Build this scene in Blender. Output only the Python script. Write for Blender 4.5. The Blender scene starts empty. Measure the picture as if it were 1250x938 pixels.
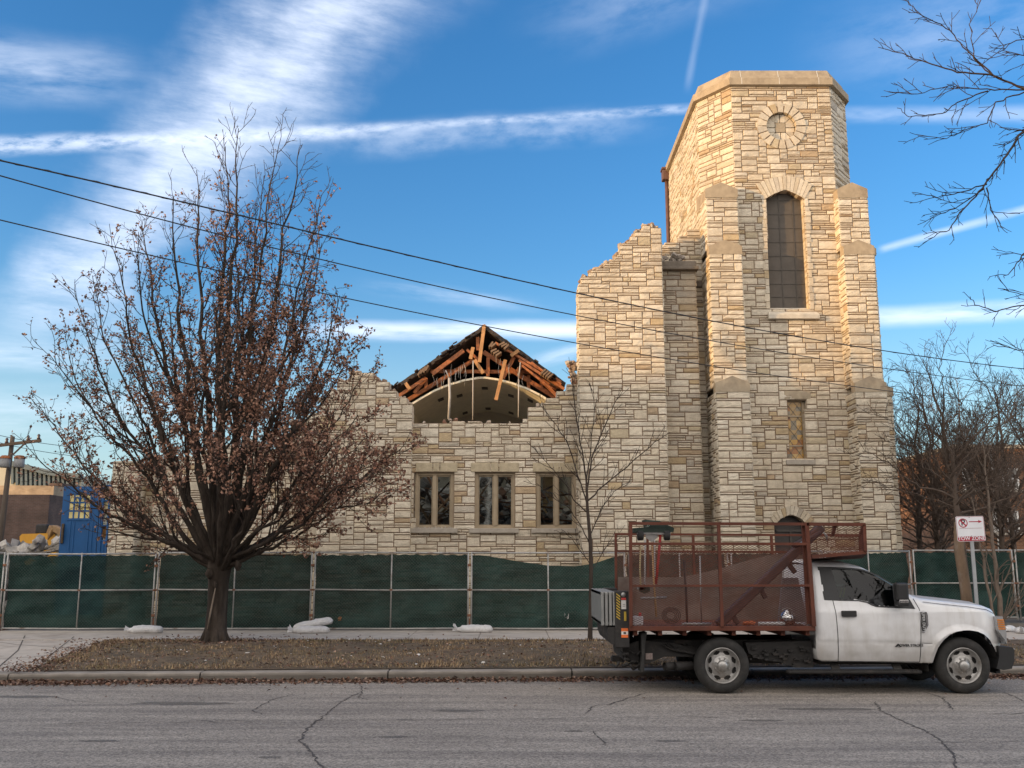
import bpy, bmesh, math, random
import numpy as np
from mathutils import Vector, Matrix

R = math.radians
# ------------------------------------------------------------------ camera, world, sun, exposure
F_PX, W_PX, H_PX = 1190.0, 1250.0, 938.0
PITCH = R(10.28)
CAM_Z = 1.95
CP, SP = math.cos(PITCH), math.sin(PITCH)
SUN_EL, SUN_AZ = R(5.0), R(-112.0)        # azimuth clockwise from +Y: left and a little behind the camera
SKY_STRENGTH, SUN_STRENGTH, EXPOSURE = 0.15, 2.5, 1.05

sc = bpy.context.scene
COL = sc.collection
cam_d = bpy.data.cameras.new("camera")
cam_d.sensor_fit = 'HORIZONTAL'
cam_d.sensor_width = 36.0
cam_d.lens = 36.0 * F_PX / W_PX
cam_d.clip_start, cam_d.clip_end = 0.05, 5000.0
cam = bpy.data.objects.new("camera", cam_d)
COL.objects.link(cam)
cam.location = (0, 0, CAM_Z)
cam.rotation_euler = (math.pi / 2 + PITCH, 0, 0)
sc.camera = cam
sc.view_settings.view_transform = 'Standard'
sc.view_settings.look = 'None'
sc.view_settings.gamma = 1.0
sc.view_settings.exposure = EXPOSURE
sc.cycles.max_bounces = 8
sc.cycles.transparent_max_bounces = 24
sc.cycles.use_denoising = True


def ray(px, py):
    a, b = (px - W_PX / 2) / F_PX, (H_PX / 2 - py) / F_PX
    return Vector((a, CP - b * SP, SP + b * CP))


def at(px, py, Y):
    """the point of the vertical plane at distance Y that a pixel of the photograph shows"""
    d = ray(px, py)
    t = Y / d.y
    return Vector((d.x * t, Y, CAM_Z + d.z * t))


def on_z(px, py, z):
    d = ray(px, py)
    t = (z - CAM_Z) / d.z
    return Vector((d.x * t, d.y * t, z))


def proj(x, y, z):
    z = z - CAM_Z
    zc = y * CP + z * SP
    yc = z * CP - y * SP
    return W_PX / 2 + F_PX * x / zc, H_PX / 2 - F_PX * yc / zc


# ------------------------------------------------------------------ world: Nishita sky with thin cirrus and contrails
world = bpy.data.worlds.new("World")
sc.world = world
world.use_nodes = True
NT = world.node_tree
NT.nodes.clear()


def wn(kind, **kw):
    n = NT.nodes.new(kind)
    for k, v in kw.items():
        setattr(n, k, v)
    return n


def wmath(op, a, b=None, clamp=False):
    n = wn('ShaderNodeMath', operation=op, use_clamp=clamp)
    for i, v in enumerate((a, b)):
        if v is None:
            continue
        if hasattr(v, 'is_output'):
            NT.links.new(v, n.inputs[i])
        else:
            n.inputs[i].default_value = v
    return n.outputs[0]


def wdot(vec, const):
    n = wn('ShaderNodeVectorMath', operation='DOT_PRODUCT')
    NT.links.new(vec, n.inputs[0])
    n.inputs[1].default_value = const
    return n.outputs['Value']


def wmap(v, a, b, lo=0.0, hi=1.0, smooth=True):
    n = wn('ShaderNodeMapRange')
    n.interpolation_type = 'SMOOTHSTEP' if smooth else 'LINEAR'
    NT.links.new(v, n.inputs['Value'])
    for k, x in (('From Min', a), ('From Max', b), ('To Min', lo), ('To Max', hi)):
        n.inputs[k].default_value = x
    return n.outputs['Result']


sky = wn('ShaderNodeTexSky')
sky.sky_type = 'NISHITA'
sky.sun_disc = False
sky.sun_elevation = SUN_EL
sky.sun_rotation = SUN_AZ
sky.altitude = 200.0
sky.air_density, sky.dust_density, sky.ozone_density = 1.0, 0.6, 2.5
tc = wn('ShaderNodeTexCoord')
DIR = tc.outputs['Generated']


def contrail(p1, p2, width, amount, ends=(0.02, 0.02), scale=(8, 60), seed=0.0, rough=0.6, lo=0.25, hi=0.7, flare=0.0, side=0.0, wobble=0.5, floor=0.0, grain=None):
    """a band of thin cloud along the great circle through two sky directions"""
    d1, d2 = ray(*p1).normalized(), ray(*p2).normalized()
    n = d1.cross(d2).normalized()
    m = (d1 + d2).normalized()
    t = n.cross(m).normalized()
    L = math.acos(max(-1, min(1, d1.dot(d2)))) / 2
    dn, dt = wdot(DIR, n), wdot(DIR, t)
    comb = wn('ShaderNodeCombineXYZ')
    NT.links.new(wmath('MULTIPLY', dt, scale[0]), comb.inputs[0])
    NT.links.new(wmath('MULTIPLY', dn, scale[1]), comb.inputs[1])
    comb.inputs[2].default_value = seed
    if grain:
        NT.links.new(wmath('MULTIPLY', wdot(DIR, (0.985, 0.0, -0.17)), grain[0]), comb.inputs[0])
        NT.links.new(wmath('MULTIPLY', wdot(DIR, (0.17, -0.35, 0.92)), grain[1]), comb.inputs[1])
    nz = wn('ShaderNodeTexNoise')
    nz.inputs['Scale'].default_value = 1.0
    nz.inputs['Detail'].default_value = 11.0
    nz.inputs['Roughness'].default_value = rough
    NT.links.new(comb.outputs[0], nz.inputs['Vector'])
    edge = wn('ShaderNodeTexNoise')
    edge.inputs['Scale'].default_value = 14.0
    edge.inputs['Detail'].default_value = 7.0
    NT.links.new(DIR, edge.inputs['Vector'])
    wob = wmath('MULTIPLY', wmath('SUBTRACT', edge.outputs['Fac'], 0.5), width * wobble)
    dist = wmath('ABSOLUTE', wmath('ADD', wmath('SUBTRACT', dn, side), wob))
    # the width grows along the trail
    wv = wmath('ADD', wmath('MULTIPLY', dt, flare), width)
    across = wmap(wmath('DIVIDE', dist, wv), 1.0, 0.0)
    along = wmath('MULTIPLY', wmap(dt, -L - ends[0], -L + ends[0]), wmap(dt, L + ends[1], L - ends[1]))
    ahead = wmap(wdot(DIR, m), 0.0, 0.2)
    tex = wmap(nz.outputs['Fac'], lo, hi, floor, 1.0)
    v = wmath('MULTIPLY', wmath('MULTIPLY', across, along), wmath('MULTIPLY', tex, ahead))
    return wmath('MULTIPLY', v, amount)


trails = [
    contrail((470, -60), (40, 390), 0.088, 0.66, (0.10, 0.06), (42, 11), 1.7, 0.68, 0.22, 0.78, flare=-0.09, wobble=1.1, floor=0.30, grain=(16, 58)),
    contrail((490, -90), (120, 310), 0.035, 0.34, (0.06, 0.08), (80, 14), 8.3, 0.6, 0.3, 0.7, wobble=1.5, floor=0.2, grain=(16, 90)),
    contrail((-80, 182), (460, 160), 0.012, 0.66, (0.02, 0.09), (45, 130), 3.1, 0.62, 0.22, 0.68),
    contrail((330, 165), (845, 132), 0.007, 0.42, (0.10, 0.02), (45, 130), 4.4, 0.62, 0.22, 0.70),
    contrail((420, 175), (760, 150), 0.024, 0.28, (0.06, 0.06), (20, 40), 6.2),
    contrail((1020, 140), (1330, 140), 0.011, 0.34, (0.03, 0.03), (20, 60), 5.5, 0.5, 0.15, 0.7),
    contrail((1075, 305), (1350, 228), 0.006, 0.42, (0.005, 0.05), (20, 90), 7.7, 0.5, 0.1, 0.6),
    contrail((840, 105), (872, -60), 0.006, 0.13, (0.01, 0.06), (20, 80), 9.1, 0.5, 0.1, 0.6),
    contrail((400, 405), (790, 402), 0.014, 0.80, (0.06, 0.06), (12, 80), 2.6, 0.55, 0.1, 0.6),
    contrail((660, 440), (760, 415), 0.012, 0.5, (0.03, 0.03), (12, 80), 2.2),
    contrail((1040, 388), (1330, 376), 0.014, 0.70, (0.04, 0.04), (12, 70), 6.6, 0.55, 0.1, 0.6),
    contrail((-90, 75), (140, 95), 0.040, 0.42, (0.05, 0.06), (10, 40), 5.0),
    contrail((-150, 425), (150, 438), 0.022, 0.40, (0.05, 0.08), (8, 60), 3.9),
    contrail((-150, 505), (230, 500), 0.035, 0.34, (0.05, 0.10), (8, 50), 1.9),
    contrail((480, 352), (640, 372), 0.013, 0.26, (0.05, 0.05), (16, 90), 8.8),
    contrail((700, 20), (900, -40), 0.05, 0.20, (0.08, 0.08), (12, 30), 4.9),
    contrail((1050, 60), (1300, 10), 0.06, 0.22, (0.08, 0.08), (12, 30), 7.2),
]
cov = trails[0]
for t_ in trails[1:]:
    # screen: 1-(1-a)(1-b)
    cov = wmath('SUBTRACT', 1.0, wmath('MULTIPLY', wmath('SUBTRACT', 1.0, cov), wmath('SUBTRACT', 1.0, t_)))
# added fill light: bright warm haze over the unseen sky behind the camera
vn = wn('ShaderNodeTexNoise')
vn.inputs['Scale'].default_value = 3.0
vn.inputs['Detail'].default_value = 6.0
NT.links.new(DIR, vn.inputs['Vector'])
sky_fill = wmath('MULTIPLY', wmap(wdot(DIR, (-0.25, -0.95, 0.15)), -0.15, 0.55), wmap(vn.outputs['Fac'], 0.2, 0.75, 0.35, 1.0))
haze_f = wmap(wdot(DIR, (0, 0, 1)), 0.30, -0.02, 0.0, 0.85)
hsv = wn('ShaderNodeHueSaturation')
hsv.inputs['Hue'].default_value = 0.510
hsv.inputs['Saturation'].default_value = 1.24
hsv.inputs['Value'].default_value = 1.34
NT.links.new(sky.outputs[0], hsv.inputs['Color'])
mixh = wn('ShaderNodeMix', data_type='RGBA')
NT.links.new(haze_f, mixh.inputs['Factor'])
NT.links.new(hsv.outputs[0], mixh.inputs[6])
mixh.inputs[7].default_value = (1.75, 2.35, 2.75, 1)
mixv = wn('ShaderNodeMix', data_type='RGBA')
NT.links.new(sky_fill, mixv.inputs['Factor'])
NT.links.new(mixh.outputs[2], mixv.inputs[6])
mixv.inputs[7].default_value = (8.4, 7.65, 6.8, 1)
mixc = wn('ShaderNodeMix', data_type='RGBA')
NT.links.new(cov, mixc.inputs['Factor'])
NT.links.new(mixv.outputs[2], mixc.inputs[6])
mixc.inputs[7].default_value = (3.9, 4.2, 4.8, 1)
CLOUD_COL = mixc.inputs[7]
bg = wn('ShaderNodeBackground')
bg.inputs['Strength'].default_value = SKY_STRENGTH
NT.links.new(mixc.outputs[2], bg.inputs['Color'])
wo = wn('ShaderNodeOutputWorld')
NT.links.new(bg.outputs[0], wo.inputs['Surface'])

sun_d = bpy.data.lights.new("sun", 'SUN')
sun_d.energy = SUN_STRENGTH
sun_d.angle = R(0.5)
sun_d.color = (1.0, 0.62, 0.27)
sun = bpy.data.objects.new("sun", sun_d)
COL.objects.link(sun)
SUN_DIR = Vector((math.sin(SUN_AZ) * math.cos(SUN_EL), math.cos(SUN_AZ) * math.cos(SUN_EL), math.sin(SUN_EL)))
sun.rotation_euler = SUN_DIR.to_track_quat('Z', 'Y').to_euler()
sun.location = SUN_DIR * 60

# ------------------------------------------------------------------ helpers: mesh builder, tags, materials
ORG = {}


class MB:
    """collects polygons (with an optional colour each) and links them as one mesh object"""

    def __init__(self):
        self.v, self.f, self.c, self.sm, self.uv = [], [], [], [], None

    def poly(self, pts, col=None, smooth=False):
        n = len(self.v)
        self.v.extend([tuple(p) for p in pts])
        self.f.append(tuple(range(n, n + len(pts))))
        self.c.append(col)
        self.sm.append(smooth)

    def add(self, verts, faces, col=None, smooth=False):
        n = len(self.v)
        self.v.extend([tuple(p) for p in verts])
        for f in faces:
            self.f.append(tuple(i + n for i in f))
            self.c.append(col)
            self.sm.append(smooth)

    def box(self, lo, hi, col=None, bevel=0.0, M=None):
        x0, y0, z0 = lo
        x1, y1, z1 = hi
        if bevel <= 0:
            vs = [(x0, y0, z0), (x1, y0, z0), (x1, y1, z0), (x0, y1, z0), (x0, y0, z1), (x1, y0, z1), (x1, y1, z1), (x0, y1, z1)]
            fs = [(0, 3, 2, 1), (4, 5, 6, 7), (0, 1, 5, 4), (1, 2, 6, 5), (2, 3, 7, 6), (3, 0, 4, 7)]
        else:
            b = min(bevel, (x1 - x0) * .45, (y1 - y0) * .45, (z1 - z0) * .45)
            bm = bmesh.new()
            r = bmesh.ops.create_cube(bm, size=1)
            for v in r['verts']:
                v.co = Vector(((x0 + x1) / 2 + v.co.x * (x1 - x0), (y0 + y1) / 2 + v.co.y * (y1 - y0), (z0 + z1) / 2 + v.co.z * (z1 - z0)))
            bmesh.ops.bevel(bm, geom=bm.edges[:], offset=b, segments=2, profile=0.5, affect='EDGES')
            bm.verts.index_update()
            vs = [v.co.copy() for v in bm.verts]
            fs = [tuple(v.index for v in f.verts) for f in bm.faces]
            bm.free()
        if M is not None:
            vs = [M @ Vector(v) for v in vs]
        self.add(vs, fs, col)

    def bar(self, a, b, w, h=None, col=None, up=(0, 0, 1), bevel=0.0):
        """a straight bar of rectangular section from a to b"""
        a, b = Vector(a), Vector(b)
        h = w if h is None else h
        d = (b - a)
        L = d.length
        d.normalize()
        u = Vector(up)
        if abs(d.dot(u)) > 0.95:
            u = Vector((0, 1, 0))
        s = d.cross(u).normalized()
        u = s.cross(d).normalized()
        M = Matrix((s, d, u)).transposed().to_4x4()
        M.translation = a
        self.box((-w / 2, 0, -h / 2), (w / 2, L, h / 2), col, bevel, M)

    def tube(self, pts, rad, sides=8, col=None, caps=True, smooth=True):
        pts = [Vector(p) for p in pts]
        n = len(pts)
        if not hasattr(rad, '__len__'):
            rad = [rad] * n
        base = len(self.v)
        prev = None
        for i, p in enumerate(pts):
            d = (pts[min(i + 1, n - 1)] - pts[max(i - 1, 0)])
            if d.length < 1e-9:
                d = Vector((0, 0, 1))
            d.normalize()
            if prev is None:
                u = Vector((0, 0, 1)) if abs(d.z) < 0.9 else Vector((1, 0, 0))
            else:
                u = prev
            s = d.cross(u)
            if s.length < 1e-6:
                s = d.cross(Vector((0.3, 0.9, 0.2)))
            s.normalize()
            u = s.cross(d).normalized()
            prev = u
            for k in range(sides):
                a = 2 * math.pi * k / sides
                self.v.append(tuple(p + (s * math.cos(a) + u * math.sin(a)) * rad[i]))
        for i in range(n - 1):
            for k in range(sides):
                k2 = (k + 1) % sides
                self.f.append((base + i * sides + k, base + i * sides + k2, base + (i + 1) * sides + k2, base + (i + 1) * sides + k))
                self.c.append(col)
                self.sm.append(smooth)
        if caps:
            self.f.append(tuple(base + k for k in reversed(range(sides))))
            self.f.append(tuple(base + (n - 1) * sides + k for k in range(sides)))
            self.c += [col, col]
            self.sm += [False, False]

    def lathe(self, prof, center, axis='Y', seg=32, col=None, smooth=True, closed=False):
        """prof: (radius, offset along axis)"""
        cx, cy, cz = center
        base = len(self.v)
        for r, o in prof:
            for k in range(seg):
                a = 2 * math.pi * k / seg
                c, s = r * math.cos(a), r * math.sin(a)
                if axis == 'Y':
                    self.v.append((cx + c, cy + o, cz + s))
                elif axis == 'X':
                    self.v.append((cx + o, cy + c, cz + s))
                else:
                    self.v.append((cx + c, cy + s, cz + o))
        m = len(prof)
        for i in range(m if closed else m - 1):
            j = (i + 1) % m
            for k in range(seg):
                k2 = (k + 1) % seg
                self.f.append((base + i * seg + k, base + i * seg + k2, base + j * seg + k2, base + j * seg + k))
                self.c.append(col)
                self.sm.append(smooth)

    def prism(self, poly, y0, y1, col=None):
        """an (x, z) outline given depth from y0 to y1"""
        n = len(poly)
        vs = [(x, y0, z) for x, z in poly] + [(x, y1, z) for x, z in poly]
        fs = [tuple(range(n)), tuple(reversed(range(n, 2 * n)))]
        fs += [(i, i + n, (i + 1) % n + n, (i + 1) % n) for i in range(n)]
        self.add(vs, fs, col)

    def build(self, name, m, parent=None, smooth=None):
        me = bpy.data.meshes.new(name)
        org = ORG.get(parent.name, Vector((0, 0, 0))) if parent is not None else Vector((0, 0, 0))
        va = np.array(self.v, dtype=np.float64).reshape(-1, 3) - np.array(org)
        me.from_pydata(va.tolist(), [], self.f)
        if smooth is not None:
            me.polygons.foreach_set('use_smooth', [smooth] * len(self.f))
        else:
            me.polygons.foreach_set('use_smooth', self.sm)
        if any(c is not None for c in self.c):
            at_ = me.attributes.new('tone', 'FLOAT_COLOR', 'CORNER')
            cnt = [len(f) for f in self.f]
            arr = np.array([(c if c is not None else (1, 1, 1)) for c in self.c], dtype=np.float32)
            arr = np.concatenate([arr, np.ones((len(arr), 1), np.float32)], axis=1)
            at_.data.foreach_set('color', np.repeat(arr, cnt, axis=0).ravel())
        me.update()
        o = bpy.data.objects.new(name, me)
        COL.objects.link(o)
        if m is not None:
            me.materials.append(m)
        if parent is not None:
            o.parent = parent
            ORG[o.name] = org
        return o


def thing(name, label, cat, loc=(0, 0, 0), group=None):
    o = bpy.data.objects.new(name, None)
    COL.objects.link(o)
    o.location = loc
    o.empty_display_size = 0.2
    o['label'] = label
    o['category'] = cat
    if group:
        o['group'] = group
    ORG[o.name] = Vector(loc)
    return o


def tag(o, label, cat, group=None, kind=None):
    o['label'] = label
    o['category'] = cat
    if group:
        o['group'] = group
    if kind:
        o['kind'] = kind
    return o


def rebase(o, p):
    """put the origin of a one-mesh thing at its base"""
    p = Vector(p)
    o.data.transform(Matrix.Translation(-p))
    o.location = p
    return o


def fix_normals(o):
    bm = bmesh.new()
    bm.from_mesh(o.data)
    bmesh.ops.recalc_face_normals(bm, faces=bm.faces[:])
    bm.to_mesh(o.data)
    bm.free()
    return o


def setkind(o, kind):
    o['kind'] = kind
    return o


MATS = {}


def mat(name, col, rough=0.7, metal=0.0, var=0.15, scale=6.0, bump=0.0, bscale=40.0, tone=False, spec=0.5, mix2=None, m2scale=2.0, m2lo=0.5, m2hi=0.65, stretch=None, coat=0.0, transp=0.0, m2stretch=None):
    """one procedural surface: colour varied by noise, an optional second colour in patches, an optional bump"""
    if name in MATS:
        return MATS[name]
    m = bpy.data.materials.new(name)
    m.use_nodes = True
    t = m.node_tree
    N, Lk = t.nodes, t.links
    p = N['Principled BSDF']
    p.inputs['Roughness'].default_value = rough
    p.inputs['Metallic'].default_value = metal
    p.inputs['Specular IOR Level'].default_value = spec
    if coat:
        p.inputs['Coat Weight'].default_value = coat
        p.inputs['Coat Roughness'].default_value = 0.08
    co = N.new('ShaderNodeTexCoord')
    vec = co.outputs['Object']
    if stretch:
        mp = N.new('ShaderNodeMapping')
        mp.inputs['Scale'].default_value = stretch
        Lk.new(vec, mp.inputs['Vector'])
        vec = mp.outputs[0]
    if tone:
        a = N.new('ShaderNodeAttribute')
        a.attribute_name = 'tone'
        base = a.outputs['Color']
    else:
        rgb = N.new('ShaderNodeRGB')
        rgb.outputs[0].default_value = (*col, 1)
        base = rgb.outputs[0]
    if mix2 is not None:
        n2 = N.new('ShaderNodeTexNoise')
        n2.inputs['Scale'].default_value = m2scale
        n2.inputs['Detail'].default_value = 6
        n2.inputs['Roughness'].default_value = 0.62
        Lk.new(vec, n2.inputs['Vector'])
        if m2stretch:
            mp2 = N.new('ShaderNodeMapping')
            mp2.inputs['Scale'].default_value = m2stretch
            Lk.new(co.outputs['Object'], mp2.inputs['Vector'])
            Lk.new(mp2.outputs[0], n2.inputs['Vector'])
        mr = N.new('ShaderNodeMapRange')
        mr.inputs['From Min'].default_value = m2lo
        mr.inputs['From Max'].default_value = m2hi
        Lk.new(n2.outputs['Fac'], mr.inputs['Value'])
        mx = N.new('ShaderNodeMix')
        mx.data_type = 'RGBA'
        Lk.new(mr.outputs[0], mx.inputs['Factor'])
        Lk.new(base, mx.inputs[6])
        mx.inputs[7].default_value = (*mix2, 1)
        base = mx.outputs[2]
    if var:
        n1 = N.new('ShaderNodeTexNoise')
        n1.inputs['Scale'].default_value = scale
        n1.inputs['Detail'].default_value = 8
        n1.inputs['Roughness'].default_value = 0.65
        Lk.new(vec, n1.inputs['Vector'])
        mr = N.new('ShaderNodeMapRange')
        mr.inputs['From Min'].default_value = 0.25
        mr.inputs['From Max'].default_value = 0.75
        mr.inputs['To Min'].default_value = 1 - var
        mr.inputs['To Max'].default_value = 1 + var
        Lk.new(n1.outputs['Fac'], mr.inputs['Value'])
        mu = N.new('ShaderNodeVectorMath')
        mu.operation = 'SCALE'
        Lk.new(base, mu.inputs[0])
        Lk.new(mr.outputs[0], mu.inputs['Scale'])
        base = mu.outputs[0]
    Lk.new(base, p.inputs['Base Color'])
    if bump:
        nb = N.new('ShaderNodeTexNoise')
        nb.inputs['Scale'].default_value = bscale
        nb.inputs['Detail'].default_value = 6
        nb.inputs['Roughness'].default_value = 0.6
        Lk.new(vec, nb.inputs['Vector'])
        b = N.new('ShaderNodeBump')
        b.inputs['Strength'].default_value = 0.8
        b.inputs['Distance'].default_value = bump
        Lk.new(nb.outputs['Fac'], b.inputs['Height'])
        Lk.new(b.outputs[0], p.inputs['Normal'])
    if transp:
        tr = N.new('ShaderNodeBsdfTransparent')
        ms = N.new('ShaderNodeMixShader')
        ms.inputs[0].default_value = transp
        Lk.new(p.outputs[0], ms.inputs[1])
        Lk.new(tr.outputs[0], ms.inputs[2])
        Lk.new(ms.outputs[0], N['Material Output'].inputs['Surface'])
    MATS[name] = m
    return m


def glass(name, tint=(0.3, 0.33, 0.33), rough=0.02, extra=0.04):
    """thin window glass: a tinted see-through sheet with a fresnel reflection"""
    if name in MATS:
        return MATS[name]
    m = bpy.data.materials.new(name)
    m.use_nodes = True
    t = m.node_tree
    N, Lk = t.nodes, t.links
    N.remove(N['Principled BSDF'])
    tr = N.new('ShaderNodeBsdfTransparent')
    tr.inputs['Color'].default_value = (*tint, 1)
    gl = N.new('ShaderNodeBsdfGlossy')
    gl.inputs['Roughness'].default_value = rough
    nz = N.new('ShaderNodeTexNoise')
    nz.inputs['Scale'].default_value = 1.5
    co = N.new('ShaderNodeTexCoord')
    Lk.new(co.outputs['Object'], nz.inputs['Vector'])
    b = N.new('ShaderNodeBump')
    b.inputs['Strength'].default_value = 0.15
    b.inputs['Distance'].default_value = 0.01
    Lk.new(nz.outputs['Fac'], b.inputs['Height'])
    Lk.new(b.outputs[0], gl.inputs['Normal'])
    fr = N.new('ShaderNodeFresnel')
    fr.inputs['IOR'].default_value = 1.5
    ad = N.new('ShaderNodeMath')
    ad.operation = 'ADD'
    ad.use_clamp = True
    ad.inputs[1].default_value = extra
    Lk.new(fr.outputs[0], ad.inputs[0])
    ms = N.new('ShaderNodeMixShader')
    Lk.new(ad.outputs[0], ms.inputs[0])
    Lk.new(tr.outputs[0], ms.inputs[1])
    Lk.new(gl.outputs[0], ms.inputs[2])
    Lk.new(ms.outputs[0], N['Material Output'].inputs['Surface'])
    MATS[name] = m
    return m


def text_mesh(name, body, size, M, m, parent, depth=0.002, bold=0.0, align='CENTER'):
    """flat lettering turned into a mesh and placed with the matrix M (local x right, local y up)"""
    cu = bpy.data.curves.new(name, 'FONT')
    cu.body = body
    cu.size = size
    cu.align_x = align
    cu.align_y = 'CENTER'
    cu.extrude = depth
    cu.offset = bold
    tmp = bpy.data.objects.new(name + '_curve', cu)
    COL.objects.link(tmp)
    dg = bpy.context.evaluated_depsgraph_get()
    dg.update()
    me = bpy.data.meshes.new_from_object(tmp.evaluated_get(dg))
    bpy.data.objects.remove(tmp)
    bpy.data.curves.remove(cu)
    org = ORG.get(parent.name, Vector((0, 0, 0)))
    me.transform(Matrix.Translation(-org) @ M)
    me.materials.clear()
    me.materials.append(m)
    me.name = name
    o = bpy.data.objects.new(name, me)
    COL.objects.link(o)
    o.parent = parent
    ORG[o.name] = org
    return o


def facing_cam(p):
    """text plane at p facing -Y"""
    M = Matrix(((1, 0, 0), (0, 0, -1), (0, 1, 0))).to_4x4()
    M.translation = Vector(p)
    return M


def interp(pts, x):
    if x <= pts[0][0]:
        return pts[0][1]
    for (xa, ya), (xb, yb) in zip(pts, pts[1:]):
        if x <= xb:
            return ya if xb == xa else ya + (yb - ya) * (x - xa) / (xb - xa)
    return pts[-1][1]
# ------------------------------------------------------------------ the setting: ground, road, kerb, parkway, pavement
KA, KB = 16.8, 0.055
SW0, SW1 = 21.06, 23.95


def kerb_y(x):
    return KA + KB * x


def ground_z(x, y):
    k = kerb_y(x)
    if y < k:
        return 0.0
    if y < SW0:
        t = (y - k) / max(0.1, SW0 - k)
        return 0.15 + 0.155 * t
    return 0.325


M_ground = mat('packed_dirt', (0.17, 0.14, 0.11), 0.95, var=0.35, scale=1.2, bump=0.02, bscale=14)


def asphalt_material():
    m = mat('asphalt', (0.278, 0.246, 0.212), 0.85, var=0.16, scale=2.2, spec=0.25, mix2=(0.195, 0.172, 0.152), m2scale=0.9, m2lo=0.42, m2hi=0.62, stretch=(0.22, 2.6, 1.0))
    t = m.node_tree
    N, Lk = t.nodes, t.links
    p = N['Principled BSDF']
    src = p.inputs['Base Color'].links[0].from_socket
    co = N.new('ShaderNodeTexCoord')
    # stone chips in the binder
    vo = N.new('ShaderNodeTexVoronoi')
    vo.inputs['Scale'].default_value = 55
    Lk.new(co.outputs['Object'], vo.inputs['Vector'])
    sep = N.new('ShaderNodeSeparateColor')
    Lk.new(vo.outputs['Color'], sep.inputs[0])
    mr = N.new('ShaderNodeMapRange')
    mr.inputs['To Min'].default_value = 0.55
    mr.inputs['To Max'].default_value = 1.5
    Lk.new(sep.outputs[0], mr.inputs['Value'])
    sc_ = N.new('ShaderNodeVectorMath')
    sc_.operation = 'SCALE'
    Lk.new(src, sc_.inputs[0])
    Lk.new(mr.outputs[0], sc_.inputs['Scale'])
    # oil drips and worn patches
    n2 = N.new('ShaderNodeTexNoise')
    n2.inputs['Scale'].default_value = 1.7
    n2.inputs['Detail'].default_value = 9
    n2.inputs['Roughness'].default_value = 0.7
    mp = N.new('ShaderNodeMapping')
    mp.inputs['Scale'].default_value = (0.7, 1.6, 1)
    Lk.new(co.outputs['Object'], mp.inputs['Vector'])
    Lk.new(mp.outputs[0], n2.inputs['Vector'])
    m2 = N.new('ShaderNodeMapRange')
    m2.inputs['From Min'].default_value = 0.60
    m2.inputs['From Max'].default_value = 0.72
    m2.inputs['To Min'].default_value = 1.0
    m2.inputs['To Max'].default_value = 0.72
    Lk.new(n2.outputs['Fac'], m2.inputs['Value'])
    s2 = N.new('ShaderNodeVectorMath')
    s2.operation = 'SCALE'
    Lk.new(sc_.outputs[0], s2.inputs[0])
    Lk.new(m2.outputs[0], s2.inputs['Scale'])
    Lk.new(s2.outputs[0], p.inputs['Base Color'])
    b = N.new('ShaderNodeBump')
    b.inputs['Strength'].default_value = 0.6
    b.inputs['Distance'].default_value = 0.006
    Lk.new(vo.outputs['Distance'], b.inputs['Height'])
    Lk.new(b.outputs[0], p.inputs['Normal'])
    return m


M_asphalt = asphalt_material()
M_tar = mat('crack_tar', (0.07, 0.06, 0.054), 0.9, var=0.3, scale=20)
M_conc = mat('kerb_concrete', (0.30, 0.262, 0.222), 0.9, var=0.3, scale=5, mix2=(0.13, 0.11, 0.09), m2scale=2.5, m2lo=0.45, m2hi=0.75, bump=0.006, bscale=60)
def grime_low(m, z0, z1, col):
    t = m.node_tree
    N, Lk = t.nodes, t.links
    p = N['Principled BSDF']
    src = p.inputs['Base Color'].links[0].from_socket
    co = N.new('ShaderNodeTexCoord')
    sx = N.new('ShaderNodeSeparateXYZ')
    Lk.new(co.outputs['Object'], sx.inputs[0])
    nz = N.new('ShaderNodeTexNoise')
    nz.inputs['Scale'].default_value = 3.5
    nz.inputs['Detail'].default_value = 9
    Lk.new(co.outputs['Object'], nz.inputs['Vector'])
    ma = N.new('ShaderNodeMath')
    ma.operation = 'MULTIPLY_ADD'
    Lk.new(nz.outputs['Fac'], ma.inputs[0])
    ma.inputs[1].default_value = (z1 - z0) * 1.6
    Lk.new(sx.outputs['Z'], ma.inputs[2])
    mr = N.new('ShaderNodeMapRange')
    mr.inputs['From Min'].default_value = z1 + (z1 - z0) * .8
    mr.inputs['From Max'].default_value = z0 + (z1 - z0) * .8
    mr.inputs['To Max'].default_value = .85
    Lk.new(ma.outputs[0], mr.inputs['Value'])
    mx = N.new('ShaderNodeMix')
    mx.data_type = 'RGBA'
    Lk.new(mr.outputs[0], mx.inputs['Factor'])
    Lk.new(src, mx.inputs[6])
    mx.inputs[7].default_value = (*col, 1)
    Lk.new(mx.outputs[2], p.inputs['Base Color'])


grime_low(M_conc, 0.10, 0.15, (0.115, 0.10, 0.085))
M_walk = mat('pavement_concrete', (0.44, 0.39, 0.335), 0.9, var=0.2, scale=3, mix2=(0.30, 0.25, 0.205), m2scale=1.3, m2lo=0.5, m2hi=0.7, bump=0.004, bscale=60)
M_joint = mat('joint_dirt', (0.10, 0.085, 0.07), 0.95, var=0.3)
M_soil = mat('parkway_soil', (0.115, 0.080, 0.05), 0.95, var=0.5, scale=3.5, mix2=(0.085, 0.065, 0.042), m2scale=0.9, m2lo=0.45, m2hi=0.65, bump=0.03, bscale=18)

b = MB()
b.poly([(-1500, -1500, -0.03), (1500, -1500, -0.03), (1500, 1500, -0.03), (-1500, 1500, -0.03)])
setkind(b.build('ground', M_ground), 'structure')

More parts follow.
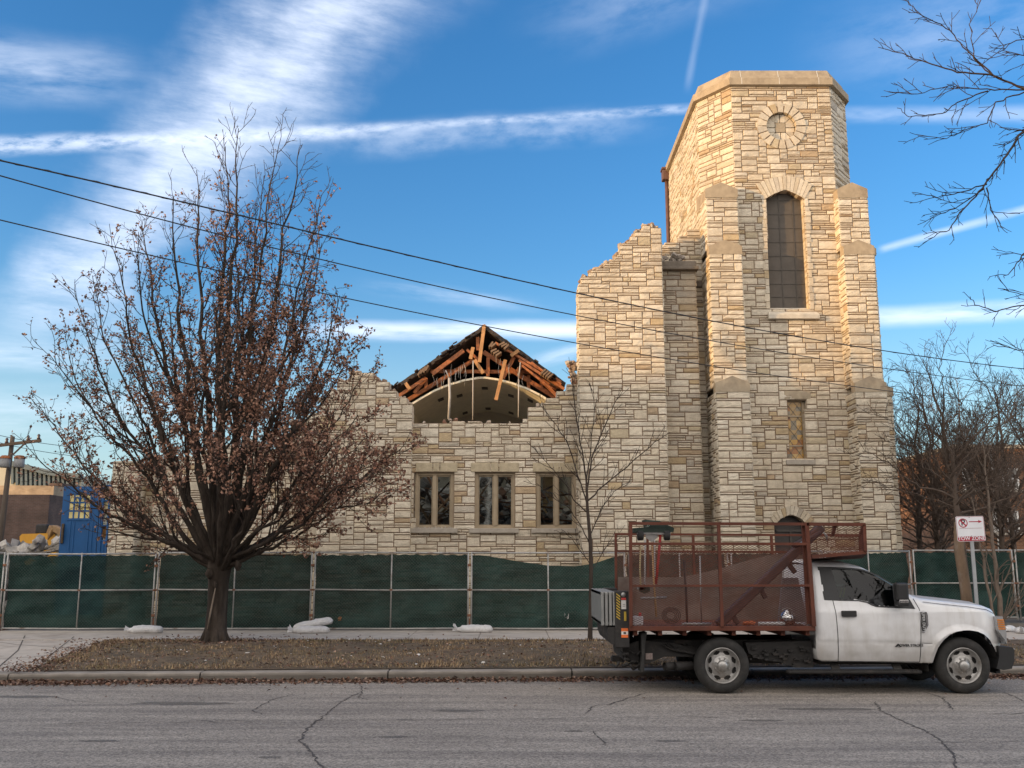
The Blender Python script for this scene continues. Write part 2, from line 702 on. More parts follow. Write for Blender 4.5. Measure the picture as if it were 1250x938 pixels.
b = MB()
xs = [-160, -60, -30, -15, 0, 15, 30, 60, 160]
for xa, xb in zip(xs, xs[1:]):
    b.poly([(xa, -5.5, 0), (xb, -5.5, 0), (xb, kerb_y(xb) + .02, 0), (xa, kerb_y(xa) + .02, 0)])
road = setkind(b.build('road', M_asphalt), 'structure')
ORG[road.name] = Vector((0, 0, 0))

# cracks and seams in the asphalt: thin strips laid 4 mm above it
from mathutils import noise as mnoise
rng = random.Random(5)
b = MB()


def strip(pts, w, jit, step=0.06, wvar=0.6):
    P = [on_z(x, y, 0.0) for x, y in pts]
    line = []
    for p, q in zip(P, P[1:]):
        n = max(1, int((q - p).length / step))
        for i in range(n):
            line.append(p.lerp(q, i / n))
    line.append(P[-1])
    line = [p + Vector((rng.gauss(0, jit), rng.gauss(0, jit), 0)) for p in line]
    prev = None
    for i, p in enumerate(line):
        d = (line[min(i + 1, len(line) - 1)] - line[max(0, i - 1)])
        s = Vector((-d.y, d.x, 0)).normalized()
        e = min(1, i / 4, (len(line) - 1 - i) / 4)
        ww = w * (1 + rng.uniform(-wvar, wvar)) * max(0.15, e)
        a, c = p + s * ww / 2, p - s * ww / 2
        a.z = c.z = 0.004
        if prev:
            b.poly([prev[1], c, a, prev[0]])
        prev = (a, c)


for pts, w in (
        ([(440, 845), (420, 855), (405, 866), (388, 880), (372, 893), (366, 905), (378, 915), (385, 925), (397, 945)], 0.022),
        ([(420, 855), (408, 858)], 0.02), ([(388, 880), (380, 884)], 0.02),
        ([(362, 847), (330, 855), (308, 868), (325, 874)], 0.016),
        ([(1068, 856), (1075, 868), (1100, 880), (1130, 893), (1150, 905), (1163, 920), (1170, 945)], 0.022),
        ([(1150, 905), (1165, 908)], 0.02), ([(1163, 920), (1180, 926)], 0.02),
        ([(790, 846), (772, 851), (745, 860), (725, 862), (715, 872)], 0.022), ([(722, 890), (730, 900), (742, 912)], 0.016),
        ([(1128, 845), (1150, 852), (1165, 868)], 0.02), ([(1225, 845), (1250, 856), (1270, 860)], 0.018),
        ([(440, 836), (443, 845), (438, 852), (455, 856)], 0.016), ([(60, 850), (90, 856), (130, 858)], 0.012),
        ([(1000, 846), (1030, 849), (1060, 847)], 0.014)):
    strip(pts, w, 0.012)
for pts, w in (([(-40, 885), (300, 881), (640, 877), (1290, 871)], 0.05), ([(-40, 919), (500, 914), (1290, 905)], 0.03)):
    for k in range(60):
        x0 = rng.uniform(-40, 1250)
        x1 = x0 + rng.uniform(8, 70)
        strip([(x0, interp(pts, x0) + rng.gauss(0, 1.6)), (x1, interp(pts, x1) + rng.gauss(0, 1.6))], w * rng.uniform(0.15, 0.5), 0.01, 0.12)
for k in range(90):
    x0, y0 = rng.uniform(-30, 1260), rng.uniform(842, 935)
    strip([(x0, y0), (x0 + rng.uniform(3, 14), y0 + rng.uniform(-.6, .6))], 0.022, 0.006, 0.05)
b.build('crack', M_tar, road)
# oil and tar stains: thin ragged patches
b = MB()
for cx_, cy_, rx_, ry_ in ((222, 859, 62, 2.2), (30, 851, 40, 1.6), (560, 868, 30, 1.4), (930, 880, 26, 1.2), (1010, 866, 60, 1.6), (480, 900, 18, 1.2), (820, 905, 22, 1.1), (120, 905, 24, 1.3), (330, 925, 14, 1.2), (700, 893, 12, .9)):
    ring = []
    for k in range(40):
        a = 2 * math.pi * k / 40
        f = 1 + .35 * mnoise.noise((math.cos(a) * 2 + cx_, math.sin(a) * 2, cy_)) + rng.uniform(-.06, .06)
        p = on_z(cx_ + rx_ * math.cos(a) * f, cy_ + ry_ * math.sin(a) * f, 0)
        ring.append((p.x, p.y, .0028))
    c_ = on_z(cx_, cy_, 0)
    for k in range(40):
        b.poly([(c_.x, c_.y, .0028), ring[k], ring[(k + 1) % 40]])
b.build('stain', mat('oil_stain', (0.15, 0.135, 0.12), .75, var=.3, scale=6, transp=.45), road)

# kerb: stones of concrete with open joints
b = MB()
jx = [-120, -40, -20]
x = -11.2
while x < 14:
    jx.append(x)
    x += 3.05
jx += [20, 40, 120]
for xa, xb in zip(jx, jx[1:]):
    g = 0.012
    prof = [(0.0, -0.02), (0.0, 0.10), (0.012, 0.135), (0.04, 0.15), (0.30, 0.152), (0.30, -0.02)]
    vs, n = [], len(prof)
    for X in (xa + g, xb - g):
        vs += [(X, kerb_y(X) + dy, z) for dy, z in prof]
    b.add(vs, [tuple(reversed(range(n))), tuple(range(n, 2 * n))] + [(i, (i + 1) % n, (i + 1) % n + n, i + n) for i in range(n)])
setkind(b.build('kerb', M_conc), 'structure')

# parkway soil between the driveway and the right hand end; driveway apron left of it
pe0, pe1 = on_z(18, 824, 0.15), on_z(128, 782, 0.305)


def park_left(y):
    t = (y - pe0.y) / (pe1.y - pe0.y)
    return pe0.x + (pe1.x - pe0.x) * t


b = MB()
NX, NY = 90, 26
grid = []
prng = np.random.default_rng(3)
for j in range(NY + 1):
    row = []
    for i in range(NX + 1):
        v = j / NY
        u = i / NX
        X = None
        # left edge is the slanting driveway edge
        for _ in range(2):
            Y = kerb_y(X if X is not None else -7) + 0.30 + (SW0 - kerb_y(X if X is not None else -7) - 0.30) * v
            X = park_left(Y) + (45 - park_left(Y)) * u ** 1.35
        edge = min(1, v * 6, (1 - v) * 6, u * 20)
        row.append((X, Y, ground_z(X, Y) + 0.004 + 0.035 * edge * prng.random() + 0.02 * edge))
    grid.append(row)
for j in range(NY):
    for i in range(NX):
        b.poly([grid[j][i], grid[j][i + 1], grid[j + 1][i + 1], grid[j + 1][i]], None, True)
setkind(b.build('parkway_ground', M_soil), 'structure')

b = MB()
ya, yb = kerb_y(-60) + .3, kerb_y(-7.4) + .3
b.poly([(-60, ya, 0.152), (park_left(yb), yb, 0.152), (park_left(SW0), SW0, 0.31), (-60, SW0, 0.31)])
dw = setkind(b.build('driveway_pavement', M_walk), 'structure')
ORG[dw.name] = Vector((0, 0, 0))
b = MB()
for pts_ in ([(-20, 803), (40, 801), (72, 798)], [(-20, 786), (20, 790), (60, 792), (100, 793)], [(30, 782), (22, 795), (-5, 812)], [(90, 783), (60, 800), (40, 815)]):
    P_ = [on_z(x, y, .24) for x, y in pts_]
    for p, q in zip(P_, P_[1:]):
        d = (q - p).normalized()
        s_ = Vector((-d.y, d.x, 0)) * .012
        zf = lambda v: .152 + (v.y - kerb_y(v.x) - .3) / (SW0 - kerb_y(v.x) - .3) * .158 + .006
        b.poly([(v.x, v.y, zf(v)) for v in (p - s_, q - s_, q + s_, p + s_)])
b.build('joint', M_joint, dw)
b = MB()
x = -60.0
while x < 60:
    wv = 1.52
    b.box((x + .006, SW0 + .004, 0.1), (x + wv - .006, SW1, 0.325), bevel=0.008)
    x += wv
setkind(b.build('sidewalk', M_walk), 'structure')
b = MB()
b.poly([(-60.5, SW0 - .02, 0.30), (60.5, SW0 - .02, 0.30), (60.5, SW1, 0.30), (-60.5, SW1, 0.30)])
b.poly([(-400, SW1 - .01, 0.32), (400, SW1 - .01, 0.32), (400, 500, 0.32), (-400, 500, 0.32)])
setkind(b.build('terrain', M_ground), 'structure')
b = MB()
b.box((-160, -9, -0.02), (160, -5.5, 0.14), bevel=0.02)
b.poly([(-160, -9.0, 0.145), (160, -9.0, 0.145), (160, -60, 0.145), (-160, -60, 0.145)])
setkind(b.build('pavement', M_conc), 'structure')

# dry grass on the parkway
M_grass = mat('dry_grass', (1, 1, 1), 0.9, var=0.2, tone=True)
b = MB()
grng = np.random.default_rng(11)
from mathutils import noise as mnoise
tones = [(0.33, 0.225, 0.12), (0.23, 0.15, 0.085), (0.42, 0.30, 0.175), (0.19, 0.145, 0.075), (0.12, 0.076, 0.046)]
n_bl = 0
while n_bl < 46000:
    v = grng.random()
    X = -8.6 + 18.6 * grng.random()
    Y = kerb_y(X) + 0.30 + (SW0 - kerb_y(X) - 0.30) * v
    if X < park_left(Y) + 0.05 + 0.25 * mnoise.noise((X, Y * 2, 3)):
        continue
    den = mnoise.noise((X * 1.1, Y * 1.1, 0.0)) + 0.5 * mnoise.noise((X * 3.1, Y * 3.1, 5.0))
    if grng.random() > 0.62 + 0.7 * den:
        continue
    n_bl += 1
    h = (0.02 + 0.05 * grng.random() ** 2) * (1.2 if den > 0 else 0.8)
    a = grng.random() * 6.283
    w = 0.008
    lean = grng.random() * 0.06
    z = ground_z(X, Y) + 0.02
    k = int(grng.random() * 5)
    if mnoise.noise((X * .5, Y * .5, 9.0)) > 0.1 and grng.random() < .5:
        k = 3
    tcol = np.array(tones[k]) * (0.8 + 0.45 * grng.random())
    dx, dy = math.cos(a), math.sin(a)
    b.poly([(X - dx * w, Y - dy * w, z), (X + dx * w, Y + dy * w, z), (X - dy * lean, Y + dx * lean, z + h)], tuple(tcol))
setkind(b.build('grass', M_grass), 'stuff')

# dead leaves: thick in the gutter, thin over the parkway
M_leaf = mat('dead_leaf', (1, 1, 1), 0.8, var=0.25, scale=30, tone=True, transp=0.0)
LEAF = [(0.17, 0.085, 0.05), (0.12, 0.06, 0.04), (0.22, 0.13, 0.085), (0.09, 0.05, 0.04), (0.27, 0.18, 0.13)]


def leaf(mb, p, size, rg, flat=0.5, col=None):
    """a curled dead leaf: two bent halves along the midrib"""
    ax = Vector((rg.gauss(0, 1), rg.gauss(0, 1), rg.gauss(0, flat)))
    if ax.length < 1e-3:
        ax = Vector((1, 0, 0))
    ax.normalize()
    s = ax.cross(Vector((rg.gauss(0, flat), rg.gauss(0, flat), 1))).normalized()
    nrm = s.cross(ax)
    L, Wd = size, size * rg.uniform(.55, .85)
    curl = rg.uniform(-.35, .35) * size
    p = Vector(p)
    a, t = p - ax * L * .5, p + ax * L * .5 + nrm * curl
    m = p + nrm * curl * .2
    c = col or tuple(np.array(rg.choice(LEAF)) * rg.uniform(.7, 1.25))
    l = p + s * Wd * .5 + nrm * size * rg.uniform(.05, .3) + ax * L * .08
    r = p - s * Wd * .5 + nrm * size * rg.uniform(.05, .3) + ax * L * .08
    mb.poly([a, m, l], c)
    mb.poly([m, t, l], c)
    mb.poly([a, r, m], c)
    mb.poly([m, r, t], c)


b = MB()
lr = random.Random(8)
cl = [(lr.uniform(-9.5, 11), lr.uniform(.25, .8)) for _ in range(36)]
for k in range(5200):
    if lr.random() < 0.5:
        c0 = lr.choice(cl)
        X = lr.gauss(c0[0], c0[1])
    else:
        X = lr.uniform(-11, 12)
    Y = kerb_y(X) - abs(lr.gauss(0, 0.16)) - .01
    leaf(b, (X, Y, 0.012 + 0.05 * lr.random() * max(0, 1 - (kerb_y(X) - Y) / .25)), lr.uniform(.04, .085), lr, 0.35)
for k in range(2300):
    X = lr.uniform(-8.5, 11)
    Y = lr.uniform(kerb_y(X) + .2, SW0 + (1.2 if lr.random() < .1 else 0))
    leaf(b, (X, Y, ground_z(X, Y) + 0.045), lr.uniform(.04, .08), lr, 0.3)
for k in range(700):
    t_ = lr.random()
    Y = pe0.y + (pe1.y - pe0.y) * t_ ** 1.6
    X = park_left(Y) + lr.gauss(.05, .28)
    leaf(b, (X, Y, ground_z(X, Y) + 0.03 + .02 * lr.random()), lr.uniform(.04, .08), lr, 0.3)
for k in range(500):
    a = lr.random() * 6.283
    rr = abs(lr.gauss(0, 0.5)) + .28
    X, Y = -6.15 + rr * math.cos(a) * 1.6, 20.6 + rr * math.sin(a) * .7
    if Y < SW0 + .3:
        leaf(b, (X, Y, ground_z(X, Y) + 0.05), lr.uniform(.04, .08), lr, 0.3)
for k in range(110):
    X = lr.uniform(-11, 12)
    Y = kerb_y(X) - abs(lr.gauss(0, 1.4))
    leaf(b, (X, Y, 0.015), lr.uniform(.035, .07), lr, 0.2)
setkind(b.build('leaf_litter', M_leaf), 'stuff')

M_chip = mat('pale_litter', (1, 1, 1), 0.8, var=0.1, tone=True)
b = MB()
for k in range(170):
    X = lr.uniform(-7.5, 10)
    Y = lr.uniform(kerb_y(X) + .35, SW0 - .1)
    if X < park_left(Y):
        continue
    s_ = lr.uniform(.006, .02) if lr.random() < .92 else lr.uniform(.025, .04)
    z = ground_z(X, Y) + .055
    M_ = Matrix.Translation((X, Y, z)) @ Matrix.Rotation(lr.random() * 6.28, 4, 'Z') @ Matrix.Rotation(lr.uniform(-.6, .6), 4, 'X')
    c = lr.choice([(0.62, 0.58, 0.52), (0.5, 0.42, 0.34), (0.7, 0.68, 0.66)])
    b.box((-s_, -s_ * .6, -s_ * .25), (s_, s_ * .6, s_ * .25), c, M=M_)
setkind(b.build('litter', M_chip), 'stuff')
# ------------------------------------------------------------------ the church: ashlar walls built stone by stone
def stone_material():
    m = mat('limestone_ashlar', (1, 1, 1), 0.92, var=0.15, scale=9, bump=0.03, bscale=26, tone=True, spec=0.2, mix2=(0.34, 0.275, 0.20), m2scale=1.0, m2lo=.46, m2hi=.92, m2stretch=(1.5, 1.5, .3))
    return m


M_stone = stone_material()
M_smooth = mat('smooth_limestone', (0.36, 0.292, 0.208), 0.9, var=0.22, scale=4, mix2=(0.25, 0.20, 0.148), m2scale=2.2, m2lo=0.5, m2hi=0.72, bump=0.006, bscale=30, spec=0.2)
M_sill = mat('sill_limestone', (0.36, 0.32, 0.27), 0.9, var=0.2, scale=6, bump=0.006, spec=0.2)
CREAM = [(0.61, 0.53, 0.41), (0.63, 0.555, 0.44), (0.58, 0.495, 0.375), (0.64, 0.57, 0.46), (0.595, 0.52, 0.41)]
TAN = [(0.47, 0.36, 0.22), (0.50, 0.415, 0.285), (0.44, 0.33, 0.215)]
GREY = [(0.46, 0.405, 0.33), (0.52, 0.46, 0.375)]
MORTAR = (0.17, 0.112, 0.075)


def pick_tone(rg, tan=0.09, grey=0.1, dim=1.0):
    r = rg.random()
    c = rg.choice(TAN) if r < tan else rg.choice(GREY) if r < tan + grey else rg.choice(CREAM)
    k = rg.uniform(.91, 1.06) * dim
    return (c[0] * k, c[1] * k, c[2] * k)


def ashlar(mb, O, U, N, width, z0, z1, seed, mask=None, T=0.35, tan=0.045, grey=0.05, dim=1.0, cu=0.078, cv=0.069, joint=0.0092, proud=(0.012, 0.026), dimf=None):
    """random ashlar over a vertical face: O bottom corner, U along, N outward; cells outside mask(u, z) stay open"""
    rg = random.Random(seed)
    O, U, N = Vector(O), Vector(U).normalized(), Vector(N).normalized()
    nu, nv = max(1, round(width / cu)), max(1, round((z1 - z0) / cv))
    du, dv = width / nu, (z1 - z0) / nv
    ok = [[(mask is None or mask((i + .5) * du, z0 + (j + .5) * dv)) for i in range(nu)] for j in range(nv)]
    free = [r[:] for r in ok]

    def P(u, z, d):
        q = O + U * u + N * d
        return (q.x, q.y, z)

    for j in range(nv):
        i = 0
        while i < nu:
            if not free[j][i]:
                i += 1
                continue
            h = rg.choices((1, 2, 3, 4), (0.28, 0.40, 0.28, 0.04))[0]
            run = 0
            while i + run < nu and free[j][i + run] and run < 12:
                run += 1
            h = min(h, nv - j)
            lo, hi = ((4, 10), (3, 9), (3, 8), (4, 8))[h - 1]
            w = min(run, rg.randint(lo, hi))
            if 0 < run - w < 3 and run <= 10:
                w = run
            while h > 1 and not all(free[j + b][i + a] for b in range(h) for a in range(w)):
                h -= 1
            for b_ in range(h):
                for a in range(w):
                    free[j + b_][i + a] = False
            # emit the stone
            u0, u1 = i * du + joint * rg.uniform(.8, 1.3), (i + w) * du - joint * rg.uniform(.8, 1.3)
            v0, v1 = z0 + j * dv + joint, z0 + (j + h) * dv - joint
            if i == 0:
                u0 = 0.0
            if i + w == nu:
                u1 = width
            d = rg.uniform(*proud)
            dm = dim * (dimf((u0 + u1) / 2, (v0 + v1) / 2) if dimf else 1)
            c = pick_tone(rg, tan, grey, dm)
            nx = max(2, round((u1 - u0) / 0.13))
            ny = 2 if h < 3 else 3
            e = 0.014
            n0 = len(mb.v)
            for b_ in range(ny + 1):
                for a in range(nx + 1):
                    fu, fv = a / nx, b_ / ny
                    uu, vv = u0 + e + (u1 - u0 - 2 * e) * fu, v0 + e + (v1 - v0 - 2 * e) * fv
                    inner = 0 < a < nx and 0 < b_ < ny
                    dd = d + (rg.uniform(-.003, .011) if inner else rg.uniform(-.008, .006))
                    if inner:
                        uu += rg.uniform(-.02, .02)
                        vv += rg.uniform(-.01, .01)
                    mb.v.append(P(uu, vv, dd))
            for b_ in range(ny):
                for a in range(nx):
                    q = n0 + b_ * (nx + 1) + a
                    mb.f.append((q, q + 1, q + nx + 2, q + nx + 1))
                    mb.c.append(c)
                    mb.sm.append(False)
            r0 = len(mb.v)
            rim = [(a, 0) for a in range(nx)] + [(nx, b_) for b_ in range(ny)] + [(a, ny) for a in range(nx, 0, -1)] + [(0, b_) for b_ in range(ny, 0, -1)]
            for a, b_ in rim:
                mb.v.append(P(u0 + (u1 - u0) * a / nx, v0 + (v1 - v0) * b_ / ny, -0.002))
            L = len(rim)
            for k in range(L):
                a, b_ = rim[k]
                a2, b2 = rim[(k + 1) % L]
                mb.f.append((r0 + k, r0 + (k + 1) % L, n0 + b2 * (nx + 1) + a2, n0 + b_ * (nx + 1) + a))
                mb.c.append(c)
                mb.sm.append(False)
            i += w
    # mortar bed, the back of the wall and the sides of every opening or broken edge
    for j in range(nv):
        i = 0
        while i < nu:
            if not ok[j][i]:
                i += 1
                continue
            s = i
            while i < nu and ok[j][i]:
                i += 1
            za, zb = z0 + j * dv, z0 + (j + 1) * dv
            mb.poly([P(s * du, za, 0), P(i * du, za, 0), P(i * du, zb, 0), P(s * du, zb, 0)], MORTAR)
            mb.poly([P(i * du, za, -T), P(s * du, za, -T), P(s * du, zb, -T), P(i * du, zb, -T)], (0.36, 0.30, 0.24))
            for e_, cc in ((s, pick_tone(rg, .2, .2)), (i, pick_tone(rg, .2, .2))):
                mb.poly([P(e_ * du, za, 0), P(e_ * du, zb, 0), P(e_ * du, zb, -T), P(e_ * du, za, -T)], cc)
        for dj, zz in ((-1, z0 + j * dv), (1, z0 + (j + 1) * dv)):
            i = 0
            while i < nu:
                o_ = ok[j][i] and not (0 <= j + dj < nv and ok[j + dj][i])
                if not o_:
                    i += 1
                    continue
                s = i
                while i < nu and ok[j][i] and not (0 <= j + dj < nv and ok[j + dj][i]):
                    i += 1
                mb.poly([P(s * du, zz, 0), P(i * du, zz, 0), P(i * du, zz, -T), P(s * du, zz, -T)], (0.40, 0.33, 0.26))


def pxmask(O, U, fn):
    O, U = Vector(O), Vector(U)

    def f(u, z):
        p = O + U * u
        return fn(*proj(p.x, p.y, z))
    return f


def rough_stone(mb, p, s, rg, col):
    """a broken lump: a jittered box with cut corners"""
    bm = bmesh.new()
    bmesh.ops.create_cube(bm, size=1)
    bmesh.ops.bevel(bm, geom=bm.edges[:], offset=0.16, segments=1, affect='EDGES')
    Mx = Matrix.Translation(p) @ Matrix.Rotation(rg.uniform(0, 6.28), 4, 'Z') @ Matrix.Rotation(rg.uniform(-.9, .9), 4, 'X') @ Matrix.Rotation(rg.uniform(-.9, .9), 4, 'Y')
    sx, sy, sz = s * rg.uniform(.7, 1.4), s * rg.uniform(.6, 1.1), s * rg.uniform(.45, .9)
    vs = []
    for v in bm.verts:
        q = Vector((v.co.x * sx, v.co.y * sy, v.co.z * sz)) + Vector([rg.gauss(0, .07 * s) for _ in range(3)])
        vs.append(Mx @ q)
    bm.verts.index_update()
    mb.add(vs, [tuple(v.index for v in f.verts) for f in bm.faces], col)
    bm.free()


GZ = 0.32
from mathutils import noise as mnoise
XF, NF = (1, 0, 0), (0, -1, 0)
church = thing('church', 'half demolished pale stone church with a tall octagonal topped tower', 'church', (4.0, 30.0, GZ))
Y_LOW, Y_PROUD, Y_GABLE, Y_STRIP, Y_TOW = 28.6, 28.35, 27.6, 28.2, 28.3
rg = random.Random(21)

# --- low wall with three windows
win_px = [(506.5, 553.5), (580.0, 628.5), (655.5, 702.5)]
low_top = [(495, 470), (496, 478), (501.4, 478), (501.5, 517), (548, 517), (548.2, 513.6), (566, 513.6), (566.2, 517), (570, 517), (570.2, 513), (586, 513), (586.2, 517), (637, 517), (637.2, 511),
           (643, 511), (643.2, 496), (659, 496), (659.2, 492), (668, 492), (668.2, 486), (679, 486), (679.2, 478), (692, 478), (692.2, 470), (712, 470)]


def low_mask(x, y):
    if y < interp(low_top, x):
        return False
    for a, c in win_px:
        if a < x < c and 576.5 < y < 647:
            return False
    return True


xl, xr = at(499, 600, Y_LOW).x, 2.02
b = MB()
O = (xl, Y_LOW, 0)
ashlar(b, O, XF, NF, xr - xl, 0.2, 7.2, 101, pxmask(O, XF, low_mask), T=0.45, tan=0.12)
for k in range(40):
    x = rg.choice([rg.uniform(693, 705), rg.uniform(690, 705), rg.uniform(500, 702)])
    p = at(x, interp(low_top, x), Y_LOW + .2)
    if x > 690:
        p = at(x, rg.uniform(443, 470), Y_LOW + rg.uniform(.1, .4))
        if x < 694 and p.z > at(690, 462, Y_LOW).z:
            continue
    rough_stone(b, p + Vector((0, 0, .02)), rg.uniform(.08, .2) if x > 690 else rg.uniform(.05, .13), rg, rg.choice([(0.30, 0.16, 0.11), (0.42, 0.34, 0.27), (0.24, 0.17, 0.13), (0.5, 0.44, 0.36)]))
low_wall = b.build('wall', M_stone, church)

# --- left wall standing proud of it, then the lower broken stretches behind the street tree
prof_left = [(380, 505), (387, 505), (387.2, 488), (398, 488), (398.2, 478), (412, 478), (412.2, 466), (428, 466), (428.2, 456), (457, 456), (457.2, 460), (462, 460), (462.2, 467), (475, 467), (475.2, 478),
             (484, 478), (484.2, 487), (496, 487), (496.2, 495), (506, 495)]
xa, xb = at(387.5, 600, Y_PROUD).x, at(501.5, 600, Y_PROUD).x
b = MB()
O = (xa, Y_PROUD, 0)
ashlar(b, O, XF, NF, xb - xa, 0.2, 7.5, 102, pxmask(O, XF, lambda x, y: y > interp(prof_left, x) + 3 * mnoise.noise((x * .11, y * .08, 1))), T=0.5, tan=0.1)
b.build('wall', M_stone, church)
prof_back = [(150, 566), (166, 566), (190, 560), (236, 560), (236.2, 553), (262, 553), (262.2, 546), (300, 546), (300.2, 538), (322, 538), (322.2, 548), (338, 548), (338.2, 532), (356, 532), (356.2, 516), (374, 516), (374.2, 505), (392, 505)]
Yb = 28.9
xa2 = at(186, 620, Yb).x
b = MB()
for k in range(90):
    x = rg.uniform(188, 500)
    pr, yy0 = (prof_left, Y_PROUD) if x > 388 else (prof_back, Yb)
    p = at(x, interp(pr, x) - .5, yy0 + rg.uniform(.05, .45))
    rough_stone(b, p, rg.uniform(.06, .17), rg, rg.choice([(0.42, 0.34, 0.26), (0.32, 0.24, 0.18), (0.48, 0.42, 0.34), (0.25, 0.18, 0.14)]))
O = (xa2, Yb, 0)
ashlar(b, O, XF, NF, xa + .03 - xa2, 0.2, 6.6, 103, pxmask(O, XF, lambda x, y: y > interp(prof_back, x) + 6 * mnoise.noise((x * .09, y * .06, 5))), T=0.5, tan=0.13)
b.build('wall', M_stone, church)
Yc = 29.3
xa3 = at(163, 620, Yc).x
b = MB()
O = (xa3, Yc, 0)
ashlar(b, O, XF, NF, xa2 + .03 - xa3, 0.2, at(170, 566, Yc).z, 104, T=0.4, tan=0.1)
b.build('wall', M_stone, church)
Yd = 28.6
xd0, xd1 = at(134.5, 620, Yd).x, at(165.5, 620, Yd).x
zd = at(150, 563, Yd).z
b = MB()
ashlar(b, (xd0, Yd, 0), XF, NF, xd1 - xd0, 0.2, zd, 105, T=1.1, tan=0.05)
ashlar(b, (xd1, Yd, 0), (0, 1, 0), (1, 0, 0), 1.1, 0.2, zd, 106, T=0.02)
ashlar(b, (xd0, Yd + 1.1, 0), (0, -1, 0), (-1, 0, 0), 1.1, 0.2, zd, 107, T=0.02)
b.build('pier', M_stone, church)

# --- tall broken gable wall
gab_top = [(700, 352), (704, 350), (709, 342), (712, 338), (719, 338), (719.3, 332), (727, 330), (731, 326), (736, 325), (739, 321), (748, 319), (752, 313), (755, 309), (756, 301), (762, 299),
           (768, 294), (770, 289), (775, 288), (776, 282), (783, 281), (784, 277), (790, 275.5), (797, 274.5), (798, 277), (812, 277)]
gx0, gx1 = at(707, 450, Y_GABLE).x, at(812, 460, Y_GABLE).x
ztop_g = at(795, 273, Y_GABLE).z
b = MB()
O = (gx0, Y_GABLE, 0)
jr = random.Random(4)
jag = [jr.uniform(-1.5, 2.5) for _ in range(2000)]
ashlar(b, O, XF, NF, gx1 - gx0, 0.2, ztop_g, 110, pxmask(O, XF, lambda x, y: y > interp(gab_top, x) + jag[int(x * 0.45) % 2000] * .7), T=0.75, tan=0.07)
ashlar(b, (gx0, Y_GABLE + .75, 0), (0, -1, 0), (-1, 0, 0), .75, 0.2, at(706, 352, Y_GABLE).z, 111, T=0.02)
ashlar(b, (gx1, Y_GABLE, 0), (0, 1, 0), (1, 0, 0), .7, 0.2, ztop_g - .15, 112, T=0.02)
for k in range(70):
    x = rg.uniform(708, 800)
    p = at(x, interp(gab_top, x) + rg.uniform(-1, 2), Y_GABLE + rg.uniform(.15, .6))
    rough_stone(b, p, rg.uniform(.07, .17), rg, rg.choice([(0.26, 0.17, 0.12), (0.36, 0.27, 0.19), (0.45, 0.37, 0.28), (0.22, 0.16, 0.12)]))
b.build('gable_wall', M_stone, church)

# --- weathered buttress with its ledge, and the stub of wall between it and the tower
sx0, sx1 = gx1 - .05, at(852, 420, Y_STRIP).x
zs = at(830, 331, Y_STRIP).z
b = MB()


def soot(u, z):
    return 0.62 + 0.38 * min(1, max(0, (zs - z) / 2.6)) if u < 2 else 1


ashlar(b, (sx0, Y_STRIP, 0), XF, NF, sx1 - sx0, 0.2, zs, 113, T=0.5, grey=0.25, tan=0.12, dim=.86, dimf=soot)
ashlar(b, (sx1, Y_STRIP, 0), (0, 1, 0), (1, 0, 0), .5, 0.2, zs, 114, T=0.02, grey=.2, dim=.9)
bt = b.build('buttress', M_stone, church)
b = MB()
zc0, zc1 = zs, at(830, 322, Y_STRIP).z
b.box((sx0 - .03, Y_STRIP - .20, zc0), (sx1 + .07, Y_STRIP + .5, zc0 + .10), bevel=.02)
b.box((sx0 - .02, Y_STRIP - .10, zc0 + .102), (sx1 + .02, Y_STRIP + .5, zc1 + .06), bevel=.03)
b.build('ledge', mat('sooty_stone', (0.15, 0.125, 0.10), .95, var=.4, scale=5, bump=.01), bt)
b = MB()
for k in range(16):
    rough_stone(b, Vector((rg.uniform(sx0 + .1, sx1 - .3), Y_STRIP + rg.uniform(-.05, .3), zc1 + .06 + rg.uniform(.02, .2))), rg.uniform(.08, .2), rg, (0.27, 0.235, 0.2))
b.build('broken_stone', mat('broken_stone', (1, 1, 1), .95, tone=True, var=.3, scale=12, bump=.01), bt)
stub_top = [(800, 300), (811, 297.5), (827, 297), (827.2, 293), (829, 288), (837, 287.5), (837.2, 280), (880, 279)]
Ye = 28.85
ex0, ex1 = gx1, 5.86
b = MB()
O = (ex0, Ye, 0)
ashlar(b, O, XF, NF, ex1 - ex0, 0.2, at(850, 278, Ye).z, 115, pxmask(O, XF, lambda x, y: y > interp(stub_top, x)), T=0.5, grey=.16, dim=.95)
wl = b.build('wall', M_stone, church)
b = MB()
zq = at(858, 352, Ye).z
b.box((sx1 + .075, Ye - .13, zq), (5.80, Ye + .1, zq + .2), bevel=.03)
b.build('string_course', mat('sooty_stone', (0, 0, 0)), wl)

# --- the tower
TX0, TX1, CX0, CX1 = 5.98, 10.74, 6.83, 9.91
Y_CH, Y_BACK = 29.37, 35.3
z_sh = at(945, 300, Y_TOW).z
z_cop = at(950, 106, Y_TOW).z
z_top = at(950, 84.5, Y_TOW).z
mc = at(953.5, 154.5, Y_TOW)

tall = [(934.6, 380), (934.6, 241.5), (958, 232), (981.5, 241.5), (988.5, 380)]


def tall_in(x, y):
    if y > 377 or not (interp([(241, 934.4), (376, 940)], y) < x < interp([(241, 981.3), (376, 988.5)], y)):
        return False
    return y > interp([(934, 241.5), (943, 236.5), (958, 232.3), (972, 236.5), (982, 241.5)], x)


def door_in(x, y):
    return 946.5 < x < 984.5 and y > interp([(946, 638), (954, 632), (965, 628.5), (977, 632), (985, 639)], x)


def tower_mask(x, y):
    if tall_in(x, y) or door_in(x, y):
        return False
    if 962.3 < x < 982.8 and 488.5 < y < 561:
        return False
    return math.hypot((x - 953.5), (y - 154.5)) > 22


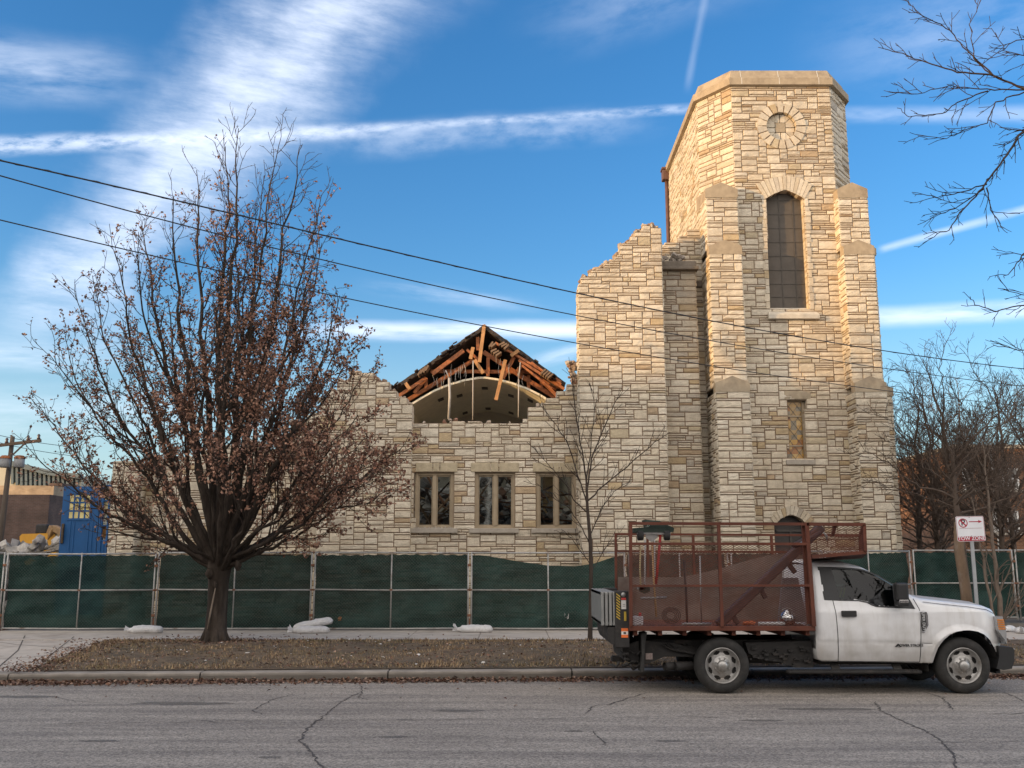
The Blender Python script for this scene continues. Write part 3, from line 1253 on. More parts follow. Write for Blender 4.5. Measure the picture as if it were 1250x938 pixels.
b = MB()
O = (CX0, Y_TOW, 0)
ashlar(b, O, XF, NF, CX1 - CX0, 0.2, z_cop, 120, pxmask(O, XF, tower_mask), T=0.4, tan=0.12)
for (xa_, xb_, sd) in ((TX0, CX0, 121), (CX1, TX1, 122)):
    zc_ = at(890 if xb_ < 8 else 1030, 236, Y_TOW).z
    ashlar(b, (xa_, Y_TOW, 0), XF, NF, xb_ - xa_, 0.2, zc_, sd, T=0.3)
zlow = 0.2
for O_, P_, sd in (((TX0, Y_CH), (CX0, Y_TOW), 123), ((CX1, Y_TOW), (TX1, Y_CH), 124)):
    U_ = Vector((P_[0] - O_[0], P_[1] - O_[1], 0))
    N_ = Vector((U_.y, -U_.x, 0))
    ashlar(b, (*O_, 0), U_, N_, U_.length, z_sh, z_cop, sd, T=0.1, tan=.06)
ashlar(b, (TX0, Y_BACK, 0), (0, -1, 0), (-1, 0, 0), Y_BACK - Y_CH, 0.2, z_cop, 125, T=0.4, tan=.06)
ashlar(b, (TX1, Y_CH, 0), (0, 1, 0), (1, 0, 0), Y_BACK - Y_CH, 0.2, z_cop, 126, T=0.4, tan=.06)
ashlar(b, (TX1, Y_BACK, 0), (-1, 0, 0), (0, 1, 0), TX1 - TX0, 0.2, z_cop, 127, T=0.4)
b.poly([(CX0, Y_TOW + .2, z_cop - .05), (CX1, Y_TOW + .2, z_cop - .05), (TX1 - .2, Y_CH, z_cop - .05), (TX1 - .2, Y_BACK - .2, z_cop - .05), (TX0 + .2, Y_BACK - .2, z_cop - .05), (TX0 + .2, Y_CH, z_cop - .05)], (0.1, 0.1, 0.1))
tower = b.build('tower', M_stone, church)

# coping: two courses of smooth stone round the octagon
oct_pts = [Vector((CX0, Y_TOW, 0)), Vector((CX1, Y_TOW, 0)), Vector((TX1, Y_CH, 0)), Vector((TX1, Y_BACK, 0)), Vector((TX0, Y_BACK, 0)), Vector((TX0, Y_CH, 0))]


def offset_poly(P, d):
    out, n = [], len(P)
    for i in range(n):
        e1, e2 = (P[i] - P[i - 1]).normalized(), (P[(i + 1) % n] - P[i]).normalized()
        n1, n2 = Vector((e1.y, -e1.x, 0)), Vector((e2.y, -e2.x, 0))
        h = (n1 + n2).normalized()
        out.append(P[i] + h * (d / max(.3, h.dot(n1))))
    return out


b = MB()
hh = z_top - z_cop
rings = [(0.03, z_cop - .02), (0.13, z_cop + .01), (0.13, z_cop + .40 * hh), (0.10, z_cop + .44 * hh), (0.05, z_cop + .46 * hh), (-0.05, z_cop + .94 * hh), (-0.10, z_top), (-0.40, z_top), (-0.40, z_cop - .05)]
rr = [[(p.x, p.y, z) for p in offset_poly(oct_pts, d)] for d, z in rings]
for A, B_ in zip(rr, rr[1:]):
    for i in range(6):
        j = (i + 1) % 6
        b.poly([A[i], A[j], B_[j], B_[i]])
cop = b.build('coping', M_smooth, tower)
b = MB()
M_pale = mat('lime_joint', (0.62, 0.58, 0.5), .9, var=.1)
for fx in (0.48, 0.88, 0.10):
    b = MB()
    x = CX0 + (CX1 - CX0) * fx
    b.poly([(x, Y_TOW - .1335, z_cop + .02), (x + .02, Y_TOW - .1335, z_cop + .02), (x + .02, Y_TOW - .1335, z_cop + .40 * hh), (x, Y_TOW - .1335, z_cop + .40 * hh)])
    b.poly([(x, Y_TOW - .054, z_cop + .5 * hh), (x + .02, Y_TOW - .054, z_cop + .5 * hh), (x + .02, Y_TOW + .046, z_cop + .94 * hh), (x, Y_TOW + .046, z_cop + .94 * hh)])
    b.build('joint', M_pale, cop)


# medallion: a ring of voussoirs round a recessed disc with a cross of blocks
def wedge(mb, c, r0, r1, a0, a1, y0, y1, col, n=3):
    pts = [(c.x + r1 * math.cos(a0 + (a1 - a0) * k / n), c.z + r1 * math.sin(a0 + (a1 - a0) * k / n)) for k in range(n + 1)]
    pts += [(c.x + r0 * math.cos(a1 - (a1 - a0) * k / n), c.z + r0 * math.sin(a1 - (a1 - a0) * k / n)) for k in range(n + 1)]
    mb.prism(pts, y0, y1, col)


sp = at(953.5 + 10, 154.5, Y_TOW).x - mc.x
PX = sp / 10
b = MB()
NV = 18
for k in range(NV):
    a0, a1 = 2 * math.pi * k / NV + .03, 2 * math.pi * (k + 1) / NV - .03
    wedge(b, mc, 18.0 * PX, 29.5 * PX, a0, a1, Y_TOW - .035 - .015 * rg.random(), Y_TOW + .3, pick_tone(rg, .06, .12))
b.lathe([(17.9 * PX, -.02), (29.4 * PX, -.02)], (mc.x, Y_TOW, mc.z), 'Y', 40, MORTAR, False)
med = b.build('medallion', M_stone, tower)
b = MB()
yd = Y_TOW + .14
b.lathe([(0.001, 0), (18.2 * PX, 0)], (mc.x, yd, mc.z), 'Y', 40, MORTAR, False)
s5 = 6 * PX
b.box((mc.x - s5, yd - .05, mc.z - s5), (mc.x + s5, yd + .02, mc.z + s5), (0.36, 0.30, 0.22), bevel=.01)
for k in range(4):
    a = k * math.pi / 2
    for off in (-1, 1):
        M_ = Matrix.Translation((mc.x, yd, mc.z)) @ Matrix.Rotation(-a, 4, 'Y')
        b.box((off * s5 * .53 - s5 * .45, -.045, s5 * 1.1), (off * s5 * .53 + s5 * .45, .02, 17 * PX), pick_tone(rg, .1, .1), bevel=.008, M=M_)
    for j2 in range(2):
        aa0 = a + math.pi / 4 + (j2 - 1) * .42
        wedge(b, Vector((mc.x, 0, mc.z)), s5 * 1.55, 17.4 * PX, aa0 + .02, aa0 + .40, yd - .03 - .01 * j2, yd + .02, pick_tone(rg, .1, .1))
b.build('recessed_disc', M_stone, med)


def arch_stones(mb, inner, outer, Y, n, y0, y1, gap=.10):
    def along(P, t):
        L = [0]
        for p, q in zip(P, P[1:]):
            L.append(L[-1] + math.hypot(q[0] - p[0], q[1] - p[1]))
        s = t * L[-1]
        for k in range(len(P) - 1):
            if s <= L[k + 1] + 1e-9:
                f = (s - L[k]) / max(1e-9, L[k + 1] - L[k])
                return P[k][0] + (P[k + 1][0] - P[k][0]) * f, P[k][1] + (P[k + 1][1] - P[k][1]) * f
        return P[-1]
    for k in range(n):
        t0, t1 = (k + gap / 2) / n, (k + 1 - gap / 2) / n
        q = [at(*along(outer, t0), Y), at(*along(outer, t1), Y), at(*along(inner, t1), Y), at(*along(inner, t0), Y)]
        mb.prism([(p.x, p.z) for p in q], y0 - .012 * rg.random(), y1, pick_tone(rg, .1, .1))
    q = [at(*p, Y) for p in outer] + [at(*p, Y) for p in reversed(inner)]
    mb.prism([(p.x, p.z) for p in q], y0 + .02, y1 - .01, MORTAR)


b = MB()
arch_stones(b, [(934, 243.5), (943, 238), (958, 232), (972, 238), (982, 243.5)], [(922, 226), (938, 219), (956, 215), (976, 218), (991, 227)], Y_TOW, 13, Y_TOW - .045, Y_TOW + .30)
arch = b.build('window_arch', M_stone, tower)
b = MB()
arch_stones(b, [(946.3, 640), (953, 633), (965, 628), (977, 633), (985, 641)], [(940, 634), (948, 623.5), (966, 617), (983, 623), (993.5, 635)], Y_TOW, 11, Y_TOW - .05, Y_TOW + .25)
b.build('door_arch', M_stone, tower)

# tall boarded window
M_board = mat('boarding', (0.085, 0.072, 0.06), .8, var=.22, scale=3, bump=.003)
Yw = Y_TOW + .22
b = MB()
q = [at(x, y, Yw) for x, y in ((932, 378), (932, 239), (944, 233), (958, 228.5), (974, 233), (986, 239), (992, 378))]
b.prism([(p.x, p.z) for p in q], Yw, Yw + .05)
win = b.build('tall_window', M_board, tower)
b = MB()
M_bar = mat('dark_bar', (0.066, 0.057, 0.048), .7, var=.2)
zt = [at(958, y, Yw).z for y in (245, 262, 279, 296, 313, 330, 347, 363)]
xw0, xw1 = at(936, 300, Yw).x, at(987, 300, Yw).x
for z in zt:
    b.box((xw0 - .05, Yw - .015, z - .012), (xw1 + .05, Yw - .001, z + .012))
for f in (.33, .66):
    x = xw0 + (xw1 - xw0) * f
    b.box((x - .012, Yw - .018, q[0].z), (x + .012, Yw - .002, zt[0] + .3))
b.build('glazing_bar', M_bar, win)
b = MB()
p0, p1 = at(937, 391, Y_TOW), at(999, 391, Y_TOW)
pz1, pz0 = at(960, 376.5, Y_TOW).z, at(960, 390.5, Y_TOW).z
b.add([(p0.x, Y_TOW - .16, pz0), (p1.x, Y_TOW - .16, pz0), (p1.x, Y_TOW + .2, pz0), (p0.x, Y_TOW + .2, pz0),
       (p0.x, Y_TOW - .16, pz0 + .12), (p1.x, Y_TOW - .16, pz0 + .12), (p1.x - .1, Y_TOW + .2, pz1 + .06), (p0.x + .1, Y_TOW + .2, pz1 + .06)],
      [(0, 3, 2, 1), (0, 1, 5, 4), (1, 2, 6, 5), (2, 3, 7, 6), (3, 0, 4, 7), (4, 5, 6, 7)])
b.build('sill', mat('pale_sill', (0.50, 0.45, 0.37), .9, var=.2, scale=5, bump=.005), win)

# dressed jamb stones either side of the tall opening
for pa, pb2, sgn in (((934.2, 241), (939.8, 377), -1), ((981.6, 241), (988.7, 377), 1)):
    b = MB()
    y_ = pa[1] - 3
    while y_ < 376:
        h_ = rg.choice((4.5, 6, 8.5, 10))
        xa_ = pa[0] + (pb2[0] - pa[0]) * (y_ - pa[1]) / (pb2[1] - pa[1])
        xb_ = pa[0] + (pb2[0] - pa[0]) * (y_ + h_ - pa[1]) / (pb2[1] - pa[1])
        w_ = rg.uniform(3.5, 7)
        q_ = [at(xa_, y_ + .4, Y_TOW), at(xa_ + sgn * w_, y_ + .4, Y_TOW), at(xb_ + sgn * w_, y_ + h_ - .4, Y_TOW), at(xb_, y_ + h_ - .4, Y_TOW)]
        b.prism([(p.x, p.z) for p in q_], Y_TOW - .036 - .008 * rg.random(), Y_TOW + .25, pick_tone(rg))
        y_ += h_
    b.build('window_jamb', M_stone, tower)

# small leaded window
Yw = Y_TOW + .20


def rect(x0, x1, y0, y1, Y):
    a, c = at(x0, y1, Y), at(x1, y0, Y)
    return a.x, c.x, a.z, c.z


x0, x1, z0, z1 = rect(961.5, 983.5, 487.5, 561.5, Y_TOW)
b = MB()
M_tanframe = mat('tan_frame', (0.33, 0.26, 0.175), .75, var=.15, scale=5)
fw = .055
b.box((x0, Yw - .06, z0), (x0 + fw * .6, Yw + .04, z1))
b.box((x1 - fw * 1.6, Yw - .06, z0), (x1, Yw + .04, z1))
b.box((x0, Yw - .06, z0), (x1, Yw + .04, z0 + fw))
b.box((x0, Yw - .06, z1 - fw), (x1, Yw + .04, z1))
hz = z1 - z0
for f in (.24, .73):
    b.box((x0 + .02, Yw - .03, z0 + hz * f - .02), (x1 - .08, Yw + .02, z0 + hz * f + .02))
sw = b.build('small_window', M_tanframe, tower)
b = MB()
ri = random.Random(9)
nxs, nzs = 3, 12
for i in range(nxs):
    for j in range(nzs):
        c = ri.choice([(0.42, 0.24, 0.06), (0.34, 0.22, 0.09), (0.48, 0.31, 0.11), (0.22, 0.18, 0.12), (0.30, 0.13, 0.04)])
        ua, ub = x0 + .03 + (x1 - x0 - .11) * i / nxs, x0 + .03 + (x1 - x0 - .11) * (i + 1) / nxs
        va, vb = z0 + .05 + (hz - .1) * j / nzs, z0 + .05 + (hz - .1) * (j + 1) / nzs
        b.poly([(ua, Yw, va), (ub, Yw, va), (ub, Yw, vb), (ua, Yw, vb)], c)
b.build('pane', mat('amber_glass', (1, 1, 1), .15, var=.2, tone=True), sw)
b = MB()
step = (x1 - x0 - .11) / 2
xa_, xb_, za_, zb_ = x0 + .03, x1 - .08, z0 + .05, z1 - .05
for s_ in (-1, 1):
    k = -20
    while k < 40:
        # line z = s*(x-xa)*1.35 + k*step
        pts = []
        for t in np.linspace(0, 1, 40):
            x = xa_ + (xb_ - xa_) * t
            z = za_ + s_ * (x - xa_) * 1.35 + k * step * 1.35
            if za_ <= z <= zb_:
                pts.append((x, Yw - .008, z))
        if len(pts) > 2:
            b.bar(pts[0], pts[-1], .010, .010)
        k += 1
b.build('leading', M_bar, sw)
b = MB()
sx0_, sx1_, sz0_, sz1_ = rect(959.5, 994.5, 561.6, 567.5, Y_TOW)
b.box((sx0_, Y_TOW - .07, sz0_), (sx1_, Y_TOW + .18, sz1_), bevel=.01)
b.build('sill', M_sill, sw)
b = MB()
lx0, lx1, lz0, lz1 = rect(957, 989, 477.5, 487.6, Y_TOW)
b.box((lx0, Y_TOW - .03, lz0), (lx1, Y_TOW + .12, lz1), bevel=.012)
b.build('lintel', M_smooth, sw)

# arched side door
b = MB()
Yw = Y_TOW + .24
q = [at(x, y, Yw) for x, y in ((944, 655), (944, 638), (952, 630), (965, 625), (978, 630), (988, 640), (988, 655))]
q[0].z = q[-1].z = GZ
b.prism([(p.x, p.z) for p in q], Yw, Yw + .06)
dr = b.build('door', mat('door_wood', (0.035, 0.028, 0.026), .5, var=.3, scale=8, stretch=(6, 1, .6)), tower)
b = MB()
q2 = [at(x, y, Yw - .05) for x, y in ((953, 655), (953, 641), (965, 632), (978, 641), (978, 655))]
fz = at(960, 648, Yw - .05).z
b.bar((q2[0].x - .12, Yw - .03, fz), (q2[-1].x + .12, Yw - .03, fz), .05, .06)
xm_ = (q2[0].x + q2[-1].x) / 2
b.bar((xm_, Yw - .03, GZ + .05), (xm_, Yw - .03, fz), .05, .03)
b.build('door_rail', mat('door_rail', (0.06, 0.05, 0.045), .5), dr)


# buttresses in three stages with gabled weathering stones
def cap(mb, xl_, xr_, yf, yb_, z0_, h):
    xm = (xl_ + xr_) / 2
    o = .012
    mb.box((xl_ - .01, yf - .01, z0_), (xr_ + .01, yb_, z0_ + h * .42))
    # sloping weathering behind the little gable
    mb.add([(xl_ - .01, yf - .01, z0_ + h * .42), (xr_ + .01, yf - .01, z0_ + h * .42), (xr_ + .01, yb_, z0_ + h * 1.12), (xl_ - .01, yb_, z0_ + h * 1.12), (xr_ + .01, yb_, z0_ + h * .42), (xl_ - .01, yb_, z0_ + h * .42)],
           [(0, 1, 2, 3), (0, 3, 5), (1, 4, 2), (3, 2, 4, 5)])
    n = 6
    G = [(xl_ - o, z0_ - .02), (xl_ - o, z0_ + h * .58), (xm, z0_ + h * 1.05), (xr_ + o, z0_ + h * .58), (xr_ + o, z0_ - .02)]
    vs = [(x, yf - .03, z) for x, z in G] + [(x, yf + min(.3, (yb_ - yf) * .8), z) for x, z in G]
    mb.add(vs, [(0, 1, 2, 3, 4), (1, 6, 7, 2), (2, 7, 8, 3), (0, 5, 6, 1), (3, 8, 9, 4)])


def buttress(xl_, xr_, stages, yb_, seed, faces='lr'):
    """stages: (front Y, z bottom, z top of stone, z top of cap)"""
    b = MB()
    cb = []
    for k, (yf, za, zb, zc) in enumerate(stages):
        w = xr_ - xl_
        ashlar(b, (xl_, yf, 0), XF, NF, w, za, zb, seed + k * 3, T=.05)
        ashlar(b, (xl_, yb_, 0), (0, -1, 0), (-1, 0, 0), yb_ - yf, za, zb, seed + k * 3 + 1, T=.05)
        ashlar(b, (xr_, yf, 0), (0, 1, 0), (1, 0, 0), yb_ - yf, za, zb, seed + k * 3 + 2, T=.05)
        nyf = stages[k + 1][0] if k + 1 < len(stages) else yb_
        cb.append((yf, max(nyf, yf + .25) + .05 if k + 1 < len(stages) else yb_, zb, zc - zb))
    o = b.build('buttress', M_stone, tower)
    for yf, y2, zb, h in cb:
        c_ = MB()
        cap(c_, xl_, xr_, yf, y2, zb, h)
        c_.build('cap_stone', M_smooth, o)


def zz(y, Y, x=890):
    return at(x, y, Y).z


yA, yB, yC = 27.5, 27.72, 27.94
st = [(yA, 0.2, zz(478, yA), zz(460, yA)), (yB, zz(460, yA) - .25, zz(310, yB), zz(294, yB)), (yC, zz(294, yB) - .2, zz(241, yC), zz(224, yC))]
buttress(5.84, 6.80, st, 29.3, 140)
buttress(9.83, 10.72, st, 29.3, 160)
yA, yB, yC = 28.75, 28.75, 28.75
for (x0_, x1_, ya_, za, zb, zc, sd) in ((10.76, 11.36, 28.75, .2, zz(484, 28.75, 1085), zz(470, 28.75, 1085), 180), (10.76, 11.18, 28.85, zz(470, 28.75, 1085) - .2, zz(312, 28.85, 1070), zz(300, 28.85, 1070), 184),
                                        (10.76, 11.06, 28.95, zz(300, 28.85, 1070) - .2, zz(243, 28.95, 1062), zz(236, 28.95, 1062), 188)):
    b = MB()
    ashlar(b, (x0_, ya_, 0), XF, NF, x1_ - x0_, za, zb, sd, T=.05, dim=.92)
    ashlar(b, (x1_, ya_, 0), (0, 1, 0), (1, 0, 0), 1.2, za, zb, sd + 1, T=.05, dim=.92)
    o = b.build('buttress', M_stone, tower)
    c_ = MB()
    c_.add([(x0_, ya_ - .04, zb), (x1_ + .04, ya_ - .04, zb), (x1_ + .04, ya_ + 1.2, zb), (x0_, ya_ + 1.2, zb), (x0_, ya_ - .04, zc + .12), (x1_ + .04, ya_ - .04, zc - .1), (x1_ + .04, ya_ + 1.2, zc - .1), (x0_, ya_ + 1.2, zc + .12)],
           [(0, 3, 2, 1), (0, 1, 5, 4), (1, 2, 6, 5), (2, 3, 7, 6), (3, 0, 4, 7), (4, 5, 6, 7)])
    c_.build('cap_stone', M_smooth, o)

# rainwater pipe down the far corner of the tower
M_copper = mat('brown_copper', (0.12, 0.06, 0.045), .6, var=.3, scale=4)
b = MB()
pxx = TX0 - .09
b.tube([(pxx, Y_BACK - .12, 6), (pxx, Y_BACK - .12, z_cop - .3)], .07, 8)
hz_ = at(810, 215, Y_BACK).z
b.box((pxx - .17, Y_BACK - .30, hz_ - .25), (pxx + .09, Y_BACK + .05, hz_ + .15), bevel=.03)
b.box((pxx - .20, Y_BACK - .33, hz_ + .152), (pxx + .09, Y_BACK + .08, hz_ + .24), bevel=.02)
b.build('rain_pipe', M_copper, tower)

# --- the three windows of the low wall
M_pane = glass('window_glass', (0.66, 0.70, 0.70), 0.03, 0.0)
for k, (xa_, xb_) in enumerate(win_px):
    Yw = Y_LOW + .12
    x0, x1, z0, z1 = rect(xa_ - .5, xb_ + .5, 576.5, 645.5, Y_LOW)
    x0 -= .01
    x1 += .01
    b = MB()
    t = .10
    for (fa, fb, fc, fd, dy) in ((x0, x0 + t, z0, z1, 0), (x1 - t, x1, z0, z1, 0), (x0 + t, x1 - t, z1 - t * .95, z1, .002), (x0 + t, x1 - t, z0, z0 + t * .8, .002), ((x0 + x1) / 2 - t * .55, (x0 + x1) / 2 + t * .55, z0 + t * .8, z1 - t * .95, -.02)):
        b.box((fa, Yw - .05 + dy, fc), (fb, Yw + .08, fd), bevel=.012)
    lights = [(x0 + t, (x0 + x1) / 2 - t * .55), ((x0 + x1) / 2 + t * .55, x1 - t)]
    for la, lb in lights:
        s_ = .035
        for (fa, fb, fc, fd) in ((la, la + s_, z0 + t * .8, z1 - t * .95), (lb - s_, lb, z0 + t * .8, z1 - t * .95), (la + s_, lb - s_, z1 - t * .95 - s_, z1 - t * .95), (la + s_, lb - s_, z0 + t * .8, z0 + t * .8 + s_)):
            b.box((fa, Yw + .0, fc), (fb, Yw + .05, fd), bevel=.006)
    w = b.build('window', M_tanframe, low_wall)
    for la, lb in lights:
        b = MB()
        b.box((la + .03, Yw + .022, z0 + .1), (lb - .03, Yw + .028, z1 - .1))
        b.build('pane', M_pane, w)
    b = MB()
    a, c = at(xa_ - 7, 651, Y_LOW), at(xb_ + 5, 645.2, Y_LOW)
    b.box((a.x, Y_LOW - .11, a.z), (c.x, Y_LOW + .14, c.z), bevel=.012)
    if k == 0:
        for j in range(46):
            rough_stone(b, Vector((rg.uniform(a.x + .1, c.x - .1), Y_LOW - .04 + rg.uniform(-.04, .08), c.z + .015)), rg.uniform(.02, .055), rg, None)
    b.build('sill', M_sill, w)
    b = MB()
    a, c = at(xa_ + (1 if k < 1 else -5), 576.3, Y_LOW), at(xb_ + 5, 565.3, Y_LOW)
    L = c.x - a.x
    for f0, f1 in ((0, .40), (.42, .57), (.59, 1)) if k < 2 else ((0, .43), (.45, .55), (.57, 1)):
        b.box((a.x + L * f0, Y_LOW - .05, a.z), (a.x + L * f1, Y_LOW + .12, c.z), bevel=.012)
    b.build('lintel', mat('tan_lintel', (0.42, 0.35, 0.24), .9, var=.25, scale=7, bump=.012, bscale=30), w)

# --- the broken end of the nave: roof, trusses, plaster vault
Yr, Ye_ = 34.0, 42.0


def q5(x, y, Y=Yr):
    return at(470 + x / 5.208, 385 + y / 5.208, Y)


nv_ = q5(0, 0)
apex, el, er = q5(635, 58), q5(22, 478), q5(1150, 430)
M_shingle = mat('old_shingle', (0.055, 0.045, 0.04), .95, var=.4, scale=10, bump=.02)
M_deck = mat('dark_deck', (0.05, 0.035, 0.028), .9, var=.4, scale=5)
M_timber = mat('roof_timber', (0.42, 0.15, 0.055), .75, var=.3, scale=3, stretch=(3, 3, 3), mix2=(0.20, 0.075, 0.035), m2scale=2, m2lo=.45, m2hi=.7)
M_newwood = mat('split_timber', (0.46, 0.24, 0.10), .75, var=.3, scale=5)
b = MB()
th = .13
for e in (el, er):
    d = (e - apex)
    nrm = Vector((-d.z, 0, d.x)).normalized()
    if nrm.z < 0:
        nrm = -nrm
    # ragged front edge: courses of different reach
    n = 16
    for k in range(n):
        p, q_ = apex + d * (k / n), apex + d * ((k + 1) / n)
        yo = Yr + rg.uniform(-.05, .04)
        vs = []
        for y in (yo, Ye_):
            for pt, s_ in ((p, 0), (q_, 0), (q_, -th), (p, -th)):
                v = pt + nrm * s_
                vs.append((v.x, y, v.z))
        b.add(vs, [(0, 1, 2, 3), (4, 7, 6, 5), (0, 4, 5, 1), (2, 6, 7, 3), (0, 3, 7, 4), (1, 5, 6, 2)])
    for k in range(22 if e.x < apex.x else 7):
        p = apex + d * rg.uniform(.12, 1.0) + nrm * rg.uniform(-.2, .0)
        L = rg.uniform(.05, .14)
        M_ = Matrix.Translation((p.x, Yr - rg.uniform(-.1, .4), p.z)) @ Matrix.Rotation(math.atan2(-d.z, d.x) + rg.uniform(-.2, .2), 4, 'Y') @ Matrix.Rotation(rg.uniform(-.3, .3), 4, 'X')
        b.box((-L, -.15, -.015), (L, .15, .015), M=M_)
roof = b.build('roof', M_shingle, church)
b = MB()
# king-post bents behind each other so the roof space has depth
B5 = lambda x0, y0, x1, y1, w, y=0.0, h=None: b.bar(q5(x0, y0, Yr + y), q5(x1, y1, Yr + y), h or .12, w / 5.208 * (nv_.y / 1190.0), up=(0, 0, 1))
for dy in (0.35, 2.4, 4.6):
    B5(110, 560, 565, 285, 24, dy)
    B5(625, 235, 1100, 535, 28, dy + .15)
    B5(290, 357, 945, 362, 22, dy + .25)
    B5(655, 270, 655, 390, 18, dy + .1)
    B5(60, 470, 620, 95, 26, dy + .3)
    B5(1130, 470, 660, 95, 26, dy + .3)
    B5(350, 420, 350, 470, 14, dy + .2)
    B5(995, 420, 995, 480, 14, dy + .2)
    B5(912, 380, 912, 470, 16, dy + .2)
tr = b.build('truss', M_timber, roof)
b = MB()
for (x0, y0, x1, y1, w, y) in ((85, 515, 260, 400, 20, -.1), (185, 495, 265, 400, 20, .1), (300, 375, 500, 225, 26, -.05), (750, 400, 820, 268, 24, .15), (840, 357, 905, 280, 22, .1), (1010, 430, 1100, 520, 20, .1),
                               (850, 285, 1140, 470, 16, -.1), (880, 290, 1135, 475, 12, .3), (900, 345, 1090, 470, 14, .3), (930, 300, 1120, 440, 10, -.15), (800, 235, 1120, 425, 14, -.12), (870, 320, 1060, 470, 12, -.08), (700, 175, 900, 300, 13, .1), (590, 140, 590, 225, 16, .2),
                               (520, 220, 600, 290, 16, .0), (260, 400, 262, 470, 12, .3)):
    b = MB()
    B5(x0, y0, x1, y1, w, y)
    b.build('rafter', M_timber, roof)
for (x0, y0, x1, y1, w, y) in ((765, 285, 705, 540, 24, -.25), (631, 62, 600, 300, 17, -.3), (560, 205, 543, 280, 22, -.2), (570, 285, 625, 370, 22, -.2), (130, 432, 158, 472, 22, -.3), (800, 260, 850, 225, 22, -.2)):
    b = MB()
    B5(x0, y0, x1, y1, w, y)
    b.build('hanging_board', M_newwood, roof)
for cx, cy, n, aa in ((255, 355, 4, -.6), (765, 205, 3, .6), (715, 250, 3, .7), (1035, 385, 4, .6), (690, 200, 2, .3)):
    for k in range(n):
        p = q5(cx + (k - n / 2) * 15, cy + (k - n / 2) * 15 * math.tan(aa) * .9, Yr - .3 - .03 * k)
        b = MB()
        M_ = Matrix.Translation(p) @ Matrix.Rotation(-.9 + aa * .4 + rg.uniform(-.2, .2), 4, 'Y')
        b.box((-.11, -.3, -.03), (.11, .2, .03), M=M_)
        b.build('broken_board', mat('grey_board', (0.20, 0.135, 0.09), .85, var=.35, scale=6), roof)

arc = [(150, 580), (230, 530), (315, 482), (400, 447), (500, 417), (600, 400), (640, 400), (720, 412), (800, 432), (900, 468), (985, 510), (1045, 548)]
A = [q5(x, y) for x, y in arc]
M_plaster = mat('cream_plaster', (0.80, 0.74, 0.58), .9, var=.12, scale=2, bump=.004)
zf = .4
b = MB()
pts = [Vector((A[0].x, Yr, zf))] + A + [Vector((A[-1].x, Yr, zf))]
A_ = [A[0] - Vector((0, 0, .3))] + A + [A[-1] - Vector((0, 0, .3))]
for p, q_ in zip(A_, A_[1:]):
    b.poly([(p.x, Yr + .1, p.z), (q_.x, Yr + .1, q_.z), (q_.x, Ye_, q_.z), (p.x, Ye_, p.z)], None, True)
    d = (q_ - p).normalized()
    nr = Vector((-d.z, 0, d.x)) * .07
    b.poly([(p.x, Yr + .1, p.z), (p.x + nr.x, Yr + .1, p.z + nr.z), (q_.x + nr.x, Yr + .1, q_.z + nr.z), (q_.x, Yr + .1, q_.z)])
vault = b.build('vault', M_plaster, church)
b = MB()
b.poly([(p.x, Ye_ - .02, p.z) for p in pts])
b.build('end_wall', mat('grey_plaster', (0.62, 0.58, 0.50), .9, var=.1), vault)
b = MB()
zg = lambda x, y: q5(x, y, Yr)
for x, y, yy in ((625, 400, 2.0), (625, 400, 7), (450, 432, 2.6), (800, 434, 2.6), (450, 432, 7.0), (800, 434, 7.0), (330, 478, 2.0), (930, 484, 2.0)):
    b = MB()
    p = q5(x, y)
    sl = math.atan2(interp([(a_.x, a_.z) for a_ in A], p.x + .1) - interp([(a_.x, a_.z) for a_ in A], p.x - .1), .2)
    M_ = Matrix.Translation((p.x, Yr + yy, interp([(a_.x, a_.z) for a_ in A], p.x) - .015)) @ Matrix.Rotation(-sl, 4, 'Y')
    b.box((-.11, -.25, -.01), (.11, .25, .008), M=M_)
    b.build('vent_slot', M_bar, vault)
b = MB()
for e in (el, er):
    b.poly([(apex.x, Ye_ + .01, apex.z - .1), (e.x, Ye_ + .01, e.z - .1), (apex.x, Ye_ + .01, e.z - .1)])
b.build('attic_wall', M_deck, roof)
# nave walls: lower inner faces coloured dark in place of interior shade
M_shade = mat('painted_interior_shade', (0.055, 0.042, 0.034), .7, var=.3, scale=3)
zp = 4.0
b = MB()
for p in (A[0], A[-1]):
    b.poly([(p.x, Yr + .1, zf), (p.x, Ye_, zf), (p.x, Ye_, 2.2), (p.x, Yr + .1, 2.2)])
b.poly([(A[0].x, Ye_ - .05, zf), (A[-1].x, Ye_ - .05, zf), (A[-1].x, Ye_ - .05, zp), (A[0].x, Ye_ - .05, zp)])
b.build('interior_shade', M_shade, church)
b = MB()
b.box((er.x + .45, Yr + .4, .3), (5.9, Yr + .8, 5.4))
b.build('cross_wall', mat('sunlit_tan', (0.56, 0.38, 0.20), .9, var=.15), church)  # tan base colour stands in for sunlight on the walls behind the windows
b = MB()
b.box((el.x - .3, Ye_ + .03, .3), (er.x + .4, Ye_ + .25, 6.6))
b.build('rear_wall', mat('sunlit_tan', (0.56, 0.38, 0.20), .9, var=.15), church)
b = MB()
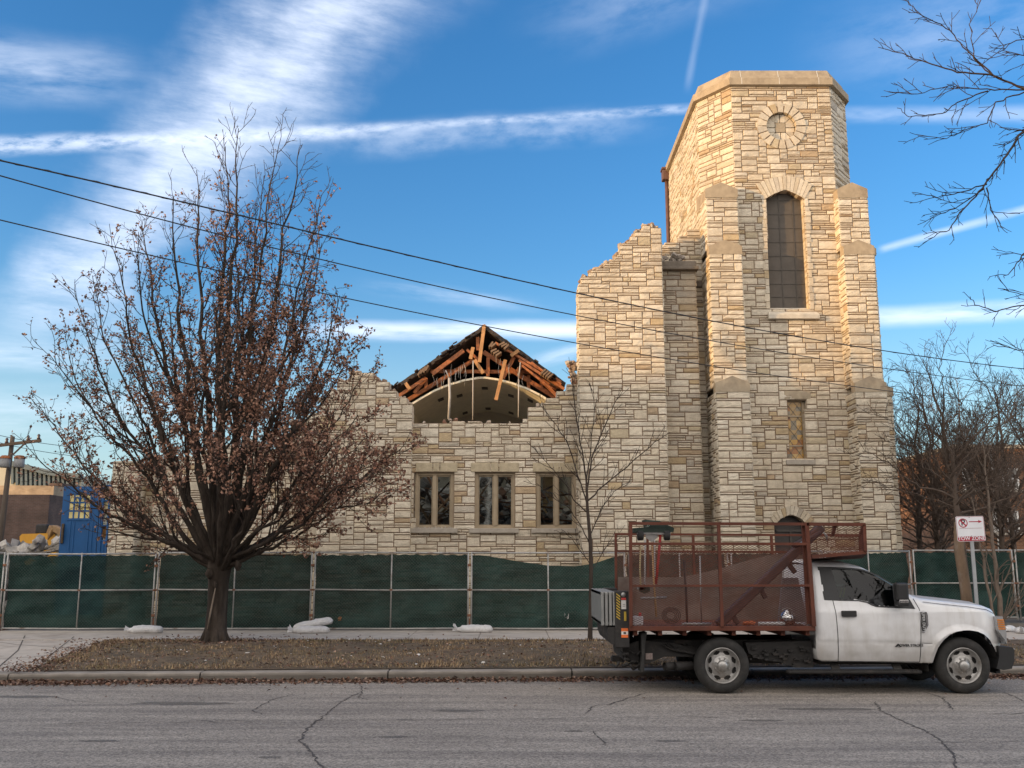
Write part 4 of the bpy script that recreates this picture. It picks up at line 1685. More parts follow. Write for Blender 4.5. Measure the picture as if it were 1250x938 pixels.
for xw, yend in ((el.x - .1, Ye_), (er.x + .1, Ye_)):
    b = MB()
    xa_, xb_ = (xw - .3, xw + .05) if xw < 0 else (xw - .05, xw + .3)
    zt_ = el.z - .05 if xw < 0 else er.z - .05
    if xw > 0:
        b.box((xa_, Yr + .3, .3), (xb_, yend, zt_))
        b.build('nave_wall', mat('nave_brick', (0.36, 0.30, 0.22), .9, var=.2, scale=6, bump=.01), church)
        continue
    b.box((xa_, Yr + .3, .3), (xb_, yend, 2.2))
    b.box((xa_, Yr + .3, 6.3), (xb_, yend, zt_))
    for k in range(4):  # piers with unseen gaps between, shaped to let light into the vault
        yy_ = Yr + .3 + k * (yend - Yr - .9) / 3
        b.box((xa_ + .003, yy_, 2.2), (xb_ - .003, yy_ + .6, 6.3))
    b.build('nave_wall', mat('nave_brick', (0.36, 0.30, 0.22), .9, var=.2, scale=6, bump=.01), church)
# hanging conduits and cables
b = MB()
for (x0, y0, x1, y1) in ((385, 350, 408, 400), (560, 290, 558, 665), (850, 405, 848, 650), (860, 300, 850, 405)):
    b.tube([q5(x0, y0, Yr - .35), q5(x1, y1, Yr - .35)], .022, 6)
b.tube([q5(408, 400, Yr - .35), q5(412, 520, Yr - .35), q5(405, 660, Yr - .35)], .05, 6)
for k in range(26):
    x = rg.choice([rg.uniform(300, 560), rg.uniform(690, 900)])
    y = interp([(0, 480), (635, 220), (1200, 480)], x) + rg.uniform(0, 60)
    L = rg.uniform(40, 130)
    b.tube([q5(x, y, Yr + .1), q5(x + rg.uniform(-14, 14), y + L * .5, Yr + .05), q5(x + rg.uniform(-10, 10), y + L, Yr + .1)], .009, 4)
b.build('cable', mat('pale_conduit', (0.42, 0.40, 0.37), .6, var=.2), roof)

# --- blue entrance door with its side light, still standing in the opening
M_blue = mat('blue_paint', (0.008, 0.078, 0.225), .45, var=.12, scale=3)
Yb = 28.6
x0, x1, _, z1 = rect(72.5, 123, 594, 660, Yb)
z0 = GZ + .1
W = x1 - x0
b = MB()
b.box((x0, Yb, z0), (x1, Yb + .06, z1), bevel=.008)
fr = .02


def fpos(zx, zy):
    """position on the door from the enlarged view (0..240 px crop at 4.2625)"""
    p = at(zx / 4.2625, 480 + zy / 4.2625, Yb)
    return p.x, p.z


for zx in (365, 385, 460, 480):
    x, _ = fpos(zx, 700)
    b.box((x - .02, Yb - .018, z0 + .15), (x + .02, Yb - .001, fpos(zx, 668)[1]), bevel=.006)
bd = b.build('door', M_blue, church)
b = MB()
gx = [fpos(v, 600)[0] for v in (358, 386, 414, 444, 472)]
gz = [fpos(400, v)[1] for v in (656, 614, 570, 526)]
M_bglass = mat('amber_pane', (0.62, 0.52, 0.24), .25, var=.3, scale=2)
for i in range(4):
    for j in range(3):
        b.box((gx[i] + .025, Yb - .014, gz[j] + .025), (gx[i + 1] - .025, Yb - .004, gz[j + 1] - .025))
b.build('pane', M_bglass, bd)
b = MB()
b.box((gx[0] - .04, Yb - .02, gz[0] - .04), (gx[-1] + .04, Yb - .002, gz[0] - .01), bevel=.004)
for x in gx:
    b.box((x - .022, Yb - .022, gz[0] - .04), (x + .022, Yb - .002, gz[-1] + .03))
for z in gz:
    b.box((gx[0] - .04, Yb - .0205, z - .022), (gx[-1] + .04, Yb - .0025, z + .022))
for i in (1, 2):
    for k in range(8):
        t0, t1 = k / 8, (k + 1) / 8
        f = lambda t: (gx[1] + (gx[3] - gx[1]) * t, gz[2] + .02 + .14 * abs(math.sin(math.pi * t * 2)) ** .8)
    # pointed little arches over the middle lights
for k in range(16):
    t0, t1 = k / 16, (k + 1) / 16
    b.bar((f(t0)[0], Yb - .019, f(t0)[1]), (f(t1)[0], Yb - .019, f(t1)[1]), .03, .03)
b.build('glazing_bar', M_blue, bd)
b = MB()
ha, hb = fpos(316, 782), fpos(338, 680)
b.box((ha[0], Yb - .05, ha[1]), (hb[0], Yb - .002, hb[1]), bevel=.012)
b.box((ha[0] + .04, Yb - .09, ha[1] + .12), (ha[0] + .08, Yb - .052, hb[1] - .1), bevel=.01)
b.build('handle', mat('old_brass', (0.09, 0.06, 0.035), .5, metal=.4, var=.3, scale=12), bd)
b = MB()
sx0_, sx1_ = x1 + .03, xd0 - .01
ztt = fpos(540, 487)[1]
b.box((sx0_, Yb - .03, z0), (sx0_ + .10, Yb + .15, ztt + .05), bevel=.01)
b.box((sx1_ - .05, Yb - .03, z0), (sx1_, Yb + .15, ztt + .05), bevel=.01)
zs1 = fpos(540, 765)[1]
b.box((sx0_ + .1, Yb, z0), (sx1_ - .05, Yb + .1, zs1), bevel=.01)
b.box((sx0_ + .1, Yb - .01, ztt), (sx1_ - .05, Yb + .1, ztt + .05))
b.box((sx0_ + .14, Yb - .015, z0 + .2), (sx1_ - .09, Yb - .002, zs1 - .12), bevel=.01)
for v in (560, 625, 690):
    z = fpos(540, v)[1]
    b.box((sx0_ + .1, Yb, z - .02), (sx1_ - .05, Yb + .06, z + .02))
sl = b.build('side_light', M_blue, church)
b = MB()
for (va, vb, c) in ((505, 560, (0.6, 0.5, 0.25)), (560, 625, (0.55, 0.47, 0.26)), (625, 690, (0.42, 0.42, 0.34)), (690, 755, (0.20, 0.10, 0.03))):
    a_, c_ = fpos(540, vb)[1], fpos(540, va)[1]
    b.box((sx0_ + .1, Yb + .05, a_ + .02), (sx1_ - .05, Yb + .055, c_ - .02), c)
b.build('pane', mat('side_glass', (1, 1, 1), .2, var=.25, scale=3, tone=True), sl)

# --- rubble of the demolished nave behind the windows, and the heap beside the blue door
M_rub = mat('rubble', (1, 1, 1), .95, var=.3, scale=8, bump=.01, tone=True)
RUB = [(0.25, 0.235, 0.22), (0.17, 0.16, 0.15), (0.34, 0.315, 0.28), (0.12, 0.105, 0.095), (0.22, 0.13, 0.085), (0.42, 0.39, 0.35)]
b = MB()
for k in range(760):
    X, Y = rg.uniform(-3.6, 2.2), rg.uniform(29.3, 33.6)
    top = 1.9 + .9 * mnoise.noise((X * .8, Y * .5, 2)) + .62 * (Y - 29.3) - (.9 if X > 1.0 else 0)
    z = GZ + top * (1 - rg.random() ** 2)
    rough_stone(b, Vector((X, Y, z)), rg.uniform(.10, .42), rg, tuple(np.array(rg.choice(RUB)) * rg.uniform(.4, 1.15)))
for k in range(90):
    X, Y = rg.uniform(-3.2, 2.0), rg.uniform(29.6, 31.8)
    p = Vector((X, Y, GZ + rg.uniform(1.8, 4.0)))
    d = Vector((rg.gauss(0, 1), rg.gauss(0, .4), rg.gauss(0, .8))).normalized() * rg.uniform(.3, .8)
    b.bar(p - d, p + d, rg.uniform(.04, .14), rg.uniform(.02, .06), rg.choice([(0.20, 0.10, 0.055), (0.30, 0.19, 0.11), (0.10, 0.07, 0.05), (0.4, 0.38, 0.36)]))
setkind(b.build('rubble', M_rub), 'stuff')
b = MB()
for k in range(520):
    X, Y = rg.uniform(-24, -12.9), rg.uniform(29.5, 33)
    top = at(40, 669, Y).z - GZ + .4 * mnoise.noise((X * .7, Y * .7, 0)) + (.2 if X > -14.5 else 0)
    rough_stone(b, Vector((X, Y, GZ + max(.1, top) * (1 - rg.random() ** 3))), rg.uniform(.10, .42), rg, rg.choice(RUB[:3] + RUB[5:] * 3 + [(0.36, 0.33, 0.30)]))
for k in range(10):
    X, Y = rg.uniform(-15.5, -13), rg.uniform(29.6, 31)
    p = Vector((X, Y, GZ + rg.uniform(1.7, 2.1)))
    d = Vector((1, rg.uniform(-.3, .3), rg.uniform(.1, .6))).normalized() * rg.uniform(.4, .9)
    b.bar(p - d, p + d, .16, .05, (0.33, 0.30, 0.26))
setkind(b.build('rubble', M_rub), 'stuff')
# ------------------------------------------------------------------ site fence: framed chain link panels with a green wind screen
M_galv = mat('galvanised', (0.42, 0.41, 0.39), .55, metal=.35, var=.3, scale=5, mix2=(0.22, 0.15, 0.11), m2scale=3, m2lo=.58, m2hi=.72)
M_wire = mat('fence_wire', (0.10, 0.11, 0.108), .6, metal=.3, var=.2)


def screen_material():
    m = mat('green_screen', (0.0065, 0.032, 0.0255), .8, var=.22, scale=1.6, spec=.25, mix2=(0.017, 0.052, 0.044), m2scale=1.1, m2lo=.4, m2hi=.65, bump=.004, bscale=9, transp=.045)
    return m


M_screen = screen_material()
frg = random.Random(31)
FZ = 0.36


def fence_panel(A, B, h, label, droop=None, lean=0.0, dark=0.0):
    """a free standing panel from A to B (ground points)"""
    A, B = Vector(A), Vector(B)
    U = (B - A)
    L = U.length
    U.normalize()
    Nn = Vector((U.y, -U.x, 0))
    t = thing('mesh_fence', label, 'fence panel', A, 'temporary fence panels round the site')
    P = lambda u, v, n=0.0: A + U * u + Vector((0, 0, v)) + Nn * (n + lean * v)
    b = MB()
    r = .021
    for u in (r, L - r):
        b.tube([P(u, -.03), P(u, h)], r, 8)
    b.tube([P(L / 2, .05), P(L / 2, h)], r * .85, 8)
    for v in (.05, h * .515, h - r):
        b.tube([P(0, v + frg.uniform(-.008, .008)), P(L * .5, v + frg.uniform(-.012, .012)), P(L, v + frg.uniform(-.008, .008))], r * .9, 8)
    b.build('frame', M_galv, t)
    M_cl = mat('rusty_clamp', (0.20, 0.09, 0.05), .8, var=.4)
    for v in (.35, h * .83):
        b = MB()
        p = P(L, v)
        b.box(tuple(p - Vector((.03, .04, .03))), tuple(p + Vector((.05, .03, .03))), bevel=.008)
        b.build('clamp', M_cl, t)
    for u in (0, L / 2, L):
        b = MB()
        p = P(u, h * .515)
        b.box(tuple(p - Vector((.035, .032, .02))), tuple(p + Vector((.035, .02, .02))), bevel=.006)
        b.build('clamp', M_cl, t)
    b = MB()
    pitch = .074
    H = h - .08
    k = -int(H / pitch) - 1
    w = .0013
    while k * pitch < L:
        for s_ in (1, -1):
            u0 = k * pitch
            ua, va, ub, vb = u0, 0.0, u0 + H, H
            if ua < 0:
                va, ua = -ua, 0.0
            if ub > L:
                vb, ub = vb - (ub - L), L
            if ub - ua < .02:
                continue
            if s_ < 0:
                ua, ub = L - ua, L - ub
            p, q = P(ua, va + .05, .012 + .004 * s_), P(ub, vb + .05, .012 + .004 * s_)
            d = (q - p).normalized()
            e = d.cross(Nn).normalized() * w
            n2 = Nn * w
            b.add([p + e, p - e * .5 + n2, p - e * .5 - n2, q + e, q - e * .5 + n2, q - e * .5 - n2], [(0, 1, 4, 3), (1, 2, 5, 4), (2, 0, 3, 5)])
        k += 1
    b.build('wire_mesh', M_wire, t)
    b = MB()
    nx, nz = 44, 20
    sd = frg.uniform(0, 50)
    for j in range(nz):
        for i in range(nx):
            q = []
            for a, c in ((i, j), (i + 1, j), (i + 1, j + 1), (i, j + 1)):
                u = .02 + (L - .04) * a / nx
                top = h - .05 - .03 * abs(math.sin(a * .9 + sd)) - .02 * mnoise.noise((u * 1.5, sd, 0))
                if droop:
                    top = min(top, interp(droop, u / L) * h)
                v = .03 + (top - .03) * c / nz
                f = 1 - .6 * min(1, abs(c / nz - .5) * 2) ** 3
                d = -.11 + f * (.13 * mnoise.noise((u * 1.3 + v * .8, v * 2.2 - u * .5, sd)) + .045 * mnoise.noise((u * 2.2 + v * 2, v * 5 - u * 2.5, sd + 9)))
                if droop:
                    d -= .05 * math.sin(3 * v + 1.2 * u) * f * .4
                q.append(P(u, v, d))
            b.poly(q, None, True)
    b.build('wind_screen', M_screen, t)
    return t


YF = 23.68
fx = [on_z(p, 770, FZ).x * YF / on_z(p, 770, FZ).y for p in (-188, -1, 186.5, 379.5, 573, 766)]
fence_labels = ['green screened fence panel at the very left edge, half cut off by the picture', 'green screened fence panel in front of the blue door and rubble heap', 'green screened fence panel behind the trunk of the big tree',
                'green screened fence panel between the two piled white sandbags and the single one', 'fence panel with its green screen sagging, behind the thin young tree']
for i in range(5):
    fence_panel((fx[i] + .020, YF + (.02 if i % 2 else 0), FZ - .03), (fx[i + 1] - .018, YF + (.0 if i % 2 else .02), FZ - .03), 1.83 if i != 1 else 1.81, fence_labels[i],
                droop=[(0, .965), (.1, .95), (.3, .88), (.5, .825), (.68, .815), (.8, .85), (.92, .93), (1, .96)] if i == 4 else None)
P0, P1 = Vector((fx[5] + .03, YF, FZ - .03)), Vector((at(1117.5, 755, 26.6).x, 26.6, .40))
lb3 = ['green screened fence panel seen through the rear half of the rusty truck rack', 'green screened fence panel seen through the front half of the rusty truck rack', 'green screened fence panel just above the truck windscreen']
for i in range(3):
    fence_panel(P0.lerp(P1, i / 3 + .004), P0.lerp(P1, (i + 1) / 3 - .004), 1.83, lb3[i])
ax, bx = at(1119.5, 755, 26.6).x, at(1243, 755, 26.6).x
fence_panel((ax, 26.6, .42), (bx, 26.6, .42), 1.83, 'green screened fence panel behind the tow zone sign pole')
fence_panel((bx + .06, 26.62, .42), (bx + 3.2, 26.4, .42), 1.83, 'green screened fence panel at the right edge, right of the tow zone sign')

# sandbags holding the fence feet down
M_bag = mat('white_sandbag', (0.60, 0.585, 0.575), .75, var=.12, scale=9, bump=.006, bscale=50, mix2=(0.38, 0.34, 0.31), m2scale=4, m2lo=.58, m2hi=.75)


def sandbag(p, L, rad, rot, label, tilt=0.0, neck=True, seed=0):
    rr = random.Random(seed)
    b = MB()
    n, m = 22, 16
    base = len(b.v)
    for i in range(n + 1):
        t = i / n
        r = rad * (1 - abs(2 * t - 1) ** 5) ** .5 if t > .12 or not neck else rad * (.28 + .6 * (t / .12) ** 2 * .8)
        if neck and t < .05:
            r = rad * .45
        r = max(r, .006)
        for k in range(m):
            a = 2 * math.pi * k / m
            w = 1 + .16 * mnoise.noise((t * 5, math.cos(a) * 1.5, math.sin(a) * 1.5 + seed)) + .10 * mnoise.noise((t * 16, math.cos(a) * 4, math.sin(a) * 4 + seed))
            y, z = math.cos(a) * r * 1.2 * w, math.sin(a) * r * .92 * w
            z = max(z, -rad * .55)
            sag = -.02 * math.sin(t * 3.1)
            b.v.append(((t - .5) * L, y, z + rad * .55 + sag * 0))
    for i in range(n):
        for k in range(m):
            k2 = (k + 1) % m
            b.f.append((base + i * m + k, base + i * m + k2, base + (i + 1) * m + k2, base + (i + 1) * m + k))
            b.c.append(None)
            b.sm.append(True)
    b.f.append(tuple(base + k for k in reversed(range(m))))
    b.f.append(tuple(base + n * m + k for k in range(m)))
    b.c += [None, None]
    b.sm += [False, False]
    if neck:
        for k in range(7):
            a = rr.uniform(0, 6.28)
            q = Vector((-.5 * L, math.cos(a) * .02, rad * .55 + math.sin(a) * .02))
            e = q + Vector((-rr.uniform(.05, .12), rr.uniform(-.05, .05), rr.uniform(-.02, .10)))
            s_ = Vector((0, .02, .02))
            b.poly([q - s_, q + s_, e + s_ * 1.6, e - s_ * 1.2])
    M_ = Matrix.Rotation(rot, 4, 'Z') @ Matrix.Rotation(tilt, 4, 'Y')
    b.v = [tuple(M_ @ Vector(v)) for v in b.v]
    o = b.build('sandbag', M_bag)
    o.location = p
    return tag(o, label, 'sandbag', 'white sandbags on the fence feet')


def bagpos(px, py, dy=0.0):
    p = on_z(px, py, .327)
    p.y += dy
    return p


sandbag(bagpos(178, 773), .78, .115, .05, 'flat white sandbag lying alone on the pavement left of the big tree', seed=1)
sandbag(bagpos(380, 773), .84, .11, .12, 'white sandbag lying flat underneath a second one on the pavement', seed=2)
sandbag(bagpos(379, 772) + Vector((.05, .06, .10)), .95, .12, .02, 'white sandbag lying slanted on top of another', tilt=-.20, neck=False, seed=3)
sandbag(bagpos(580, 772), .84, .115, -.03, 'single white sandbag against the fence where the sagging screen begins', seed=4)
b = MB()
for k, (px, py) in enumerate(((1090, 772), (1215, 772), (1232, 771), (1246, 773))):
    p = bagpos(px, py, 0)
    if k:
        sandbag(p, .5, .09, .4 * k, ('crumpled white bag on the pavement behind the truck bonnet', 'middle one of the crumpled white bags beyond the truck nose', 'crumpled white bag at the right edge of the pavement')[k - 1], seed=10 + k)

# fence feet: steel stands at the joints
for i, x in enumerate(fx[1:5]):
    b = MB()
    b.bar((x, YF - .42, FZ - .02), (x, YF + .42, FZ - .02), .06, .02)
    b.tube([(x, YF, FZ - .03), (x, YF, FZ + .25)], .018, 8)
    o = rebase(b.build('fence_stand', mat('rusty_clamp', (0, 0, 0))), (x, YF, .325))
    tag(o, ('steel fence foot at the left edge of the picture', 'steel fence foot by the flat lone sandbag', 'steel fence foot under the two piled sandbags', 'steel fence foot at the single sandbag where the screen sags')[i], 'fence foot', 'steel feet of the site fence')

# scraps caught in the fence
b = MB()
lq = random.Random(3)
for k in range(5):
    leaf(b, at(415 + lq.uniform(-2, 2), 755 + lq.uniform(-3, 3), YF - .04), .09, lq, .9, (0.34, 0.17, 0.085))
tag(rebase(b.build('maple_leaf', M_leaf), at(415, 755, YF - .04)), 'single tan maple leaf stuck on the green fence screen', 'leaf')
b = MB()
pc = at(692, 753, YF - .05)
for k in range(3):
    q_ = [pc + Vector((lq.uniform(-.06, .06), lq.uniform(-.03, .03), lq.uniform(-.10, .10))) for _ in range(3)]
    b.poly(q_, (0.5, 0.49, 0.48))
tag(rebase(b.build('paper_scrap', M_chip), pc), 'torn pale paper scrap caught in the sagging fence screen', 'paper')

# ------------------------------------------------------------------ the truck
YN, YFAR = 15.05, 17.0
TW = YFAR - YN
YMID = (YN + YFAR) / 2
K2 = lambda zx, zy, Y=YN: at(980 + zx / 3.752, 610 + zy / 3.752, Y)
K1 = lambda zx, zy, Y=YN: at(730 + zx / 3.907, 620 + zy / 3.907, Y)
truck = thing('pickup_truck', 'dirty white single cab pickup truck with a rusty mesh rack parked at the kerb', 'truck', (K1(600, 752).x + 1.8, YMID, 0))


def paint_material():
    m = mat('white_paint', (0.70, 0.70, 0.705), .28, var=.04, scale=2, coat=.5, mix2=(0.50, 0.475, 0.44), m2scale=3.0, m2lo=.50, m2hi=.9, stretch=(2.4, 1, .35))
    t = m.node_tree
    N, Lk = t.nodes, t.links
    p = N['Principled BSDF']
    src = p.inputs['Base Color'].links[0].from_socket
    # road grime thrown up over the sills and round the arches
    co = N.new('ShaderNodeTexCoord')
    sx = N.new('ShaderNodeSeparateXYZ')
    Lk.new(co.outputs['Object'], sx.inputs[0])
    nz = N.new('ShaderNodeTexNoise')
    nz.inputs['Scale'].default_value = 5
    nz.inputs['Detail'].default_value = 8
    Lk.new(co.outputs['Object'], nz.inputs['Vector'])
    ad = N.new('ShaderNodeMath')
    ad.operation = 'MULTIPLY_ADD'
    Lk.new(nz.outputs['Fac'], ad.inputs[0])
    ad.inputs[1].default_value = -.9
    Lk.new(sx.outputs['Z'], ad.inputs[2])
    mr = N.new('ShaderNodeMapRange')
    mr.inputs['From Min'].default_value = 0.62
    mr.inputs['From Max'].default_value = -0.05
    mr.inputs['To Min'].default_value = 0.0
    mr.inputs['To Max'].default_value = 0.75
    Lk.new(ad.outputs[0], mr.inputs['Value'])
    mx = N.new('ShaderNodeMix')
    mx.data_type = 'RGBA'
    Lk.new(mr.outputs[0], mx.inputs['Factor'])
    Lk.new(src, mx.inputs[6])
    mx.inputs[7].default_value = (0.33, 0.305, 0.275, 1)
    Lk.new(mx.outputs[2], p.inputs['Base Color'])
    return m


M_paint = paint_material()
M_black = mat('black_plastic', (0.018, 0.018, 0.019), .55, var=.2, scale=10)
M_chassis = mat('chassis_black', (0.022, 0.020, 0.019), .75, var=.5, scale=7, mix2=(0.07, 0.055, 0.045), m2scale=5, m2lo=.55, m2hi=.75, bump=.004)
M_rubber = mat('tyre_rubber', (0.022, 0.021, 0.02), .85, var=.35, scale=9, mix2=(0.06, 0.055, 0.05), m2scale=4, m2lo=.5, m2hi=.8, bump=.003)
M_rim = mat('silver_wheel', (0.40, 0.39, 0.375), .42, metal=.75, var=.25, scale=9, mix2=(0.25, 0.215, 0.18), m2scale=7, m2lo=.55, m2hi=.75)
M_chrome = mat('chrome', (0.72, 0.72, 0.72), .18, metal=1.0, var=.05)
M_rust = mat('rusty_steel', (0.118, 0.034, 0.018), .85, var=.45, scale=6, mix2=(0.052, 0.022, 0.016), m2scale=3, m2lo=.45, m2hi=.7, bump=.003, bscale=60)
M_alu = mat('dull_aluminium', (0.30, 0.30, 0.29), .5, metal=.6, var=.2, scale=8)
M_tint = glass('truck_glass', (0.16, 0.225, 0.23), .012, .0)

# outline of the cab and bonnet, traced in the plane of its near side
top_l = [K2(*p) for p in ((46, 303), (50, 296), (60, 290), (90, 287.5), (150, 288), (230, 294), (300, 313), (360, 346), (420, 384), (470, 414), (520, 446), (560, 459), (640, 468), (760, 481), (850, 492), (890, 506), (910, 530), (922, 565), (933, 600), (940, 655))]
bot_l = [K2(*p) for p in ((46, 310), (50, 480), (58, 610), (72, 732), (90, 742), (300, 745), (600, 751), (606, 720), (618, 680), (645, 640), (672, 618), (700, 605), (730, 599), (762, 598), (800, 605), (830, 618), (862, 646), (886, 684), (900, 705), (915, 690), (940, 668))]
top_xz = [(p.x, p.z) for p in top_l]
bot_xz = [(p.x, p.z) for p in bot_l]
X0, X1 = top_xz[0][0], top_xz[-1][0]
belt = K2(300, 490).z
z_roof = K2(100, 288).z
arc_c = K2(745, 765)


def inset(x, z):
    prof = [(.35, .09), (.47, .045), (.62, .012), (.80, .0), (1.0, .004), (belt - .08, .018), (belt, .045), (belt + .12, .075), (z_roof - .25, .15), (z_roof - .08, .21), (z_roof + .1, .30)]
    i = interp(prof, z)
    if x > K2(540, 500).x:
        i = min(i, .06)
    nose = max(0, (x - (X1 - .45)) / .45)
    i += .22 * nose ** 2.2
    tail = max(0, (X0 + .10 - x) / .10)
    i += .05 * tail ** 2
    r = math.hypot(x - arc_c.x, z - arc_c.z)
    Rw = .52
    i -= .035 * max(0, 1 - abs(r - Rw) / .10) ** 1.5 if x > K2(560, 700).x else 0
    # character lines pressed into the side
    zl = interp([(K2(160, 650).x, K2(160, 648).z), (K2(545, 655).x, K2(545, 657).z)], x)
    i += .010 * math.exp(-((z - zl + .012) / .012) ** 2)
    return i


win_poly = [K2(*p) for p in ((91, 312), (108, 457), (178, 460), (262, 462), (300, 470), (322, 482), (342, 489), (512, 497), (484, 440), (470, 424), (420, 388), (360, 350), (300, 325), (270, 320), (215, 316), (150, 313))]
win_xz = [(p.x, p.z) for p in win_poly]
glass_poly = [K2(*p) for p in ((150, 319), (176, 459), (260, 461), (300, 468), (322, 480), (344, 488), (424, 489), (424, 390), (360, 352), (296, 328), (268, 323), (215, 320))]
glass_xz = [(p.x, p.z) for p in glass_poly]


def inside(P, x, z):
    c, n = False, len(P)
    j = n - 1
    for i in range(n):
        if (P[i][1] > z) != (P[j][1] > z) and x < (P[j][0] - P[i][0]) * (z - P[i][1]) / (P[j][1] - P[i][1]) + P[i][0]:
            c = not c
        j = i
    return c


def grow_poly(P, d):
    cx, cz = sum(p[0] for p in P) / len(P), sum(p[1] for p in P) / len(P)
    out, n = [], len(P)
    area = sum(P[i][0] * P[(i + 1) % n][1] - P[(i + 1) % n][0] * P[i][1] for i in range(n))
    sgn = 1 if area > 0 else -1
    for i in range(n):
        a, b_, c = Vector(P[i - 1]), Vector(P[i]), Vector(P[(i + 1) % n])
        e1, e2 = (b_ - a).normalized(), (c - b_).normalized()
        n1, n2 = Vector((e1.y, -e1.x)) * sgn, Vector((e2.y, -e2.x)) * sgn
        h = (n1 + n2)
        h = h.normalized() if h.length > 1e-6 else n1
        q = b_ + h * d / max(.4, h.dot(n1))
        out.append((q.x, q.y))
    return out


seamL = [(K2(146, 460).x, K2(146, 460).z), (K2(152, 520).x, K2(152, 520).z), (K2(166, 742).x, K2(166, 742).z)]
seamR = [(K2(541, 742).x, K2(541, 750).z), (K2(541, 500).x, K2(541, 500).z), (K2(512, 440).x, K2(512, 440).z)]


def in_door(x, z):
    if z > belt + .05:
        return inside(grow_poly(win_xz, .035), x, z) and x > K2(140, 400).x
    xl_ = interp(sorted([(c[1], c[0]) for c in seamL]), z)
    return xl_ < x < K2(541, 600).x


def skin(side):
    """near (side 0) or far (side 1) flank as a grid; returns body and door builders and the top edge"""
    body, door = MB(), MB()
    NXc, NR = 150, 52
    xs = list(np.linspace(X0, X1, NXc))
    cols = []
    for x in xs:
        zt_, zb_ = interp(top_xz, x), interp(bot_xz, x)
        col_ = []
        for r in range(NR + 1):
            t = r / NR
            z = zb_ + (zt_ - zb_) * t
            dtop = zt_ - z
            i = inset(x, z) + .06 * max(0, 1 - dtop / .09) ** 2
            y = YN + i if side == 0 else YFAR - i
            col_.append(Vector((x, y, z)))
        cols.append(col_)
    for c in range(NXc - 1):
        for r in range(NR):
            q = [cols[c][r], cols[c + 1][r], cols[c + 1][r + 1], cols[c][r + 1]]
            mx_, mz_ = sum(p.x for p in q) / 4, sum(p.z for p in q) / 4
            if inside(win_xz, mx_, mz_):
                continue
            if side:
                q.reverse()
            (door if in_door(mx_, mz_) else body).poly(q, None, True)
    return body, door, [c[-1] for c in cols], [c[0] for c in cols]


def weld(o, d=1e-5):
    bm = bmesh.new()
    bm.from_mesh(o.data)
    bmesh.ops.remove_doubles(bm, verts=bm.verts[:], dist=d)
    bm.to_mesh(o.data)
    bm.free()
    return o


nb, nd, ntop, nbot = skin(0)
fb, fd, ftop, fbot = skin(1)
xa_ws, xb_ws = K2(262, 300).x, K2(505, 440).x
ws = MB()
NA = 14
for c in range(len(ntop) - 1):
    for k in range(NA):
        q = []
        for cc, kk in ((c, k), (c + 1, k), (c + 1, k + 1), (c, k + 1)):
            t = kk / NA
            p = ntop[cc].lerp(ftop[cc], t)
            p.z += .05 * (1 - (2 * t - 1) ** 2) ** .8 + (.012 if .25 < t < .75 and p.x > K2(540, 470).x else 0)
            q.append(p)
        isw = xa_ws < (q[0].x + q[1].x) / 2 < xb_ws and 0 < k < NA - 1
        (ws if isw else nb).poly(q, None, True)
for c in range(len(nbot) - 1):
    if nbot[c].x < K2(600, 750).x:
        nb.poly([nbot[c], fbot[c], fbot[c + 1], nbot[c + 1]])
n0 = 53
for k in range(52):
    x = X0
    zb_, zt_ = bot_xz[0][1], top_xz[0][1]
# rear wall of the cab follows the first column band
xr_, zr_ = K2(64, 640).x, K2(64, 735).z
ra = Vector((xr_ + .02, YN + .05, zr_))
nb.poly([Vector((X0 + .03, YN + .06, zr_)), Vector((X0 + .03, YFAR - .06, zr_)), Vector((X0 + .03, YFAR - .2, z_roof - .03)), Vector((X0 + .03, YN + .2, z_roof - .03))])
nb.add(fb.v, fb.f, None, True)
cab = weld(nb.build('body', M_paint, truck, smooth=True))
door_n = weld(nd.build('door', M_paint, truck, smooth=True))
door_f = weld(fd.build('door', M_paint, truck, smooth=True))
ws.build('windscreen', M_tint, truck, smooth=True)

